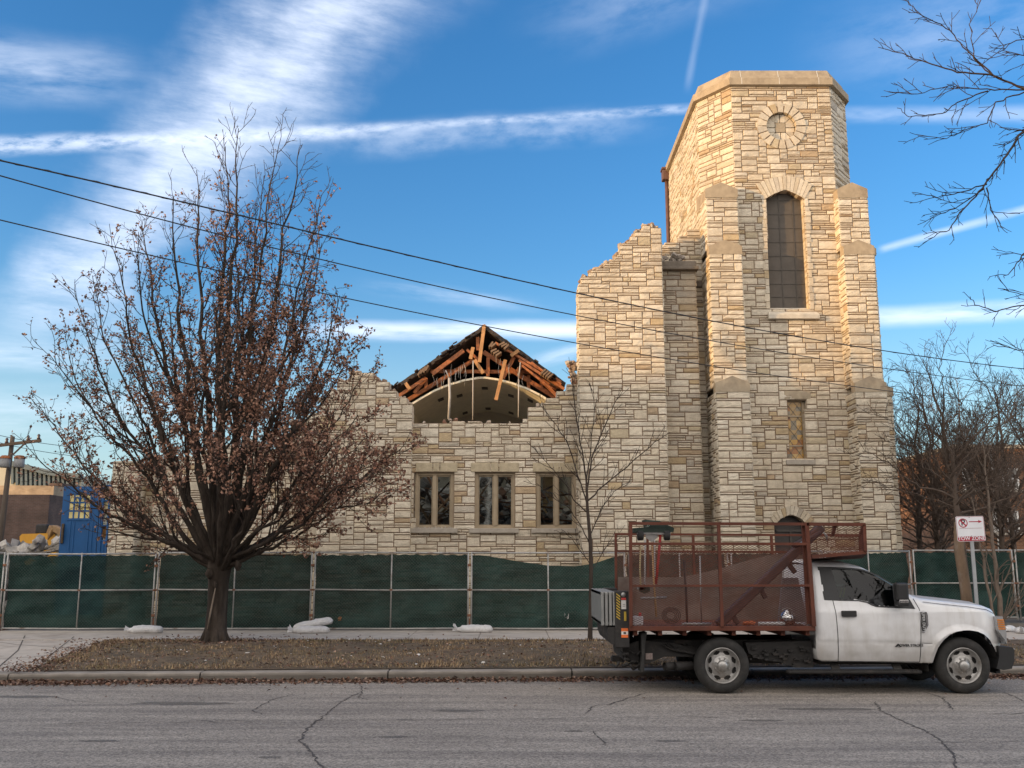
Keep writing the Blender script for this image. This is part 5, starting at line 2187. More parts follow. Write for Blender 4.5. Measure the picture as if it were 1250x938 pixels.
# window surrounds, glass and seams
for side, dr_ in ((0, door_n), (1, door_f)):
    sg = -1 if side == 0 else 1
    yy = lambda x, z, o: (YN + inset(x, z) + sg * o * (1 if side == 0 else 1)) if side == 0 else (YFAR - inset(x, z) + o)
    b = MB()
    outer, inner = grow_poly(win_xz, .014), glass_xz
    # black surround: a fan of quads between the resampled outlines
    def resample(P, n):
        L = [0]
        Q = P + [P[0]]
        for p, q in zip(Q, Q[1:]):
            L.append(L[-1] + math.hypot(q[0] - p[0], q[1] - p[1]))
        out = []
        for k in range(n):
            s = L[-1] * k / n
            for i in range(len(P)):
                if s <= L[i + 1]:
                    f = (s - L[i]) / max(1e-9, L[i + 1] - L[i])
                    out.append((Q[i][0] + (Q[i + 1][0] - Q[i][0]) * f, Q[i][1] + (Q[i + 1][1] - Q[i][1]) * f))
                    break
        return out
    bm = bmesh.new()
    va = [bm.verts.new((x, 0, z)) for x, z in outer]
    vi = [bm.verts.new((x, 0, z)) for x, z in inner]
    ed = [bm.edges.new((v[i], v[(i + 1) % len(v)])) for v in (va, vi) for i in range(len(v))]
    bmesh.ops.triangle_fill(bm, edges=ed, use_beauty=True)
    bm.verts.index_update()
    vs = [Vector((v.co.x, yy(v.co.x, v.co.z, .005), v.co.z)) for v in bm.verts]
    b.add(vs, [tuple(v.index for v in f.verts) for f in bm.faces])
    bm.free()
    b.build('window_surround', M_black, dr_)
    b = MB()
    b.poly([(x, yy(x, z, -.012), z) for x, z in grow_poly(glass_xz, .008)])
    b.build('window', M_tint, dr_)
    b = MB()

    def seam(P, w=.011):
        for p, q in zip(P, P[1:]):
            n_ = max(1, int(math.hypot(q[0] - p[0], q[1] - p[1]) / .05))
            for k in range(n_):
                a = (p[0] + (q[0] - p[0]) * k / n_, p[1] + (q[1] - p[1]) * k / n_)
                c = (p[0] + (q[0] - p[0]) * (k + 1) / n_, p[1] + (q[1] - p[1]) * (k + 1) / n_)
                d = Vector((c[0] - a[0], c[1] - a[1])).normalized()
                nx_, nz_ = -d.y * w / 2, d.x * w / 2
                b.poly([(a[0] - nx_, yy(*a, .0025), a[1] - nz_), (c[0] - nx_, yy(*c, .0025), c[1] - nz_), (c[0] + nx_, yy(*c, .0025), c[1] + nz_), (a[0] + nx_, yy(*a, .0025), a[1] + nz_)])
    kk = lambda x, y: (K2(x, y).x, K2(x, y).z)
    seam([kk(143, 458), kk(153, 520), kk(160, 610), kk(166, 742)])
    seam([kk(541, 745), kk(541, 520), kk(536, 500), kk(514, 455)])
    seam([kk(166, 742), kk(541, 746)])
    seam([kk(541, 657), kk(612, 661)], .005)
    seam([kk(556, 470), kk(640, 480), kk(760, 492), kk(850, 506), kk(890, 524)], .008)
    b.build('seam', M_black, dr_)
    if side == 0:
        b = MB()
        a, c = K2(177, 536), K2(244, 509)
        b.box((a.x, YN - .035, a.z), (c.x, YN + .01, c.z), bevel=.012)
        b.build('handle', M_black, dr_)
        # the two lines of script near the bottom corner of the door
        for zx, txt, s_ in ((492, 'POWER STROKE', .052),):
            p = K2(zx, 668)
            text_mesh('lettering', txt, s_, facing_cam((p.x, YN - .006, p.z)), M_black, dr_, .002, .0012)
        b = MB()
        P_ = [K2(420, 675), K2(436, 659), K2(452, 675), K2(444, 675), K2(436, 667), K2(430, 675)]
        b.prism([(p.x, p.z) for p in P_], YN - .008, YN - .003)
        b.build('badge', M_black, dr_)
# mirror on each door
for side, dr_, ys, ye in ((0, door_n, YN - .22, YN - .06), (1, door_f, YFAR + .06, YFAR + .22)):
    b = MB()
    a, c = K2(424, 470, YN - .14), K2(474, 381, YN - .14)
    b.box((a.x, ys, a.z + .02), (a.x + .19, ye, c.z), bevel=.035)
    b.box((a.x + .01, ys + .01, K2(430, 488, YN - .14).z), (a.x + .185, ye - .01, a.z + .018), bevel=.02)
    yj = YN + .08 if side == 0 else YFAR - .08
    b.bar((a.x + .10, (ys + ye) / 2, a.z + .05), (a.x + .16, yj, belt + .03), .06, .07)
    mi = b.build('mirror', M_black, dr_)
    b = MB()
    b.box((a.x + .03, ys - .004, a.z - .01), (a.x + .17, ys + .012, a.z + .035), bevel=.004)
    b.build('trim', M_chrome, mi)

# cabin: bench, dash, wheel and a hi-vis strip hanging behind
b = MB()
zf = K2(200, 640).z
b.box((K2(70, 600).x + .05, YN + .2, zf), (K2(330, 600).x, YFAR - .2, zf + .18), bevel=.05)
b.box((K2(80, 600).x, YN + .2, zf + .1), (K2(165, 600).x, YFAR - .2, belt + .18), bevel=.06)
for yy_ in (YN + .5, YFAR - .5):
    b.box((K2(95, 400).x, yy_ - .13, belt + .2), (K2(150, 400).x, yy_ + .13, belt + .42), bevel=.05)
b.box((K2(420, 600).x, YN + .12, zf), (K2(520, 600).x, YFAR - .12, belt - .01), bevel=.04)
b.box((X0 + .08, YN + .12, K2(100, 735).z), (K2(540, 735).x, YFAR - .12, K2(100, 735).z + .05))
b.build('seat', mat('cabin_cloth', (0.03, 0.03, 0.032), .9, var=.2), truck)
b = MB()
sc_ = Vector((K2(372, 440).x, YFAR - .55, belt + .02))
ring = [sc_ + Vector((.19 * math.cos(a) * .45, .19 * math.sin(a), .19 * math.cos(a) * .9)) for a in np.linspace(0, 2 * math.pi, 25)]
b.tube(ring, .017, 6)
b.bar(sc_, sc_ + Vector((.25, 0, -.12)), .05)
b.bar(ring[6], ring[18], .03)
b.build('steering_wheel', M_black, truck)
b = MB()
for k in range(2):
    p = K2(174 + 14 * k, 426, YN + .45)
    b.bar(p + Vector((-.02, 0, -.07)), p + Vector((.02, 0, .07)), .02, .03)
b.build('belt', mat('hi_vis', (0.6, 0.55, 0.10), .6), truck)

# vent badge, headlight, bumper, step
b = MB()
P_ = [K2(*p) for p in ((536, 515), (566, 515), (571, 530), (574, 575), (556, 610), (546, 610))]
b.prism([(p.x, p.z) for p in P_], YN - .012, YN + .03)
ve = b.build('vent', M_chrome, truck)
b = MB()
P_ = [K2(*p) for p in ((540, 526), (560, 526), (566, 574), (552, 602), (546, 602))]
b.prism([(p.x, p.z) for p in P_], YN - .016, YN - .0125)
b.build('insert', M_black, ve)
pm = K2(551, 562)
Mv = Matrix(((0, 1, 0), (0, 0, -1), (-1, 0, 0))).to_4x4()
Mv.translation = Vector((pm.x + .002, YN - .018, pm.z + .01))
text_mesh('lettering', 'SUPER DUTY', .058, Mv, mat('badge_silver', (0.6, 0.6, 0.6), .4, metal=.5), ve, .001, .001)
p = K2(551, 520)
text_mesh('lettering', 'F-250', .04, facing_cam((p.x, YN - .0135, p.z)), M_black, ve, .001, .0005)
M_lens = mat('amber_lens', (0.55, 0.20, 0.04), .15, var=.2, scale=20)
b = MB()
ya, yb_ = YN + .10, YN + .42
P_ = [K2(*p) for p in ((888, 536), (917, 536), (934, 602), (938, 664), (926, 640), (896, 600))]
b.prism([(p.x, p.z) for p in P_], YN + .015, YN + .36)
hl = b.build('headlight', mat('lamp_chrome', (0.55, 0.55, 0.55), .2, metal=.6), truck)
b = MB()
for k in range(5):
    a, c = K2(893 + k * 1.5, 556 + k * 10), K2(922 + k * 2, 549 + k * 10)
    b.box((a.x, YN + .006, a.z), (c.x, YN + .018, c.z), bevel=.003)
b.build('reflector', M_lens, hl)
b = MB()
P_ = [K2(*p) for p in ((888, 536), (917, 536), (934, 602), (938, 664), (926, 640), (896, 600))]
b.prism([(p.x, p.z) for p in P_], YFAR - .36, YFAR - .015)
b.build('headlight', MATS['lamp_chrome'], truck)
b = MB()
P_ = [K2(*p) for p in ((902, 672), (965, 678), (974, 690), (973, 742), (962, 776), (925, 782), (893, 776), (905, 720))]
b.prism([(p.x, p.z) for p in P_], YN + .03, YFAR - .03)
a = K2(930, 785)
b.box((a.x, YN + .3, a.z - .07), (a.x + .06, YN + .5, a.z + .05))
weld(b.build('bumper', M_black, truck))
b = MB()
a, c = K2(900, 670), K2(925, 545)
b.box((a.x - .02, YN + .40, a.z), (c.x + .06, YFAR - .40, c.z), bevel=.03)
b.build('grille', M_chrome, truck)
b = MB()
a, c = K2(-70, 800), K2(541, 781)
b.box((a.x, YN - .05, a.z + .01), (c.x, YN + .10, c.z), bevel=.02)
for zx in (160, 445):
    p = K2(zx, 781)
    b.bar((p.x, YN + .06, p.z - .02), (p.x, YN + .25, p.z + .14), .12, .03)
b.build('step', M_chassis, truck)
b = MB()
for k in range(64):
    x = a.x + .02 + (c.x - a.x - .04) * k / 63
    b.box((x - .006, YN - .052, c.z - .012), (x + .006, YN + .08, c.z + .004))
b.build('step_tread', M_chassis, truck)
n = 20
for y0_, y1_ in ((YN + .06, YN + .6), (YFAR - .6, YFAR - .06)):
  b = MB()
  for k in range(n):
    a0, a1 = math.pi * (k / n * 1.1 - .05), math.pi * ((k + 1) / n * 1.1 - .05)
    q = []
    for aa in (a0, a1):
        q.append((arc_c.x + .53 * math.cos(aa), arc_c.z + .53 * math.sin(aa)))
    if True:
        b.poly([(q[0][0], y0_, q[0][1]), (q[1][0], y0_, q[1][1]), (q[1][0], y1_, q[1][1]), (q[0][0], y1_, q[0][1])])
  b.build('wheel_arch', M_chassis, truck)


# wheels
def wheel(cx, cz, yout, side, r=.405, turn=0.0):
    e = bpy.data.objects.new('wheel', None)
    COL.objects.link(e)
    e.empty_display_size = .2
    e.parent = truck
    e.location = Vector((cx, yout, cz)) - ORG[truck.name]
    ORG[e.name] = Vector((cx, yout, cz))
    s = 1 if side == 0 else -1           # +: the wheel runs inwards to larger Y
    w = .25
    y = lambda o: yout + s * o
    b = MB()
    prof = [(r * .63, .025), (r * .68, .004), (r * .80, .0), (r * .90, .012), (r * .965, .035), (r * .99, .055), (r * 1.0, .09), (r * 1.0, w - .09), (r * .99, w - .055), (r * .93, w - .01), (r * .7, w), (r * .63, w - .02), (r * .60, w / 2)]
    b.lathe([(a, s * o) for a, o in prof], (cx, yout, cz), 'Y', 64)
    for k in range(56):
        a = 2 * math.pi * k / 56
        M_ = Matrix.Translation((cx, yout, cz)) @ Matrix.Rotation(-a, 4, 'Y')
        for oy in (.115,):
            lo, hi = sorted((s * (oy - .02), s * (oy + .03)))
            b.box((r * .965, lo, -.012), (r * 1.003, hi, .012), M=M_)
    b.build('tyre', M_rubber, e)
    # pressed steel wheel: a dished disc with eight oval slots
    b = MB()
    R0 = r * .645
    def dish(rr):
        f = rr / R0
        return interp([(0, .03), (.25, .03), (.34, .045), (.5, .075), (.72, .085), (.84, .06), (.9, .03), (.97, .012), (1.0, .02)], f)
    NS, NRr = 96, 26
    for i in range(NRr):
        ra_, rb_ = R0 * (.2 + .8 * i / NRr), R0 * (.2 + .8 * (i + 1) / NRr)
        for k in range(NS):
            am, rm = 2 * math.pi * (k + .5) / NS, (ra_ + rb_) / 2 / R0
            ph = (am / (2 * math.pi) * 8) % 1 - .5
            if (ph / .33) ** 2 + ((rm - .735) / .10) ** 2 < 1:
                continue
            q = []
            for rr_, kk_ in ((ra_, k), (rb_, k), (rb_, k + 1), (ra_, k + 1)):
                a = 2 * math.pi * kk_ / NS
                q.append((cx + rr_ * math.cos(a), y(dish(rr_)), cz + rr_ * math.sin(a)))
            b.poly(q, None, True)
    b.lathe([(R0 * 1.0, s * .02), (R0 * .97, s * .006), (R0 * .93, s * .02), (R0 * .90, s * .06), (R0 * .88, s * .2)], (cx, yout, cz), 'Y', 48)
    weld(b.build('rim', M_rim, e))
    b = MB()
    b.lathe([(R0 * .30, s * .06), (R0 * .30, s * .0), (R0 * .26, s * -.02), (R0 * .20, s * -.03), (R0 * .12, s * -.038), (.001, s * -.04)], (cx, yout, cz), 'Y', 32)
    for k in range(8):
        a = 2 * math.pi * (k + .5) / 8
        q = Vector((cx + R0 * .40 * math.cos(a), y(.05), cz + R0 * .40 * math.sin(a)))
        b.tube([q, q + Vector((0, -s * .035, 0))], .012, 6)
    b.build('hub_cap', M_rim, e)
    b = MB()
    b.lathe([(R0 * .9, s * .11), (.001, s * .11)], (cx, yout, cz), 'Y', 32)
    b.build('brake_drum', M_chassis, e)
    return e


wf, wr = K2(745, 765), K1(598, 752)
rw = .408
wheel(wf.x, rw, YN + .02, 0, rw)
wheel(wr.x, rw, YN + .03, 0, rw)
wheel(wf.x, rw, YFAR - .02, 1, rw)
wheel(wr.x, rw, YFAR - .03, 1, rw)

# chassis
b = MB()
zb0, zb1 = K1(700, 690).z, K1(700, 645).z
for y in (YN + .42, YFAR - .50):
    b.box((K1(230, 700).x, y, K1(700, 715).z), (K2(600, 800).x, y + .09, K1(700, 640).z), bevel=.01)
for zx in (240, 420, 760, 930, 1100):
    b.box((K1(zx, 0).x, YN + .45, K1(0, 700).z), (K1(zx, 0).x + .09, YFAR - .45, K1(0, 660).z))
P_ = [K1(*p) for p in ((720, 650), (1040, 640), (1050, 770), (960, 770), (880, 740), (800, 735), (735, 700))]
b.prism([(p.x, p.z) for p in P_], YN + .22, YN + .40)
P_ = [K1(*p) for p in ((215, 640), (380, 655), (470, 680), (470, 720), (330, 720), (250, 755), (215, 760))]
b.prism([(p.x, p.z) for p in P_], YN + .30, YN + .41)
b.tube([(wr.x, YN + .1, rw), (wr.x, YFAR - .1, rw)], .07, 10)
b.lathe([(.001, -.12), (.12, -.1), (.17, 0), (.12, .1), (.001, .12)], (wr.x, YMID, rw), 'Y', 16)
b.tube([(wf.x, YN + .1, rw), (wf.x, YFAR - .1, rw)], .06, 8)
for y in (YN + .36, YFAR - .44):
    b.tube([(wr.x - .75, y, rw + .22), (wr.x - .35, y, rw + .09), (wr.x, y, rw + .06), (wr.x + .35, y, rw + .09), (wr.x + .7, y, rw + .2)], .035, 6)
    b.bar((wr.x - .1, y - .05, rw), (wr.x - .22, y - .05, rw + .35), .05)
b.box((K1(700, 0).x, YN + .5, K1(0, 760).z), (K1(1000, 0).x, YN + 1.1, K1(0, 690).z), bevel=.05)
b.box((K1(1040, 0).x, YN + .35, K1(0, 760).z), (K2(560, 0).x, YFAR - .35, K1(0, 700).z), bevel=.04)
for k in range(30):
    p = K1(rg.uniform(720, 1010), rg.uniform(660, 745), YN + .2)
    b.box(tuple(p - Vector((rg.uniform(.01, .05), .03, rg.uniform(.005, .02)))), tuple(p + Vector((rg.uniform(.01, .05), .02, rg.uniform(.005, .02)))), bevel=.004)
for k in range(7):
    b.tube([K1(300 + 20 * k, 650, YN + .25 + .03 * k), K1(360 + 15 * k, 680 + 3 * k, YN + .25), K1(450 + 10 * k, 660 + 5 * k, YN + .3)], .012, 5)
b.build('chassis', M_chassis, truck)
b = MB()
for zx in (318, 366):
    b.tube([K1(zx + 80, 752, YN + .3), K1(zx, 758, YN + .16)], .062, 12, caps=False)
    b.tube([K1(zx + 80, 752, YN + .3), K1(zx + 5, 758, YN + .18)], .052, 12)
b.build('exhaust', M_chassis, truck)
b = MB()
P_ = [K1(*p) for p in ((208, 600), (236, 596), (226, 660), (222, 784), (205, 784), (212, 700))]
b.prism([(p.x, p.z) for p in P_], YN + .05, YN + .40)
b.build('mud_flap', M_rubber, truck)
b = MB()
b.prism([(p.x, p.z) for p in P_], YFAR - .40, YFAR - .05)
b.build('mud_flap', M_rubber, truck)
b = MB()
a, c = K1(228, 724, YN + .28), K1(260, 694, YN + .28)
b.box((a.x, YN + .285, a.z), (c.x, YN + .297, c.z))
b.build('sticker', mat('faded_label', (0.32, 0.25, 0.23), .7, var=.4, scale=40), truck)

# rusty bed with mesh sides
YR = YN - .06
YR2 = YFAR + .06
N1 = lambda zx, zy: K1(zx, zy, YR)
F1 = lambda zx, zy: K1(zx, zy, YR2)
b = MB()
bl, br = N1(150, 588), N1(1038, 565)
b.box((bl.x, YR, bl.z), (br.x, YR + .07, br.z), bevel=.008)
b.box((bl.x, YR2 - .07, bl.z), (br.x, YR2, br.z), bevel=.008)
b.box((bl.x, YR + .07, bl.z + .02), (br.x, YR2 - .07, br.z - .02))
for k in range(8):
    x = bl.x + .1 + (br.x - bl.x - .2) * k / 7
    b.box((x - .03, YR + .08, bl.z - .07), (x + .03, YR2 - .08, bl.z + .018))
b.build('bed', M_rust, truck)


def rack_side(Q, Y, posts, rails, name, near):
    """posts: (zx top, zx bottom, zy top, zy bottom, width); rails: (zx0, zy0, zx1, zy1, width)"""
    b = MB()
    d = .05
    for x0, x1, y0, y1, w in posts:
        b.bar(Q(x1, y1), Q(x0, y0), w / 3.907 / 81, d, up=(0, 1, 0))
    for x0, y0, x1, y1, w in rails:
        b.bar(Q(x0, y0), Q(x1, y1), d * .9, w / 3.907 / 81)
    return b.build(name, M_rust, truck)


near_side = rack_side(N1, YR, [(155, 157, 70, 566, 15), (574, 592, 70, 566, 15), (994, 1030, 70, 566, 18)], [(148, 75, 1003, 78, 14), (160, 172, 1000, 173, 13), (165, 373, 1018, 371, 11)], 'side_rack', True)
far_side = rack_side(F1, YR2, [(84, 88, 122, 560, 13), (453, 468, 132, 560, 13), (826, 850, 132, 560, 13), (985, 1010, 128, 560, 13), (236, 240, 130, 560, 12)], [(78, 126, 990, 131, 12), (85, 207, 1000, 212, 12), (85, 385, 1005, 382, 16)], 'side_rack', False)


def expanded(mb, A, B, C, D, du=.068, w=.0052, depth=.004):
    """expanded metal over the quad A B C D (A bottom left, B bottom right, C top right, D top left)"""
    A, B, C, D = map(Vector, (A, B, C, D))
    Lu, Lv = (B - A).length, (D - A).length
    dv = du * .5
    nrm = (B - A).cross(D - A).normalized()

    def P(u, v):
        u, v = u / Lu, v / Lv
        return A.lerp(B, u).lerp(D.lerp(C, u), v)
    sl = dv / du
    k = -int(Lv / sl / du) - 1
    while k * du < Lu:
        for s_ in (1, -1):
            ua, va = k * du, 0.0
            ub, vb = ua + Lv / sl, Lv
            if ua < 0:
                va, ua = -ua * sl, 0.0
            if ub > Lu:
                vb -= (ub - Lu) * sl
                ub = Lu
            if ub - ua < .01:
                continue
            x0, x1 = (ua, ub) if s_ > 0 else (Lu - ua, Lu - ub)
            p, q = P(x0, va), P(x1, vb)
            d = (q - p).normalized()
            e = d.cross(nrm).normalized() * w / 2
            n2 = nrm * depth / 2
            mb.add([p + e + n2, p - e + n2 * .3, p - n2, q + e + n2, q - e + n2 * .3, q - n2], [(0, 1, 4, 3), (1, 2, 5, 4), (2, 0, 3, 5)])
        k += 1


b = MB()
expanded(b, N1(163, 563) + Vector((0, .02, 0)), N1(586, 563) + Vector((0, .02, 0)), N1(570, 178) + Vector((0, .02, 0)), N1(161, 178) + Vector((0, .02, 0)))
expanded(b, N1(598, 563) + Vector((0, .02, 0)), N1(1026, 563) + Vector((0, .02, 0)), N1(996, 178) + Vector((0, .02, 0)), N1(582, 178) + Vector((0, .02, 0)))
b.build('mesh_screen', M_rust, near_side)
b = MB()
expanded(b, F1(92, 556), F1(1005, 556), F1(992, 212), F1(90, 212), .045)
b.build('mesh_screen', M_rust, far_side)
# front frame with the guard over the cab
b = MB()
fN, fF = N1(1012, 556) + Vector((0, .065, 0)), F1(1000, 556) - Vector((0, .065, 0))
tN, tF = N1(986, 82) + Vector((0, .065, 0)), F1(980, 134) - Vector((0, .065, 0))
for t in (0, .5, 1):
    b.bar(fN.lerp(fF, t), tN.lerp(tF, t), .06, .05, up=(0, 1, 0))
for v in (.02, .40, .78, 1.0):
    b.bar(fN.lerp(tN, v), fF.lerp(tF, v), .05)
g0, g1, g2, g3 = N1(994, 78), K2(280, 115, YR), K2(285, 242, YR), K2(40, 262, YR)
h1, h2, h3 = K2(262, 165, YR2), K2(266, 262, YR2), K2(30, 278, YR2)
h0 = F1(988, 130)
wv = .05
for p, q in ((g0, g1), (g1, g2), (g2, g3), (h0, h1), (h1, h2), (h2, h3), (g1, h1), (g2, h2), (g0.lerp(g1, .5), h0.lerp(h1, .5)), (g3.lerp(g2, .5), h3.lerp(h2, .5)), (g3, h3)):
    b.bar(p, q, wv, wv)
hd = b.build('cab_guard', M_rust, truck)
b = MB()
expanded(b, g3, g2, g1, g0)
expanded(b, h3, h2, h1, h0, .045)
expanded(b, g2, h2, h1, g1, .045)
expanded(b, fN.lerp(tN, .02), fF.lerp(tF, .02), tF, tN, .045)
b.build('mesh_screen', M_rust, hd)
b = MB()
b.poly([g3 + Vector((0, 0, -.03)), g2 + Vector((0, 0, -.03)), h2 + Vector((0, 0, -.03)), h3 + Vector((0, 0, -.03))])
b.build('guard_floor', M_rust, hd)
# tarpaulin liner hung along the far side
b = MB()
tl = [(95, 330), (380, 332), (470, 318), (600, 285), (720, 250), (830, 222), (990, 215)]
nn = 60
for i in range(nn):
    for j in range(10):
        q = []
        for ii, jj in ((i, j), (i + 1, j), (i + 1, j + 1), (i, j + 1)):
            x = 95 + 895 * ii / nn
            yt = interp(tl, x)
            p = K1(x, 556 + (yt - 556) * jj / 10, YR2 - .10)
            p.y += .04 * mnoise.noise((p.x * 2, p.z * 3, 1.0))
            q.append(p)
        b.poly(q, None, True)
b.build('liner', mat('brown_tarp', (0.13, 0.10, 0.085), .85, var=.35, scale=3, mix2=(0.11, 0.07, 0.055), m2scale=2), truck)

# tail lift: folded aluminium platform and black column
b = MB()
c0, c1 = K1(14, 558, YN + .1), K1(82, 402, YN + .1)
b.box((c0.x, YN + .08, c0.z), (c1.x, YFAR - .08, c0.z + .04))
b.box((c0.x, YN + .08, c1.z - .04), (c1.x, YFAR - .08, c1.z))
for k in range(4):
    x = c0.x + (c1.x - c0.x - .045) * k / 3
    b.box((x, YN + .04, c0.z - .01), (x + .045, YFAR - .06, c1.z + .005), bevel=.008)
lift = b.build('tail_lift', M_alu, truck)
b = MB()
a, c = K1(82, 565, YN), K1(146, 398, YN)
b.box((a.x, YN + .02, K1(0, 668).z), (c.x, YN + .30, c.z), bevel=.012)
b.box((a.x, YFAR - .30, K1(0, 668).z), (c.x, YFAR - .02, c.z), bevel=.012)
P_ = [K1(*p) for p in ((48, 570), (82, 570), (150, 600), (150, 665), (120, 672), (62, 650), (50, 620))]
b.prism([(p.x, p.z) for p in P_], YN + .04, YFAR - .04)
P_ = [K1(*p) for p in ((125, 670), (205, 640), (205, 740), (180, 752), (130, 735))]
b.prism([(p.x, p.z) for p in P_], YN + .25, YFAR - .25)
b.box((K1(80, 0).x, YMID - .06, K1(0, 765).z), (K1(140, 0).x, YMID + .06, K1(0, 735).z), bevel=.02)
for k in range(14):
    p = K1(rg.uniform(95, 200), rg.uniform(690, 750), YN + .15)
    b.tube([p, p + Vector((rg.uniform(-.1, .1), .05, rg.uniform(-.08, .08))), p + Vector((rg.uniform(-.12, .12), .1, -.05))], rg.uniform(.008, .025), 6)
b.build('lift_column', M_chassis, lift)
M_yel = mat('hazard_yellow', (0.52, 0.36, 0.04), .6, var=.15)
b = MB()
for k in range(9):
    a = K1(88, 408 + k * 13.5)
    c = K1(106, 422 + k * 13.5)
    b.poly([(a.x, YN + .016, a.z), (c.x, YN + .016, c.z), (c.x, YN + .016, c.z - .018), (a.x, YN + .016, a.z - .018)])
b.build('hazard_stripe', M_yel, lift)
b = MB()
for (x0, y0, x1, y1, cc) in ((112, 442, 134, 484, (0.6, 0.58, 0.55)), (112, 430, 134, 440, (0.5, 0.05, 0.04)), (125, 496, 135, 540, (0.45, 0.30, 0.03)), (112, 575, 144, 590, (0.75, 0.16, 0.03)), (112, 590, 144, 606, (0.72, 0.68, 0.62)), (112, 606, 144, 620, (0.75, 0.16, 0.03)),
                           (122, 593, 134, 603, (0.05, 0.05, 0.05)), (118, 460, 130, 463, (0.2, 0.2, 0.2)), (118, 468, 130, 471, (0.2, 0.2, 0.2))):
    a, c = K1(x0, y1), K1(x1, y0)
    dd = .001 if (x0, y0) not in ((122, 593), (118, 460), (118, 468)) else .004
    b.box((a.x, YN + .014 - dd, a.z), (c.x, YN + .019, c.z), cc)
b.build('sticker', mat('sticker', (1, 1, 1), .6, var=.15, tone=True), lift)
b = MB()
p = K1(121, 415)
b.lathe([(.001, 0), (.028, 0), (.035, -.004), (.035, -.012), (.001, -.012)], (p.x, YN + .018, p.z), 'Y', 20)
b.build('reflector', M_alu, lift)

# ---- load on the truck: each thing its own
M_wood = mat('tool_handle', (0.42, 0.26, 0.13), .7, var=.2, scale=8)
M_red = mat('red_handle', (0.42, 0.03, 0.03), .5, var=.15)
M_steel = mat('tool_steel', (0.33, 0.32, 0.31), .5, metal=.6, var=.3)
M_green = mat('dark_green_tray', (0.02, 0.035, 0.026), .6, var=.3)
M_pole = mat('white_pole', (0.5, 0.5, 0.5), .5, var=.2)


def tool(name, label, cat, p0, p1, r, m, head=None):
    t = thing(name, label, cat, p1, 'hand tools hung in the truck rack')
    b = MB()
    b.tube([p0, p0.lerp(p1, .5) + Vector((rg.uniform(-.01, .01), 0, 0)), p1], r, 8)
    b.build('shaft', m, t)
    if head:
        head(t)
    return t


YT = YR + .16


def spade_head(p, w, h, m):
    def f(t):
        b = MB()
        P_ = [(p.x - w / 2, p.z + h), (p.x + w / 2, p.z + h), (p.x + w / 2, p.z + h * .3), (p.x, p.z), (p.x - w / 2, p.z + h * .3)]
        b.prism(P_, p.y - .012, p.y + .012)
        b.build('blade', m, t)
    return f


def rake_head(p, w, m):
    def f(t):
        b = MB()
        for k in range(9):
            f_ = k / 8 - .5
            b.tube([p, p + Vector((f_ * w * .6, 0, .06)), p + Vector((f_ * w, -.03, .13))], .005, 4)
        b.bar(p + Vector((-w * .45, -.02, .11)), p + Vector((w * .45, -.02, .11)), .015)
        b.build('tines', m, t)
    return f


k1 = lambda x, y: K1(x, y, YT)
tool('shovel', 'long wooden handled shovel hanging blade up in the rack', 'shovel', k1(258, 165), k1(278, 520), .016, M_wood, spade_head(k1(256, 165), .18, .24, M_steel))
tool('digging_bar', 'bright red handled tool leaning beside the wooden shovel', 'digging tool', k1(298, 130), k1(276, 365), .020, M_red)
tool('rake', 'leaf rake with pale green fan at the top of the rack', 'rake', k1(269, 115), k1(272, 330), .012, M_pole, rake_head(k1(268, 112), .28, mat('pale_green', (0.30, 0.42, 0.33), .6)))
tool('broom', 'thin pole of a broom left of the shovel', 'broom', k1(224, 150), k1(222, 395), .012, M_pole, spade_head(k1(222, 395) - Vector((0, 0, .05)), .16, .10, M_green))
tool('hoe', 'yellowish pole left of the broom, shortest in the rack', 'hoe', k1(203, 180), k1(204, 385), .012, mat('pale_wood', (0.5, 0.40, 0.22), .7), spade_head(k1(204, 395), .12, .08, M_steel))
tool('fork', 'dark iron bar standing alone left of the middle post', 'iron bar', K1(410, 250, YT + .2), K1(425, 555, YT + .2), .018, M_chassis)
tool('aluminium_pole', 'thin light metal pole standing behind the middle of the rack', 'pole', K1(486, 230, YT + .9), K1(494, 545, YT + .9), .012, M_alu)
tool('steel_bar', 'horizontal pale steel bar hooked low on the rack', 'steel bar', k1(203, 432), k1(326, 428), .018, M_alu, lambda t: None)
# hand cart hung upside down at the top
t = thing('hand_cart', 'dark green hand cart hung wheels down over the top rail of the rack', 'hand cart', K1(262, 150, YT + .1))
b = MB()
ty = YT - .02
a, c = K1(165, 120, ty), K1(362, 92, ty)
P_ = [K1(*p, ty) for p in ((165, 98), (240, 92), (250, 82), (300, 70), (352, 92), (362, 98), (358, 116), (168, 118))]
b.prism([(p.x, p.z) for p in P_], ty - .03, ty + .55)
P_ = [K1(*p, ty) for p in ((228, 55), (300, 62), (345, 92), (240, 90))]
b.prism([(p.x, p.z) for p in P_], ty + .1, ty + .5)
b.build('tray', M_green, t)
for zx in (201, 327):
    p = K1(zx, 133, ty)
    b = MB()
    b.lathe([(.001, -.03), (.05, -.03), (.065, -.045), (.075, -.03), (.075, .03), (.065, .045), (.05, .03), (.001, .03)], (p.x, ty - .02, p.z), 'X', 20)
    b.build('wheel', M_rubber, t)
b = MB()
b.bar(K1(185, 122, ty), K1(345, 124, ty), .03)
b.build('axle', M_steel, t)
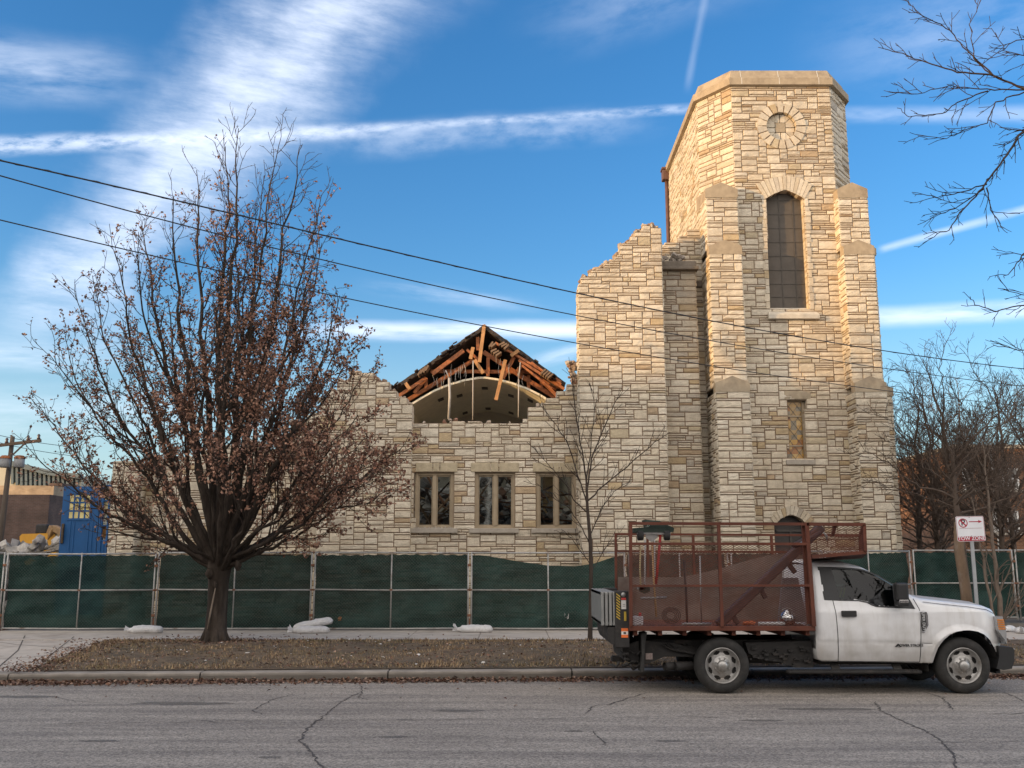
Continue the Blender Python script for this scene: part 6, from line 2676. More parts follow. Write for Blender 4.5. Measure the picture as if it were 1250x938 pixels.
# big steel chute leaning diagonally
YB = YR + .45
t = thing('steel_boom', 'heavy rusty steel boom lying diagonally across the truck rack', 'steel boom', K1(590, 555, YB))
M_boom = mat('boom_steel', (0.040, 0.024, 0.025), .6, var=.35, scale=5, mix2=(0.075, 0.03, 0.022), m2scale=4, m2lo=.5, m2hi=.7)
p, q = K1(572, 560, YB), K1(1065, 92, YB)
b = MB()
b.bar(p, q, .17, .135, bevel=.02)
b.tube([K1(930, 185, YB - .05), K1(1058, 118, YB - .05)], .05, 10)
b.build('beam', M_boom, t)
for zx, zy, dx, dy in ((905, 265, 35, 45), (775, 385, 25, 48), (640, 510, 28, 44), (950, 180, 25, 40)):
    b = MB()
    b.bar(K1(zx, zy, YB), K1(zx + dx, zy + dy, YB), .06, .075, bevel=.01)
    b.build('bracket', M_boom, t)
b = MB()
b.tube([K1(1000, 150, YB - .1), K1(988, 160, YB - .1), K1(965, 172, YB - .1)], .022, 8)
b.build('piston', mat('blue_grey_steel', (0.20, 0.24, 0.28), .4, metal=.5), t)
b = MB()
for s_ in (0, 1):
    b.tube([K2(95, 150, YB - .08), K2(104 + 6 * s_, 165, YB - .08), K2(112, 188, YB - .08)], .012, 6)
b.build('hook', M_alu, t)
# bits on the floor of the bed
bz = br.z + .0
t = thing('metal_keg', 'round shiny metal keg on the truck bed near the cab', 'keg', Vector((K1(905, 540, YT + .2).x, YT + .2, bz)))
b = MB()
b.lathe([(.001, 0), (.09, 0), (.115, .04), (.125, .10), (.10, .17), (.05, .20), (.05, .22), (.001, .22)], (K1(905, 540, YT + .2).x, YT + .2, bz), 'Z', 24)
b.build('keg_body', M_chrome, t)
b = MB()
cx_ = K1(905, 540, YT + .2)
b.tube([Vector((cx_.x + .08 * math.cos(a), YT + .2, bz + .19 + .06 * math.sin(a))) for a in np.linspace(0, math.pi, 9)], .008, 6)
b.build('handle', M_steel, t)
b = MB()
P_ = [K1(*p, YT + .5) for p in ((880, 335), (955, 335), (1000, 545), (858, 545))]
b.prism([(p.x, p.z) for p in P_], YT + .5, YT + .54)
o = b.build('plywood_sheet', mat('grey_sheet', (0.22, 0.20, 0.20), .8, var=.3, scale=4))
tag(rebase(o, (K1(930, 545, YT + .5).x, YT + .5, bz)), 'pale grey tapering sheet standing upright behind the rack near the cab', 'board')
b = MB()
for k, (zx0, zx1, cc) in enumerate(((765, 850, (0.5, 0.48, 0.46)),)):
    pass
for label, zx0, zx1, m, r in (('pale plastic drain pipe lying on the bed right of the middle post', 765, 890, M_pole, .028), ('grey pipe lying on the bed left of the middle post', 400, 540, M_alu, .022)):
    b = MB()
    b.tube([Vector((K1(zx0, 550, YT).x, YT, bz + r)), Vector((K1(zx1, 550, YT).x, YT, bz + r))], r, 10)
    o = b.build('pipe', m)
    tag(rebase(o, (K1(zx0, 550, YT).x, YT, bz)), label, 'pipe')
b = MB()
hc = Vector((K1(350, 545, YT + .3).x, YT + .3, bz))
for k in range(4):
    rr_ = .12 - .02 * k
    b.tube([hc + Vector((rr_ * 1.2 * math.cos(a), .02 * k, .13 + rr_ * math.sin(a))) for a in np.linspace(0, 2 * math.pi, 25)], .007, 6)
b.build('hose', M_rubber)
o = bpy.data.objects['hose']
tag(rebase(o, hc), 'coil of dark hose standing on the truck bed at the rear', 'hose')
t = thing('fuel_can', 'small red and white canister in the rear corner of the truck bed', 'canister', Vector((K1(190, 545, YT).x, YT, bz)))
b = MB()
px_ = K1(190, 545, YT).x
b.box((px_ - .08, YT - .05, bz), (px_ + .08, YT + .08, bz + .14), bevel=.02)
b.build('can_body', mat('pale_can', (0.42, 0.40, 0.42), .5, var=.2), t)
b = MB()
b.tube([(px_ + .03, YT, bz + .13), (px_ + .04, YT, bz + .19)], .022, 10)
b.build('lid', M_red, t)
b = MB()
for k in range(7):
    rough_stone(b, Vector((K1(700 + k * 7, 550, YT + .05 * (k % 3)).x, YT + .05 * (k % 3), bz + .03)), .06, rg, None)
o = tag(b.build('rag', mat('orange_rag', (0.45, 0.12, 0.05), .9)), 'crumpled orange rag on the truck bed', 'rag')

# ------------------------------------------------------------------ no parking sign on its leaning pole
YS = 17.6
pt, pb = at(1184.5, 640, YS), at(1196, 800, YS)
pb = Vector((pb.x + .02, YS, ground_z(pb.x, YS)))
sign = thing('traffic_sign', 'white and red no parking tow zone sign on a leaning steel pole', 'sign', pb)
b = MB()
pt2 = pb + (pt - pb) * 1.03
d = (pt2 - pb)
b.bar(pb - d * .02, pb + d, .062, .03, bevel=.006, up=(0, 1, 0))
b.build('pole', mat('grey_pole', (0.36, 0.37, 0.38), .5, metal=.4, var=.15), sign)
c4 = [K2(*p, YS - .03) for p in ((700, 78), (828, 75), (838, 190), (708, 193))]
cen = (c4[0] + c4[1] + c4[2] + c4[3]) / 4
ux = (c4[1] - c4[0] + c4[2] - c4[3]).normalized()
uy = Vector((0, -1, 0)).cross(ux).normalized()
uy = -uy if uy.z < 0 else uy
sw_, sh_ = (c4[1] - c4[0]).length, (c4[0] - c4[3]).length
MS = Matrix((ux, uy, Vector((0, -1, 0)))).transposed().to_4x4()
MS.translation = cen


def rrect(w, h, r, n=6):
    out = []
    for cx, cy, a0 in ((w / 2 - r, h / 2 - r, 0), (-w / 2 + r, h / 2 - r, 90), (-w / 2 + r, -h / 2 + r, 180), (w / 2 - r, -h / 2 + r, 270)):
        for k in range(n + 1):
            a = R(a0 + 90 * k / n)
            out.append((cx + r * math.cos(a), cy + r * math.sin(a)))
    return out


def plate(mb, outline, z0, z1):
    n = len(outline)
    vs = [MS @ Vector((x, y, z1)) for x, y in outline] + [MS @ Vector((x, y, z0)) for x, y in outline]
    mb.add(vs, [tuple(range(n)), tuple(reversed(range(n, 2 * n)))] + [(i, (i + 1) % n, (i + 1) % n + n, i + n) for i in range(n)])


M_sw = mat('sign_white', (0.72, 0.72, 0.74), .45, var=.06, scale=3)
M_sr = mat('sign_red', (0.36, 0.012, 0.035), .45, var=.08)
b = MB()
plate(b, rrect(sw_, sh_, .03), -.004, 0)
b.build('plate', M_sw, sign)


def ring2(mb, O_, I_, z=.002):
    n = len(O_)
    for i in range(n):
        j = (i + 1) % n
        mb.poly([MS @ Vector((*O_[i], z)), MS @ Vector((*O_[j], z)), MS @ Vector((*I_[j], z)), MS @ Vector((*I_[i], z))])


b = MB()
ring2(b, rrect(sw_ - .012, sh_ - .012, .026), rrect(sw_ - .024, sh_ - .024, .02), .0012)
b.build('border', M_sr, sign)
b = MB()
band = [(-sw_ / 2 + .012, -sh_ / 2 + .012), (sw_ / 2 - .012, -sh_ / 2 + .012), (sw_ / 2 - .012, -sh_ / 2 + .088), (-sw_ / 2 + .012, -sh_ / 2 + .088)]
b.poly([MS @ Vector((*p, .0014)) for p in band])
b.build('band', M_sr, sign)
text_mesh('lettering', 'TOW ZONE', .088, MS @ Matrix.Translation((0, -sh_ / 2 + .050, .0022)), M_sw, sign, .0008, .0015)
cxs, cys, rs = -sw_ / 2 + .125, sh_ / 2 - .118, .082
circ = lambda r: [(cxs + r * math.cos(2 * math.pi * k / 32), cys + r * math.sin(2 * math.pi * k / 32)) for k in range(32)]
b = MB()
ring2(b, circ(rs), circ(rs * .80))
e = rs * .92 * .7071
w = .0085
b.poly([MS @ Vector((cxs + x, cys + y, .0030)) for x, y in ((-e - w, e - w), (-e + w, e + w), (e + w, -e + w), (e - w, -e - w))])
b.build('prohibition_ring', M_sr, sign)
text_mesh('lettering', 'P', .15, MS @ Matrix.Translation((cxs, cys + .003, .0018)), M_black, sign, .0006, .003)
b = MB()
ay = cys + .02
b.poly([MS @ Vector((x, y, .002)) for x, y in ((-.02, ay - .008), (sw_ / 2 - .10, ay - .008), (sw_ / 2 - .10, ay + .008), (-.02, ay + .008))])
b.poly([MS @ Vector((x, y, .002)) for x, y in ((sw_ / 2 - .10, ay - .028), (sw_ / 2 - .035, ay), (sw_ / 2 - .10, ay + .028))])
b.build('arrow', M_sr, sign)
b = MB()
b.poly([MS @ Vector((x, y, .002)) for x, y in ((-sw_ / 2 + .05, .005), (sw_ / 2 - .05, .005), (sw_ / 2 - .05, .012), (-sw_ / 2 + .05, .012))])
b.build('rule', mat('faded_red', (0.42, 0.25, 0.26), .5), sign)
b = MB()
for x, y in ((-.005, sh_ / 2 - .02), (.005, -sh_ / 2 + .095)):
    p = MS @ Vector((x, y, 0))
    b.lathe([(.009, 0), (.007, -.006), (.001, -.007)], tuple(p), 'Y', 10)
b.build('bolt', M_steel, sign)
# ------------------------------------------------------------------ trees: tapered trunk, limbs, branches and twigs grown as polylines
class Tree:
    def __init__(self, seed):
        self.rg = random.Random(seed)
        self.paths = []          # (points, radii, level)
        self.leafpts = []

    def bez(self, a, c, b, n, wob):
        pts = []
        off = Vector((0, 0, 0))
        for i in range(n + 1):
            t = i / n
            p = a * (1 - t) ** 2 + c * 2 * t * (1 - t) + b * t * t
            if 0 < i:
                off = off + Vector([self.rg.gauss(0, wob) for _ in range(3)])
            pts.append(p + off * min(1, t * 3))
        return pts

    def add(self, pts, r0, r1, level, power=1.0):
        n = len(pts) - 1
        rad = [r0 + (r1 - r0) * (i / n) ** power for i in range(n + 1)]
        self.paths.append((pts, rad, level))
        return pts, rad

    def shoot(self, p, d, L, r0, r1, level, up=0.15, wob=0.18, seg=0.12):
        n = max(3, int(L / seg))
        pts = [p.copy()]
        d = d.normalized()
        for i in range(n):
            d = (d + Vector((self.rg.gauss(0, wob), self.rg.gauss(0, wob), self.rg.gauss(0, wob) + up)) * .5).normalized()
            pts.append(pts[-1] + d * (L / n))
        return self.add(pts, r0, r1, level)

    def side_dir(self, t, spread):
        """a direction leaning away from tangent t"""
        v = Vector([self.rg.gauss(0, 1) for _ in range(3)])
        v -= t * v.dot(t)
        if v.length < 1e-4:
            v = Vector((1, 0, 0))
        v.normalize()
        return (t * math.cos(spread) + v * math.sin(spread)).normalized()

    def branch(self, pts, rad, level, spec):
        """spec per level: (spacing, length factor or metres, spread, r factor, rmin, start, up, wob)"""
        if level >= len(spec):
            return
        sp_, Ls, spread, rf, rmin, start, up, wob = spec[level]
        tot = sum((q - p).length for p, q in zip(pts, pts[1:]))
        s, acc = tot * start + self.rg.uniform(0, sp_), 0.0
        for i in range(len(pts) - 1):
            L = (pts[i + 1] - pts[i]).length
            while acc + L >= s:
                f = (s - acc) / max(L, 1e-6)
                p = pts[i].lerp(pts[i + 1], f)
                r = rad[i] + (rad[i + 1] - rad[i]) * f
                t = (pts[i + 1] - pts[i]).normalized()
                frac = s / tot
                ln = self.rg.uniform(*Ls) * (1 - .55 * frac)
                cp, cr = self.shoot(p, self.side_dir(t, self.rg.uniform(*spread)), ln, min(max(r * rf, rmin * 1.3), r), rmin, level + 1, up, wob, .10 if level > 0 else .16)
                self.branch(cp, cr, level + 1, spec)
                s += sp_ * self.rg.uniform(.6, 1.5)
            acc += L

    def parts(self, m, parent, twigs='crown', m2=None):
        self.mesh(lambda l: l <= 1).build('trunk', m, parent)
        self.mesh(lambda l: l > 1).build(twigs, m2 or m, parent)

    def mesh(self, sel=None, min_sides=3):
        V, F = [], []
        for pts, rad, lv in self.paths:
            if sel and not sel(lv):
                continue
            sides = 10 if rad[0] > .1 else 7 if rad[0] > .04 else 5 if rad[0] > .018 else min_sides
            n = len(pts)
            base = len(V)
            u = None
            for i in range(n):
                d = (pts[min(i + 1, n - 1)] - pts[max(i - 1, 0)]).normalized()
                if u is None:
                    u = Vector((0.31, 0.92, 0.2)) if abs(d.y) < .8 else Vector((1, 0, 0))
                s = d.cross(u)
                s = s.normalized() if s.length > 1e-5 else Vector((1, 0, 0))
                u = s.cross(d).normalized()
                for k in range(sides):
                    a = 2 * math.pi * k / sides
                    V.append(pts[i] + (s * math.cos(a) + u * math.sin(a)) * rad[i])
            for i in range(n - 1):
                for k in range(sides):
                    k2 = (k + 1) % sides
                    F.append((base + i * sides + k, base + i * sides + k2, base + (i + 1) * sides + k2, base + (i + 1) * sides + k))
        b = MB()
        b.v = [tuple(v) for v in V]
        b.f = F
        b.c = [None] * len(F)
        b.sm = [True] * len(F)
        return b


def bark(name, c1, c2, s=9, bump=.012):
    return mat(name, c1, .95, var=.35, scale=s, mix2=c2, m2scale=4, m2lo=.45, m2hi=.65, bump=bump, bscale=26, stretch=(1, 1, .28), spec=.15)


M_bark = bark('dark_bark', (0.040, 0.031, 0.025), (0.072, 0.057, 0.047), bump=.03)
M_twig = mat('twig_bark', (0.058, 0.044, 0.036), .95, var=.25, spec=.15)

# --- the street tree with brown leaves
T = Tree(42)
TY = 20.62
base = on_z(262, 785, .31)
base = Vector((base.x * TY / base.y, TY, ground_z(-6, TY)))
fork = at(268, 690, TY)
trunk = [base + Vector((0, 0, -.05)), base + Vector((.0, 0, .10)), base + Vector((.01, 0, .35)), base.lerp(fork, .5) + Vector((.01, 0, 0)), base.lerp(fork, .8), fork, fork + Vector((.03, 0, .35))]
T.paths.append((trunk, [.31, .25, .215, .20, .21, .25, .20], 0))
for k in range(9):
    a = k * .7 + .2
    d = Vector((math.cos(a), math.sin(a), 0))
    T.paths.append(([base + d * .18 + Vector((0, 0, .28)), base + d * .23 + Vector((0, 0, .10)), base + d * .33 + Vector((0, 0, -.03))], [.04, .065, .035], 0))
for p_, r_ in ((at(256, 700, TY - .2), .10), (at(290, 690, TY - .15), .085), (at(262, 715, TY - .22), .06)):
    T.paths.append(([p_ + Vector((0, .05, -.1)), p_, p_ + Vector((0, -.02, .1))], [r_ * .5, r_, r_ * .5], 0))
tips = [(48, 498, .1), (62, 548, -1.2), (100, 585, .8), (78, 432, 1.0), (84, 345, -.5), (118, 332, .6), (152, 300, -1.6), (180, 272, .9), (208, 232, -.6), (238, 205, 1.5), (266, 168, .2), (283, 158, -.4),
        (318, 205, 1.3), (352, 168, -.3), (366, 186, .6), (392, 236, -.8), (394, 290, 1.4), (408, 352, -1.2), (430, 408, .5), (442, 448, -.4), (482, 548, .2), (470, 588, -1.0), (440, 612, .8), (388, 628, -.6),
        (130, 598, -.4), (165, 612, .7), (205, 560, -2.4), (330, 545, -2.4), (230, 380, -2.2), (340, 400, -2.4), (180, 420, 2.3), (400, 500, 2.3), (300, 300, -1.2), (280, 420, -2.6), (330, 330, 2.5), (420, 500, -1.8), (440, 545, 1.6), (370, 440, 1.0), (455, 575, -2.0)]
spec_big = [None,
            (.25, (.7, 1.8), (.35, .75), .50, .0058, .30, .19, .26),
            (.20, (.25, .8), (.45, 1.0), .6, .0046, .15, .09, .32),
            (.20, (.10, .32), (.4, 1.0), .7, .0038, .2, .06, .34)]
for (x, y, dy) in tips:
    tip = at(x, y, TY + dy)
    wide = abs(x - 268) / 220
    lowf = T.rg.uniform(-.55, .35) if wide < .6 else T.rg.uniform(-.5, .05)
    p0 = fork + Vector(((tip.x - fork.x) * .03 + T.rg.uniform(-.06, .06), (tip.y - fork.y) * .04 + T.rg.uniform(-.05, .05), lowf * .55 + .1))
    c = p0 + Vector(((tip.x - p0.x) * .58, (tip.y - p0.y) * .58, (tip.z - p0.z) * .40))
    L = (tip - p0).length
    r0 = .018 + .0105 * L * T.rg.uniform(.55, 1.15)
    pts, rad = T.add(T.bez(p0, c, tip, 26, .034), r0, .0075, 1, .8)
    T.branch(pts, rad, 1, spec_big)
    # one or two forks off each limb keep it company to the outline
    for k in range(1):
        i = T.rg.randint(7, 14)
        d = (pts[i + 1] - pts[i]).normalized()
        fp, fr_ = T.shoot(pts[i], T.side_dir(d, T.rg.uniform(.3, .5)), L * T.rg.uniform(.3, .5), rad[i] * .7, .007, 1, .16, .13, .18)
        T.branch(fp, fr_, 1, spec_big)
scar_pts = [at(x, y, TY - .235) for x, y in ((253, 768), (257, 748), (261, 728), (264, 712))]
tree = thing('street_tree', 'large spreading street tree holding dry brown leaves, blue door behind its left side', 'tree', base, None)
T.parts(M_bark, tree, 'branches', M_twig)
b = MB()
b.tube(scar_pts, [.008, .02, .016, .005], 6)
b.build('bark_scar', mat('bare_wood', (0.22, 0.17, 0.13), .9, var=.3), tree)
lv = MB()
lr = random.Random(77)
nleaf = 0
for pts, rad, level in T.paths:
    if level < 2:
        continue
    for p in pts[1:]:
        px, py = proj(*p)
        # more leaves in the middle and lower right, bare shoots at the top
        den = interp([(150, 0.0), (205, .02), (250, .13), (300, .27), (420, .46), (560, .55), (640, .45)], py)
        if px > 300 and py > 380:
            den *= 1.7
        if px < 150:
            den *= .6
        den *= .55 + 1.1 * max(0, mnoise.noise(p * .9) + .35)
        if level == 2:
            den *= .6
        if lr.random() < den * 1.25:
            for _ in range(lr.choice((1, 2, 2, 3, 4))):
                q = p + Vector([lr.gauss(0, .035) for _ in range(3)])
                leaf(lv, q, lr.uniform(.05, .088), lr, .9, tuple(np.array(lr.choice([(0.26, 0.125, 0.078), (0.31, 0.165, 0.105), (0.19, 0.092, 0.062), (0.38, 0.22, 0.15), (0.14, 0.075, 0.055)])) * lr.uniform(.8, 1.25)))
                nleaf += 1
lv.build('crown', mat('tree_leaf', (1, 1, 1), .8, var=.2, scale=30, tone=True), tree)
print('big tree paths', len(T.paths), 'leaves', nleaf)

# --- thin young tree at the parkway's right
T = Tree(7)
SY = 20.9
q = lambda x, y, dy=0: at(x, y, SY + dy)
b0 = q(720.5, 785)
b0.z = ground_z(b0.x, SY)
stem = [b0 + Vector((0, 0, -.05)), b0 + Vector((0, 0, .12)), q(721, 740), q(721.5, 690), q(720.5, 660), q(717, 620), q(716, 590)]
T.paths.append((stem, [.065, .052, .045, .042, .040, .032, .026], 0))
spec_y = [None, (.20, (.35, .9), (.35, .7), .55, .0055, .15, .15, .12), (.22, (.15, .4), (.35, .8), .7, .0042, .2, .1, .15)]
for pts, r in (([(716, 590), (712, 560), (705, 520), (700, 480), (698, 452)], .02), ([(716, 600), (722, 560), (738, 520), (752, 490), (760, 478)], .02), ([(717, 612), (735, 595), (765, 570), (800, 540), (818, 528)], .020),
               ([(717, 618), (705, 580), (695, 545), (680, 520), (660, 495)], .018), ([(716, 625), (700, 610), (690, 590), (672, 570), (650, 545)], .016), ([(720, 655), (735, 620), (750, 600), (772, 585)], .014),
               ([(720, 665), (708, 640), (695, 620), (672, 605), (655, 590)], .014), ([(716, 590), (722, 545), (726, 500), (724, 470)], .017), ([(721, 690), (700, 660), (690, 650), (676, 648)], .010), ([(721, 700), (740, 668), (755, 655)], .009)):
    dy = T.rg.uniform(-.8, .8)
    P_ = [q(x, y, dy * i / (len(pts) - 1)) for i, (x, y) in enumerate(pts)]
    dense = []
    for i in range(len(P_) - 1):
        for k in range(4):
            dense.append(P_[i].lerp(P_[i + 1], k / 4) + Vector([T.rg.gauss(0, .008) for _ in range(3)]) * (1 if i + k else 0))
    dense.append(P_[-1])
    a, r_ = T.add(dense, r, .006, 1)
    T.branch(a, r_, 1, spec_y)
yt = thing('young_tree', 'slim leafless young tree beside the rear of the truck', 'tree', b0)
T.parts(M_twig, yt)

# --- tree outside the right edge: only its limbs reach into the picture
T = Tree(19)
OY = 16.6
q = lambda x, y, dy=0: at(x, y, OY + dy)
tb = Vector((12.6, 18.9, ground_z(12.6, 18.9)))
trk = [tb + Vector((0, 0, -.05)), tb + Vector((0, 0, .3)), tb + Vector((-.05, -.1, 2.2)), tb + Vector((-.2, -.25, 4.5)), tb + Vector((-.3, -.5, 7.5)), tb + Vector((-.2, -.6, 10.5)), tb + Vector((-.1, -.4, 13.0))]
T.paths.append((trk, [.34, .26, .23, .20, .15, .09, .03], 0))
spec_o = [None, (.17, (.3, .85), (.4, .9), .6, .0058, .12, .0, .22), (.15, (.12, .34), (.4, .9), .75, .0048, .2, .0, .24)]
lims = [[(1420, 150), (1320, 122), (1250, 110), (1210, 92), (1170, 88), (1130, 76), (1095, 64), (1072, 58)], [(1215, 94), (1180, 62), (1160, 38), (1130, 22), (1110, 5), (1096, -12)], [(1215, 95), (1188, 72), (1186, 30), (1197, -8)],
        [(1250, 110), (1205, 110), (1160, 105), (1120, 115), (1085, 112)], [(1205, 110), (1170, 125), (1150, 140), (1110, 142), (1095, 132)], [(1250, 112), (1215, 125), (1205, 150), (1180, 158), (1155, 170), (1120, 166)],
        [(1420, 130), (1310, 125), (1245, 165), (1225, 195), (1200, 230), (1175, 255), (1160, 280), (1133, 292)], [(1205, 225), (1170, 235), (1145, 240), (1113, 235)], [(1200, 230), (1165, 255), (1135, 265)], [(1205, 232), (1210, 255), (1222, 278)],
        [(1420, 260), (1300, 298), (1250, 310), (1235, 330), (1226, 340)], [(1280, 305), (1255, 312), (1228, 308)], [(1420, 330), (1300, 362), (1250, 372), (1215, 380), (1190, 372), (1184, 362)], [(1300, 362), (1255, 362), (1218, 352)], [(1420, 400), (1300, 425), (1250, 427), (1212, 421)],
        [(1380, 60), (1290, 40), (1240, 50), (1200, 78)], [(1300, 60), (1262, 70), (1225, 62), (1215, 40)], [(1290, 140), (1262, 150), (1232, 175), (1212, 178)]]
for k, pts in enumerate(lims):
    dy = T.rg.uniform(-.5, .5) if pts[0][0] > 1350 else 0
    P_ = [q(x, y, dy) for x, y in pts]
    dense = []
    for i in range(len(P_) - 1):
        for j in range(5):
            dense.append(P_[i].lerp(P_[i + 1], j / 5) + Vector([T.rg.gauss(0, .012) for _ in range(3)]))
    dense.append(P_[-1])
    r0 = .050 if k in (0, 6) else .022 if pts[0][0] < 1350 else .03
    if pts[0][0] > 1350:
        z = max(2.4, min(11, P_[0].z - 1.2))
        i = next(j for j in range(len(trk) - 1) if trk[j + 1].z >= z)
        a = trk[i].lerp(trk[i + 1], (z - trk[i].z) / (trk[i + 1].z - trk[i].z))
        lead = [a.lerp(dense[0], t) + Vector((0, 0, .3 * math.sin(t * math.pi))) for t in (0, .25, .5, .75)]
        dense = lead + dense
    a, r_ = T.add(dense, r0 * .75, .006, 1, .7)
    T.branch(a, r_, 1, spec_o)
for k in range(16):
    i = T.rg.randint(2, 5)
    p = trk[i].lerp(trk[i + 1] if i < 6 else trk[i], T.rg.random())
    d = Vector((T.rg.uniform(-.1, 1), T.rg.uniform(-1, 1), T.rg.uniform(.2, .9)))
    a, r_ = T.shoot(p, d, T.rg.uniform(2, 4), .06, .01, 1, .1, .12, .3)
    T.branch(a, r_, 1, [None, (.5, (.6, 1.4), (.4, .9), .5, .008, .2, .1, .2), (.3, (.2, .6), (.4, .9), .6, .006, .2, .1, .2)])
ot = thing('overhanging_tree', 'bare tree whose thin limbs hang into the upper right corner of the sky', 'tree', tb)
T.parts(M_twig, ot)


# --- bare trees behind the fence on the right and farther off
def bare_tree(base, height, spread, seed, label, name='bare_tree', r=.2, rm=.010, fork_h=.3, nl=12, m=None, group='bare trees behind the fence', mul=1.0, mtrunk=None, keep=None):
    T = Tree(seed)
    g = T.rg
    f = base + Vector((g.uniform(-.2, .2), 0, height * fork_h))
    tr = [base + Vector((0, 0, -.05)), base + Vector((0, 0, .25)), base.lerp(f, .5) + Vector((g.uniform(-.06, .06), 0, 0)), f]
    T.paths.append((tr, [r * 1.35, r * 1.08, r, r * .92], 0))
    top = base + Vector((g.uniform(-.4, .4), g.uniform(-.3, .3), height))
    sp = [None, (.42 / mul, (.7, 1.7), (.4, .9), .5, rm, .2, .10, .22), (.26 / mul, (.3, .8), (.4, .95), .6, rm * .8, .15, .06, .25), (.22 / mul, (.15, .4), (.4, .95), .7, rm * .65, .2, .04, .28)]
    for k in range(nl):
        a = 2.4 * k + g.uniform(-.3, .3)
        e = (k + .5) / nl
        rr_ = spread * math.sqrt(1 - (e * 1.2 - .35) ** 2 if abs(e * 1.2 - .35) < 1 else .1) * g.uniform(.75, 1.1)
        tip = Vector((base.x + rr_ * math.cos(a), base.y + rr_ * math.sin(a) * .8, base.z + height * (fork_h + .12 + (.88 - fork_h) * e) * g.uniform(.93, 1.03)))
        p0 = f.lerp(top, e * .35) if k else f
        if keep and not keep(tip):
            continue
        c = p0 + Vector(((tip.x - p0.x) * .5, (tip.y - p0.y) * .5, (tip.z - p0.z) * .55))
        L = (tip - p0).length
        pts, rad = T.add(T.bez(p0, c, tip, 16, .05), r * g.uniform(.24, .42), rm, 1, .6)
        T.branch(pts, rad, 1, sp)
    a, r_ = T.add(T.bez(f, f.lerp(top, .5), top, 14, .05), r * .75, rm, 1)
    T.branch(a, r_, 1, sp)
    t = thing(name, label, 'tree', base, group)
    T.parts(m or M_twig, t)
    return t


def gp(px, Y, z=.32):
    return Vector((at(px, 600, Y).x, Y, z))


M_grey = mat('grey_brown_bark', (0.10, 0.075, 0.060), .95, var=.3, spec=.15)
M_tanb = mat('tan_bark', (0.17, 0.115, 0.075), .95, var=.35, scale=5, mix2=(0.25, 0.21, 0.18), m2scale=2, m2lo=.5, m2hi=.65, bump=.01, stretch=(1, 1, .4))
M_greyer = mat('pale_grey_bark', (0.16, 0.125, 0.10), .95, var=.3, spec=.15)
bare_tree(gp(1170, 25.2), 7.0, 2.6, 71, 'spreading bare tree with a pale trunk just left of the tow zone sign pole', r=.105, rm=.0058, nl=16, m=M_grey, mul=1.7, fork_h=.40)
# the pale bark of its lower trunk
b = MB()
tt = bpy.data.objects['bare_tree']
pb_ = gp(1170, 25.2)
b.tube([pb_ + Vector((0, 0, -.03)), pb_ + Vector((-.02, 0, .9)), pb_ + Vector((-.1, 0, 1.9)), pb_ + Vector((-.05, 0, 2.6))], [.15, .135, .13, .12], 14)
b.build('pale_bark', M_tanb, tt)
# slender stems with suckers
T = Tree(55)
sb = gp(1208, 24.4)
for k, (dx, h, lean) in enumerate(((0, 4.6, -.05), (-.12, 3.2, -.35))):
    p = sb + Vector((dx, 0, 0))
    pts = [p + Vector((lean * t + T.rg.gauss(0, .02), T.rg.gauss(0, .02), h * t)) for t in np.linspace(0, 1, 14)]
    a, r_ = T.add(pts, .075 - .03 * k, .012, 1, .8)
    T.branch(a, r_, 1, [None, (.26, (.5, 1.5), (.4, .9), .4, .008, .12, .12, .15), (.25, (.2, .5), (.4, .9), .6, .006, .2, .08, .2)])
for k in range(8):
    T.branch(*T.shoot(sb + Vector((0, 0, .15)), Vector((T.rg.uniform(.3, 1.2), T.rg.uniform(-.4, .2), T.rg.uniform(.5, 1.2))), T.rg.uniform(.8, 1.7), .016, .006, 1, .1, .08), 1, [None, (.3, (.2, .5), (.4, .8), .6, .005, .2, .1, .15)])
st_ = thing('slender_tree', 'slender pale stemmed bare tree right of the tow zone sign pole', 'tree', sb, 'bare trees behind the fence')
T.parts(M_greyer, st_)
for px, Y, h, s_, sd, lb in ((1118, 33, 8.2, 3.2, 81, 'dark bare tree rising directly beside the right edge of the tower'), (1150, 38, 8.8, 3.6, 82, 'bare tree far behind the tow zone sign, left of the orange brick house'), (1232, 31, 7.6, 3.2, 83, 'bare tree in front of the orange brick house near the right edge'),
                             (1275, 36, 9.5, 4.2, 84, 'tall bare tree partly cut off by the right edge'), (1190, 44, 10.0, 4.2, 85, 'tallest distant bare tree above the tow zone sign'), (1135, 30, 6.0, 2.6, 86, 'low bushy bare tree between the tower and the tow zone sign'), (1222, 29, 6.2, 2.6, 87, 'low bushy bare tree just right of the tow zone sign')):
    bare_tree(gp(px, Y), h, s_, sd, lb, r=.12, rm=.0075, nl=15, m=M_grey, mul=1.7, fork_h=.24)

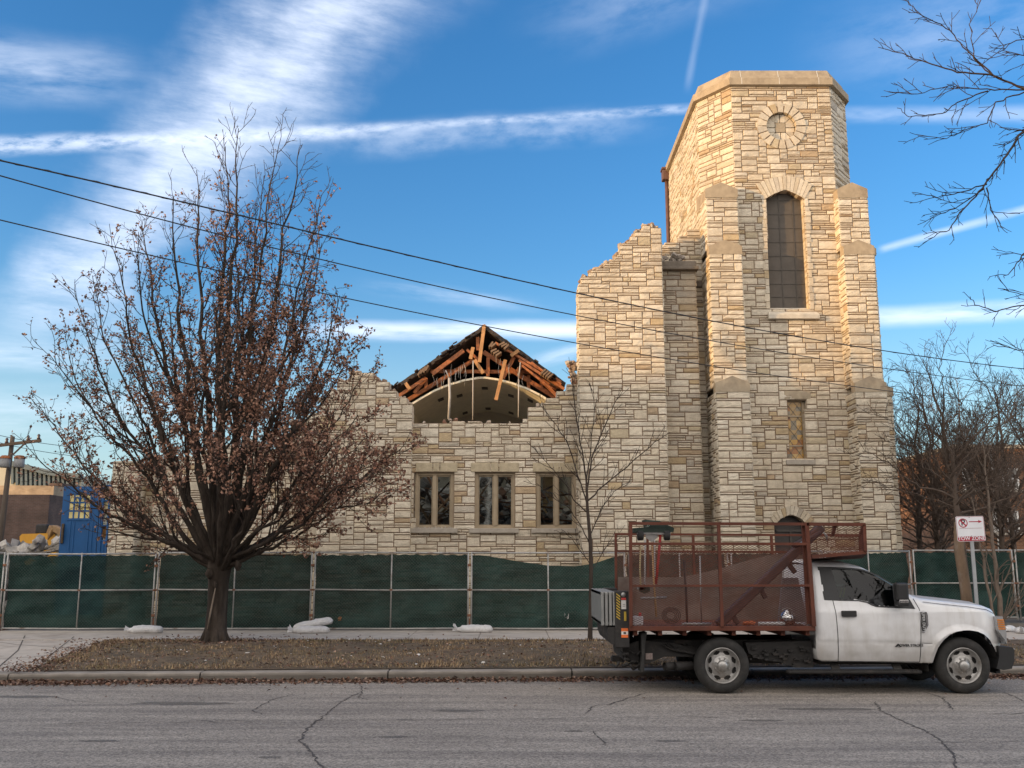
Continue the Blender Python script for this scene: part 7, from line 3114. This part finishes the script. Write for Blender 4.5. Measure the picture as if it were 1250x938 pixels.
# ------------------------------------------------------------------ overhead cables and the power pole
M_cable = mat('cable_black', (0.02, 0.02, 0.022), .6)
wires = [((-60, 183), (1330, 461), 12.0, 30.0, [(0, 197), (350, 275), (703, 360), (1250, 447)], .0115, 'uppermost and thickest black cable crossing the whole sky'),
         ((-60, 199), (1330, 482), 12.3, 30.3, [(0, 213), (380, 314), (703, 386), (1250, 470)], .0095, 'middle one of the three black cables crossing the sky'),
         ((-60, 255), (1330, 505), 12.6, 30.6, [(0, 268), (398, 358), (703, 421), (1032, 470), (1250, 494)], .009, 'lowest of the three black cables, passing over the broken roof')]
for p0, p1, Ya, Yb_, mids, r, lb in wires:
    P_ = []
    Q = [p0] + mids + [p1]
    Q = [(x, y) for x, y in Q]
    # smooth curve through the traced points; distance grows steadily to the right
    n = 70
    xs_ = [a for a, _ in Q]
    ys_ = [c for _, c in Q]
    co_ = np.polyfit(xs_, ys_, 3)
    for i in range(n + 1):
        x = p0[0] + (p1[0] - p0[0]) * i / n
        y = float(np.polyval(co_, x))
        # straight run in plan: from (Xa, Ya) to (Xb, Yb)
        Xa, Xb = at(p0[0], p0[1], Ya).x, at(p1[0], p1[1], Yb_).x
        d = ray(x, y)
        t = (Xa * (Yb_ - Ya) - Ya * (Xb - Xa)) / (d.x * (Yb_ - Ya) - d.y * (Xb - Xa))
        P_.append(Vector((d.x * t, d.y * t, CAM_Z + d.z * t)))
    b = MB()
    b.tube(P_, r, 6)
    if r > .011:
        # a thinner line lashed round it
        b.tube([p + Vector((0, .02 * math.sin(i * 2.1), .016 * math.cos(i * 2.1))) for i, p in enumerate(P_)], .004, 4)
    o = b.build('overhead_cable', M_cable)
    tag(rebase(o, P_[0]), lb, 'cable', 'black cables crossing the sky')

PY = 46.0
M_polewood = mat('pole_wood', (0.085, 0.065, 0.05), .95, var=.3, scale=4, stretch=(3, 3, .3))
pb_ = gp(4, PY)
pt_ = at(15.5, 533, PY)
pole = thing('power_pole', 'dark wooden power pole with crossarm and rusty topped transformers', 'power pole', pb_)
b = MB()
b.tube([pb_ + Vector((0, 0, -.1)), pb_.lerp(pt_, .5), pt_], [.15, .125, .10], 10)
b.build('pole', M_polewood, pole)
b = MB()
z = at(20, 541, PY).z
b.bar(at(-10, 545, PY - .25), at(50, 538, PY - .25), .12, .14)
b.build('crossarm', M_polewood, pole)
b = MB()
b.bar(at(16, 555, PY - .22), at(32, 540, PY - .22), .06)
b.build('brace', M_polewood, pole)
for px in (-6, 8, 34, 47):
    b = MB()
    p = at(px, 541 - .12 * (px - 15), PY - .25)
    b.lathe([(.04, 0), (.09, .06), (.05, .14), (.08, .2), (.03, .28)], tuple(p), 'Z', 10)
    b.build('insulator', mat('glass_brown', (0.06, 0.04, 0.04), .3), pole)
M_can = mat('transformer_grey', (0.20, 0.20, 0.20), .6, var=.2)
for px in (5.5, 23):
    b = MB()
    p = at(px, 571, PY - .5)
    b.lathe([(.001, 0), (.20, 0), (.23, .04), (.23, .42), (.001, .42)], tuple(p), 'Z', 16)
    tf = b.build('transformer', M_can, pole)
    b = MB()
    b.lathe([(.25, .42), (.25, .47), (.16, .56), (.001, .58)], tuple(p), 'Z', 16)
    b.build('lid', mat('rust_lid', (0.26, 0.09, 0.03), .85, var=.4), tf)
for k, (x0, y0, x1, y1, lb) in enumerate(((-40, 522, 90, 546, 'upper thin line strung from the wooden power pole'), (-40, 530, 90, 557, 'lower thin line strung from the wooden power pole'))):
    b = MB()
    P_ = [at(x0 + (x1 - x0) * t, y0 + (y1 - y0) * t + 3 * math.sin(t * math.pi), PY - 3 + 9 * t) for t in np.linspace(0, 1, 14)]
    b.tube(P_, .014, 5)
    tag(rebase(b.build('power_line', M_cable), P_[0]), lb, 'cable', 'thin lines of the power pole')

# ------------------------------------------------------------------ buildings in the background
def brick_material(name, c1, c2, mortar, scale=1.0, rough=.92):
    m = bpy.data.materials.new(name)
    m.use_nodes = True
    t = m.node_tree
    N, Lk = t.nodes, t.links
    p = N['Principled BSDF']
    p.inputs['Roughness'].default_value = rough
    co = N.new('ShaderNodeTexCoord')
    sx = N.new('ShaderNodeSeparateXYZ')
    Lk.new(co.outputs['Object'], sx.inputs[0])
    ad = N.new('ShaderNodeMath')
    Lk.new(sx.outputs[0], ad.inputs[0])
    Lk.new(sx.outputs[1], ad.inputs[1])
    cb = N.new('ShaderNodeCombineXYZ')
    Lk.new(ad.outputs[0], cb.inputs[0])
    Lk.new(sx.outputs[2], cb.inputs[1])
    br_ = N.new('ShaderNodeTexBrick')
    br_.inputs['Scale'].default_value = 1.0
    br_.inputs['Brick Width'].default_value = .22 * scale
    br_.inputs['Row Height'].default_value = .075 * scale
    br_.inputs['Mortar Size'].default_value = .008 * scale
    br_.inputs['Color1'].default_value = (*c1, 1)
    br_.inputs['Color2'].default_value = (*c2, 1)
    br_.inputs['Mortar'].default_value = (*mortar, 1)
    Lk.new(cb.outputs[0], br_.inputs['Vector'])
    nz = N.new('ShaderNodeTexNoise')
    nz.inputs['Scale'].default_value = 1.2
    nz.inputs['Detail'].default_value = 8
    Lk.new(co.outputs['Object'], nz.inputs['Vector'])
    mr = N.new('ShaderNodeMapRange')
    mr.inputs['From Min'].default_value = .3
    mr.inputs['From Max'].default_value = .7
    mr.inputs['To Min'].default_value = .65
    mr.inputs['To Max'].default_value = 1.3
    Lk.new(nz.outputs['Fac'], mr.inputs['Value'])
    s = N.new('ShaderNodeVectorMath')
    s.operation = 'SCALE'
    Lk.new(br_.outputs['Color'], s.inputs[0])
    Lk.new(mr.outputs[0], s.inputs['Scale'])
    Lk.new(s.outputs[0], p.inputs['Base Color'])
    MATS[name] = m
    return m


M_brown = brick_material('brown_brick', (0.085, 0.05, 0.04), (0.115, 0.068, 0.052), (0.11, 0.09, 0.078))
M_tanbrick = brick_material('tan_brick', (0.36, 0.25, 0.15), (0.42, 0.30, 0.19), (0.33, 0.28, 0.22))
M_orange = brick_material('orange_brick', (0.21, 0.095, 0.045), (0.16, 0.07, 0.036), (0.19, 0.14, 0.10))
M_red = brick_material('red_brick', (0.24, 0.11, 0.075), (0.18, 0.08, 0.06), (0.2, 0.17, 0.14))
M_cap = mat('cap_stone', (0.33, 0.29, 0.24), .9, var=.2)
M_frame = mat('white_frame', (0.62, 0.60, 0.57), .6, var=.1)
M_dglass = glass('house_glass', (0.10, 0.11, 0.12), .03, .06)


def px_box(x0, x1, ytop, Y, depth, ext0=0, ext1=0):
    a, c = at(x0, ytop, Y), at(x1, ytop, Y)
    return (a.x - ext0, Y, .3), (c.x + ext1, Y + depth, (a.z + c.z) / 2)


def house(name, label, lo, hi, m, wins=(), cornice=True, group=None, chimney=None):
    t = thing(name, label, 'building', ((lo[0] + hi[0]) / 2, lo[1], lo[2]), group)
    b = MB()
    b.box(lo, hi)
    b.build('wall', m, t)
    if cornice:
        b = MB()
        b.box((lo[0] - .12, lo[1] - .12, hi[2] + .004), (hi[0] + .12, hi[1] + .12, hi[2] + .22), bevel=.03)
        b.build('coping', M_cap, t)
    for x0, x1, z0, z1 in wins:
        y = lo[1]
        b = MB()
        f = .09
        for q_ in ((x0, x0 + f, z0, z1), (x1 - f, x1, z0, z1), (x0 + f, x1 - f, z0, z0 + f), (x0 + f, x1 - f, z1 - f, z1), (x0 + f, x1 - f, (z0 + z1) / 2 - .03, (z0 + z1) / 2 + .03)):
            b.box((q_[0], y - .07, q_[2]), (q_[1], y + .03, q_[3]))
        w = b.build('window', M_frame, t)
        b = MB()
        b.box((x0 + f, y - .03, z0 + f), (x1 - f, y - .02, z1 - f))
        b.build('pane', M_dglass, w)
        b = MB()
        b.box((x0 - .12, y - .16, z0 - .14), (x1 + .12, y - .003, z0 - .004))
        b.build('sill', M_cap, w)
    return t


# left: low brown brick workshop, tan wall behind it, and the glazed hall beyond
lo, hi = px_box(-70, 61, 604, 50, 9)
house('brick_workshop', 'low dark brown brick building behind the rubble heap', lo, hi, M_brown, cornice=False)
lo, hi = px_box(-160, 66, 593, 60, 10)
house('tan_building', 'tan brick wall rising just behind the brown brick building', lo, hi, M_tanbrick, cornice=False)
lo, hi = px_box(60, 76, 590, 62.5, 8)
house('brick_shed', 'grey brown brick building showing between the tan wall and the blue door', lo, hi, M_brown, cornice=False)
hy = 75
t = thing('glass_hall', 'distant hall with a sloping glazed wall above the brick roofs', 'building', gp(45, hy))
b = MB()
pts_ = [(-120, 560), (8, 563), (62, 577), (100, 581)]
for (xa_, ya_), (xb_, yb_) in zip(pts_, pts_[1:]):
    p, q_ = at(xa_, ya_, hy), at(xb_, yb_, hy)
    b.add([(p.x, hy, .3), (q_.x, hy, .3), (q_.x, hy, q_.z), (p.x, hy, p.z), (p.x, hy + 14, .3), (q_.x, hy + 14, .3), (q_.x, hy + 14, q_.z), (p.x, hy + 14, p.z)], [(0, 1, 2, 3), (4, 7, 6, 5), (3, 2, 6, 7), (1, 5, 6, 2), (0, 3, 7, 4)])
b.build('wall', mat('cream_panel', (0.46, 0.42, 0.32), .8, var=.12, scale=.8), t)
b = MB()
for i in range(14):
    xa_ = 16 + i * 5.6
    p, q_ = at(xa_, interp(pts_, xa_) + 4, hy - .1), at(xa_ + 4.6, interp(pts_, xa_) + 24, hy - .1)
    b.box((p.x, hy - .12, q_.z), (q_.x, hy - .05, p.z))
b.build('window', glass('hall_glass', (0.35, 0.42, 0.42), .05, .15), t)
b = MB()
for (xa_, ya_), (xb_, yb_) in zip(pts_[1:], pts_[2:]):
    b.bar(at(xa_, ya_ + 1, hy - .3), at(xb_, yb_ + 1, hy - .3), .5, .35)
for i in range(15):
    xa_ = 15.5 + i * 5.6
    b.bar(at(xa_, interp(pts_, xa_) + 2, hy - .2), at(xa_, interp(pts_, xa_) + 26, hy - .2), .18)
b.build('window_frame', mat('steel_frame', (0.10, 0.13, 0.14), .6), t)

# yellow excavator behind the heap
ey = 40.0
t = thing('excavator', 'yellow excavator half hidden behind the rubble heap left of the blue door', 'excavator', gp(48, ey))
M_cat = mat('machine_yellow', (0.55, 0.27, 0.025), .5, var=.12)
e = lambda x, y, dy=0: at(x, y, ey + dy)
b = MB()
P_ = [e(*p) for p in ((24, 690), (24, 655), (27, 652), (66, 651), (68, 655), (68, 690))]
b.prism([(p.x, p.z) for p in P_], ey, ey + 2.2)
b.build('body', M_cat, t)
b = MB()
p, q_ = e(42, 651, .2), e(58, 640, .2)
b.box((p.x, ey + .2, p.z - .05), (q_.x, ey + 1.1, q_.z), bevel=.08)
b.build('cab', M_chassis, t)
b = MB()
b.bar(e(58, 664, .3), e(66, 644, .0), .30, .34, bevel=.03)
b.bar(e(66, 645, .0), e(78, 650, -.6), .22, .26, bevel=.03)
b.build('boom', mat('worn_arm', (0.24, 0.14, 0.055), .7, var=.4, scale=5), t)
for s_ in (0, 1.7):
    b = MB()
    b.box((e(22, 0).x, ey + s_, GZ), (e(72, 0).x, ey + s_ + .5, GZ + .7), bevel=.2)
    b.build('track', M_chassis, t)

# right: orange brick flats and a red brick house seen through the bare trees
hy = 52
lo, hi = px_box(1166, 1400, 548, hy, 12)
wins = []
for xa_, xb_ in ((1176, 1186), (1213, 1224), (1231, 1242), (1256, 1267), (1285, 1296)):
    for ya_, yb_ in ((624, 650), (572, 598)):
        p, q_ = at(xa_, yb_, hy), at(xb_, ya_, hy)
        wins.append((p.x, q_.x, p.z, q_.z))
house('apartment_building', 'orange brick flats with white framed windows behind the bare trees', lo, hi, M_orange, wins)
b_ = bpy.data.objects['apartment_building']
b = MB()
p = at(1233, 600, hy)
b.tube([(p.x - .9, hy - .1, .3), (p.x - .9, hy - .1, hi[2])], .06, 8)
b.build('rain_pipe', M_frame, b_)
hy = 66
lo, hi = px_box(1080, 1175, 566, hy, 12)
wins = []
for xa_, xb_ in ((1098, 1106), (1122, 1130), (1142, 1150)):
    p, q_ = at(xa_, 615, hy), at(xb_, 592, hy)
    wins.append((p.x, q_.x, p.z, q_.z))
house('brick_house', 'red brick house showing between the tower and the orange flats', lo, hi, M_red, wins)
t = thing('porch', 'dark grey timber porch with white posts in front of the red brick house', 'porch', gp(1145, 58))
b = MB()
p, q_ = at(1131, 640, 58), at(1163, 603, 58)
b.box((p.x, 58, .3), (q_.x, 60.5, q_.z), bevel=.02)
b.build('porch_body', mat('slate_paint', (0.06, 0.08, 0.085), .7, var=.3), t)
for px in (1137, 1157):
    b = MB()
    c_ = at(px, 640, 57.8)
    b.box((c_.x - .12, 57.7, .3), (c_.x + .12, 57.95, q_.z), bevel=.01)
    b.build('post', M_frame, t)
b = MB()
b.prism([(p.x - .3, q_.z), (q_.x + .3, q_.z), ((p.x + q_.x) / 2, q_.z + 1.0)], 57.5, 60.8)
b.build('roof', M_shingle, t)

# ------------------------------------------------------------------ the other side of the street: unseen flats added to block the low sun, with houses and trees
for k, (x0, x1, h, m, lb) in enumerate(((-235, -146, 20.5, M_brown, 'unseen brown brick flats added to block the sun, tallest and farthest left'), (-145, -100, 16.6, M_red, 'unseen red brick flats added to block the sun, beside the tallest brown ones'), (-99.2, -60, 16.0, M_tanbrick, 'unseen tan brick flats added to block the sun, between two red brick ones'), (-59.2, -20, 15.2, M_red, 'unseen red brick flats added to block the sun, nearest the camera'))):
    lo, hi = (x0, -24.0, .14), (x1, -12.0, h)
    t = thing('sun_block_flats', lb, 'building', ((x0 + x1) / 2, -12, .14), 'unseen flats added to block the sun')
    b = MB()
    b.box(lo, hi)
    b.build('wall', m, t)
    b = MB()
    b.box((x0 - .1, -24.1, h + .004), (x1 + .1, -11.85, h + .35), bevel=.04)
    b.build('coping', M_cap, t)
    n = int((x1 - x0) / 3.4)
    for i in range(n):
        for j in range(4):
            x = x0 + 1.7 + 3.4 * i
            z = 1.6 + 3.5 * j
            b = MB()
            for q_ in ((x - .6, x - .5, z, z + 1.7), (x + .5, x + .6, z, z + 1.7), (x - .5, x + .5, z, z + .1), (x - .5, x + .5, z + 1.6, z + 1.7), (x - .5, x + .5, z + .8, z + .87)):
                b.box((q_[0], -12.03, q_[2]), (q_[1], -11.93, q_[3]))
            b.box((x - .5, -11.99, z + .1), (x + .5, -11.985, z + 1.6))
            b.build('window', M_frame, t)
for x0, x1, h, m, lb in ((-17, -2.2, 8.5, M_orange, 'orange brick house across the street directly behind the camera'), (-1.6, 15, 9.0, M_brown, 'brown brick house across the street opposite the truck'), (19, 34, 8.0, M_red, 'red brick house across the street, farthest right')):
    wins = [(x0 + 1.5 + 3.2 * i, x0 + 2.8 + 3.2 * i, 1.6 + 3.2 * j, 3.3 + 3.2 * j) for i in range(4) for j in range(2)]
    house('street_house', lb, (x0, -24, .14), (x1, -14, h), m, (), True, 'houses across the street')
for k, (x, y, h, s_, lb) in enumerate(((-44, -7.4, 15.5, 5.0, 'bare street tree before the flats across the street, farthest left'), (-31, -7.6, 14.0, 4.5, 'bare street tree before the flats across the street, second from the left'), (-13, -7.8, 12.5, 4.8, 'bare street tree across the street, closest to the camera'), (3, -8.0, 12.0, 4.5, 'bare street tree across the street behind the camera'), (11, -6.6, 22.0, 8.0, 'bare street tree across the street opposite the truck'), (17, -6.8, 21.0, 8.0, 'bare street tree across the street, farthest right'))):
    bare_tree(Vector((x, y, .14)), h, s_, 200 + k, lb, r=.24, rm=.012, nl=13, m=M_twig, group='bare trees across the street', mul=.8)
bpy.context.view_layer.update()
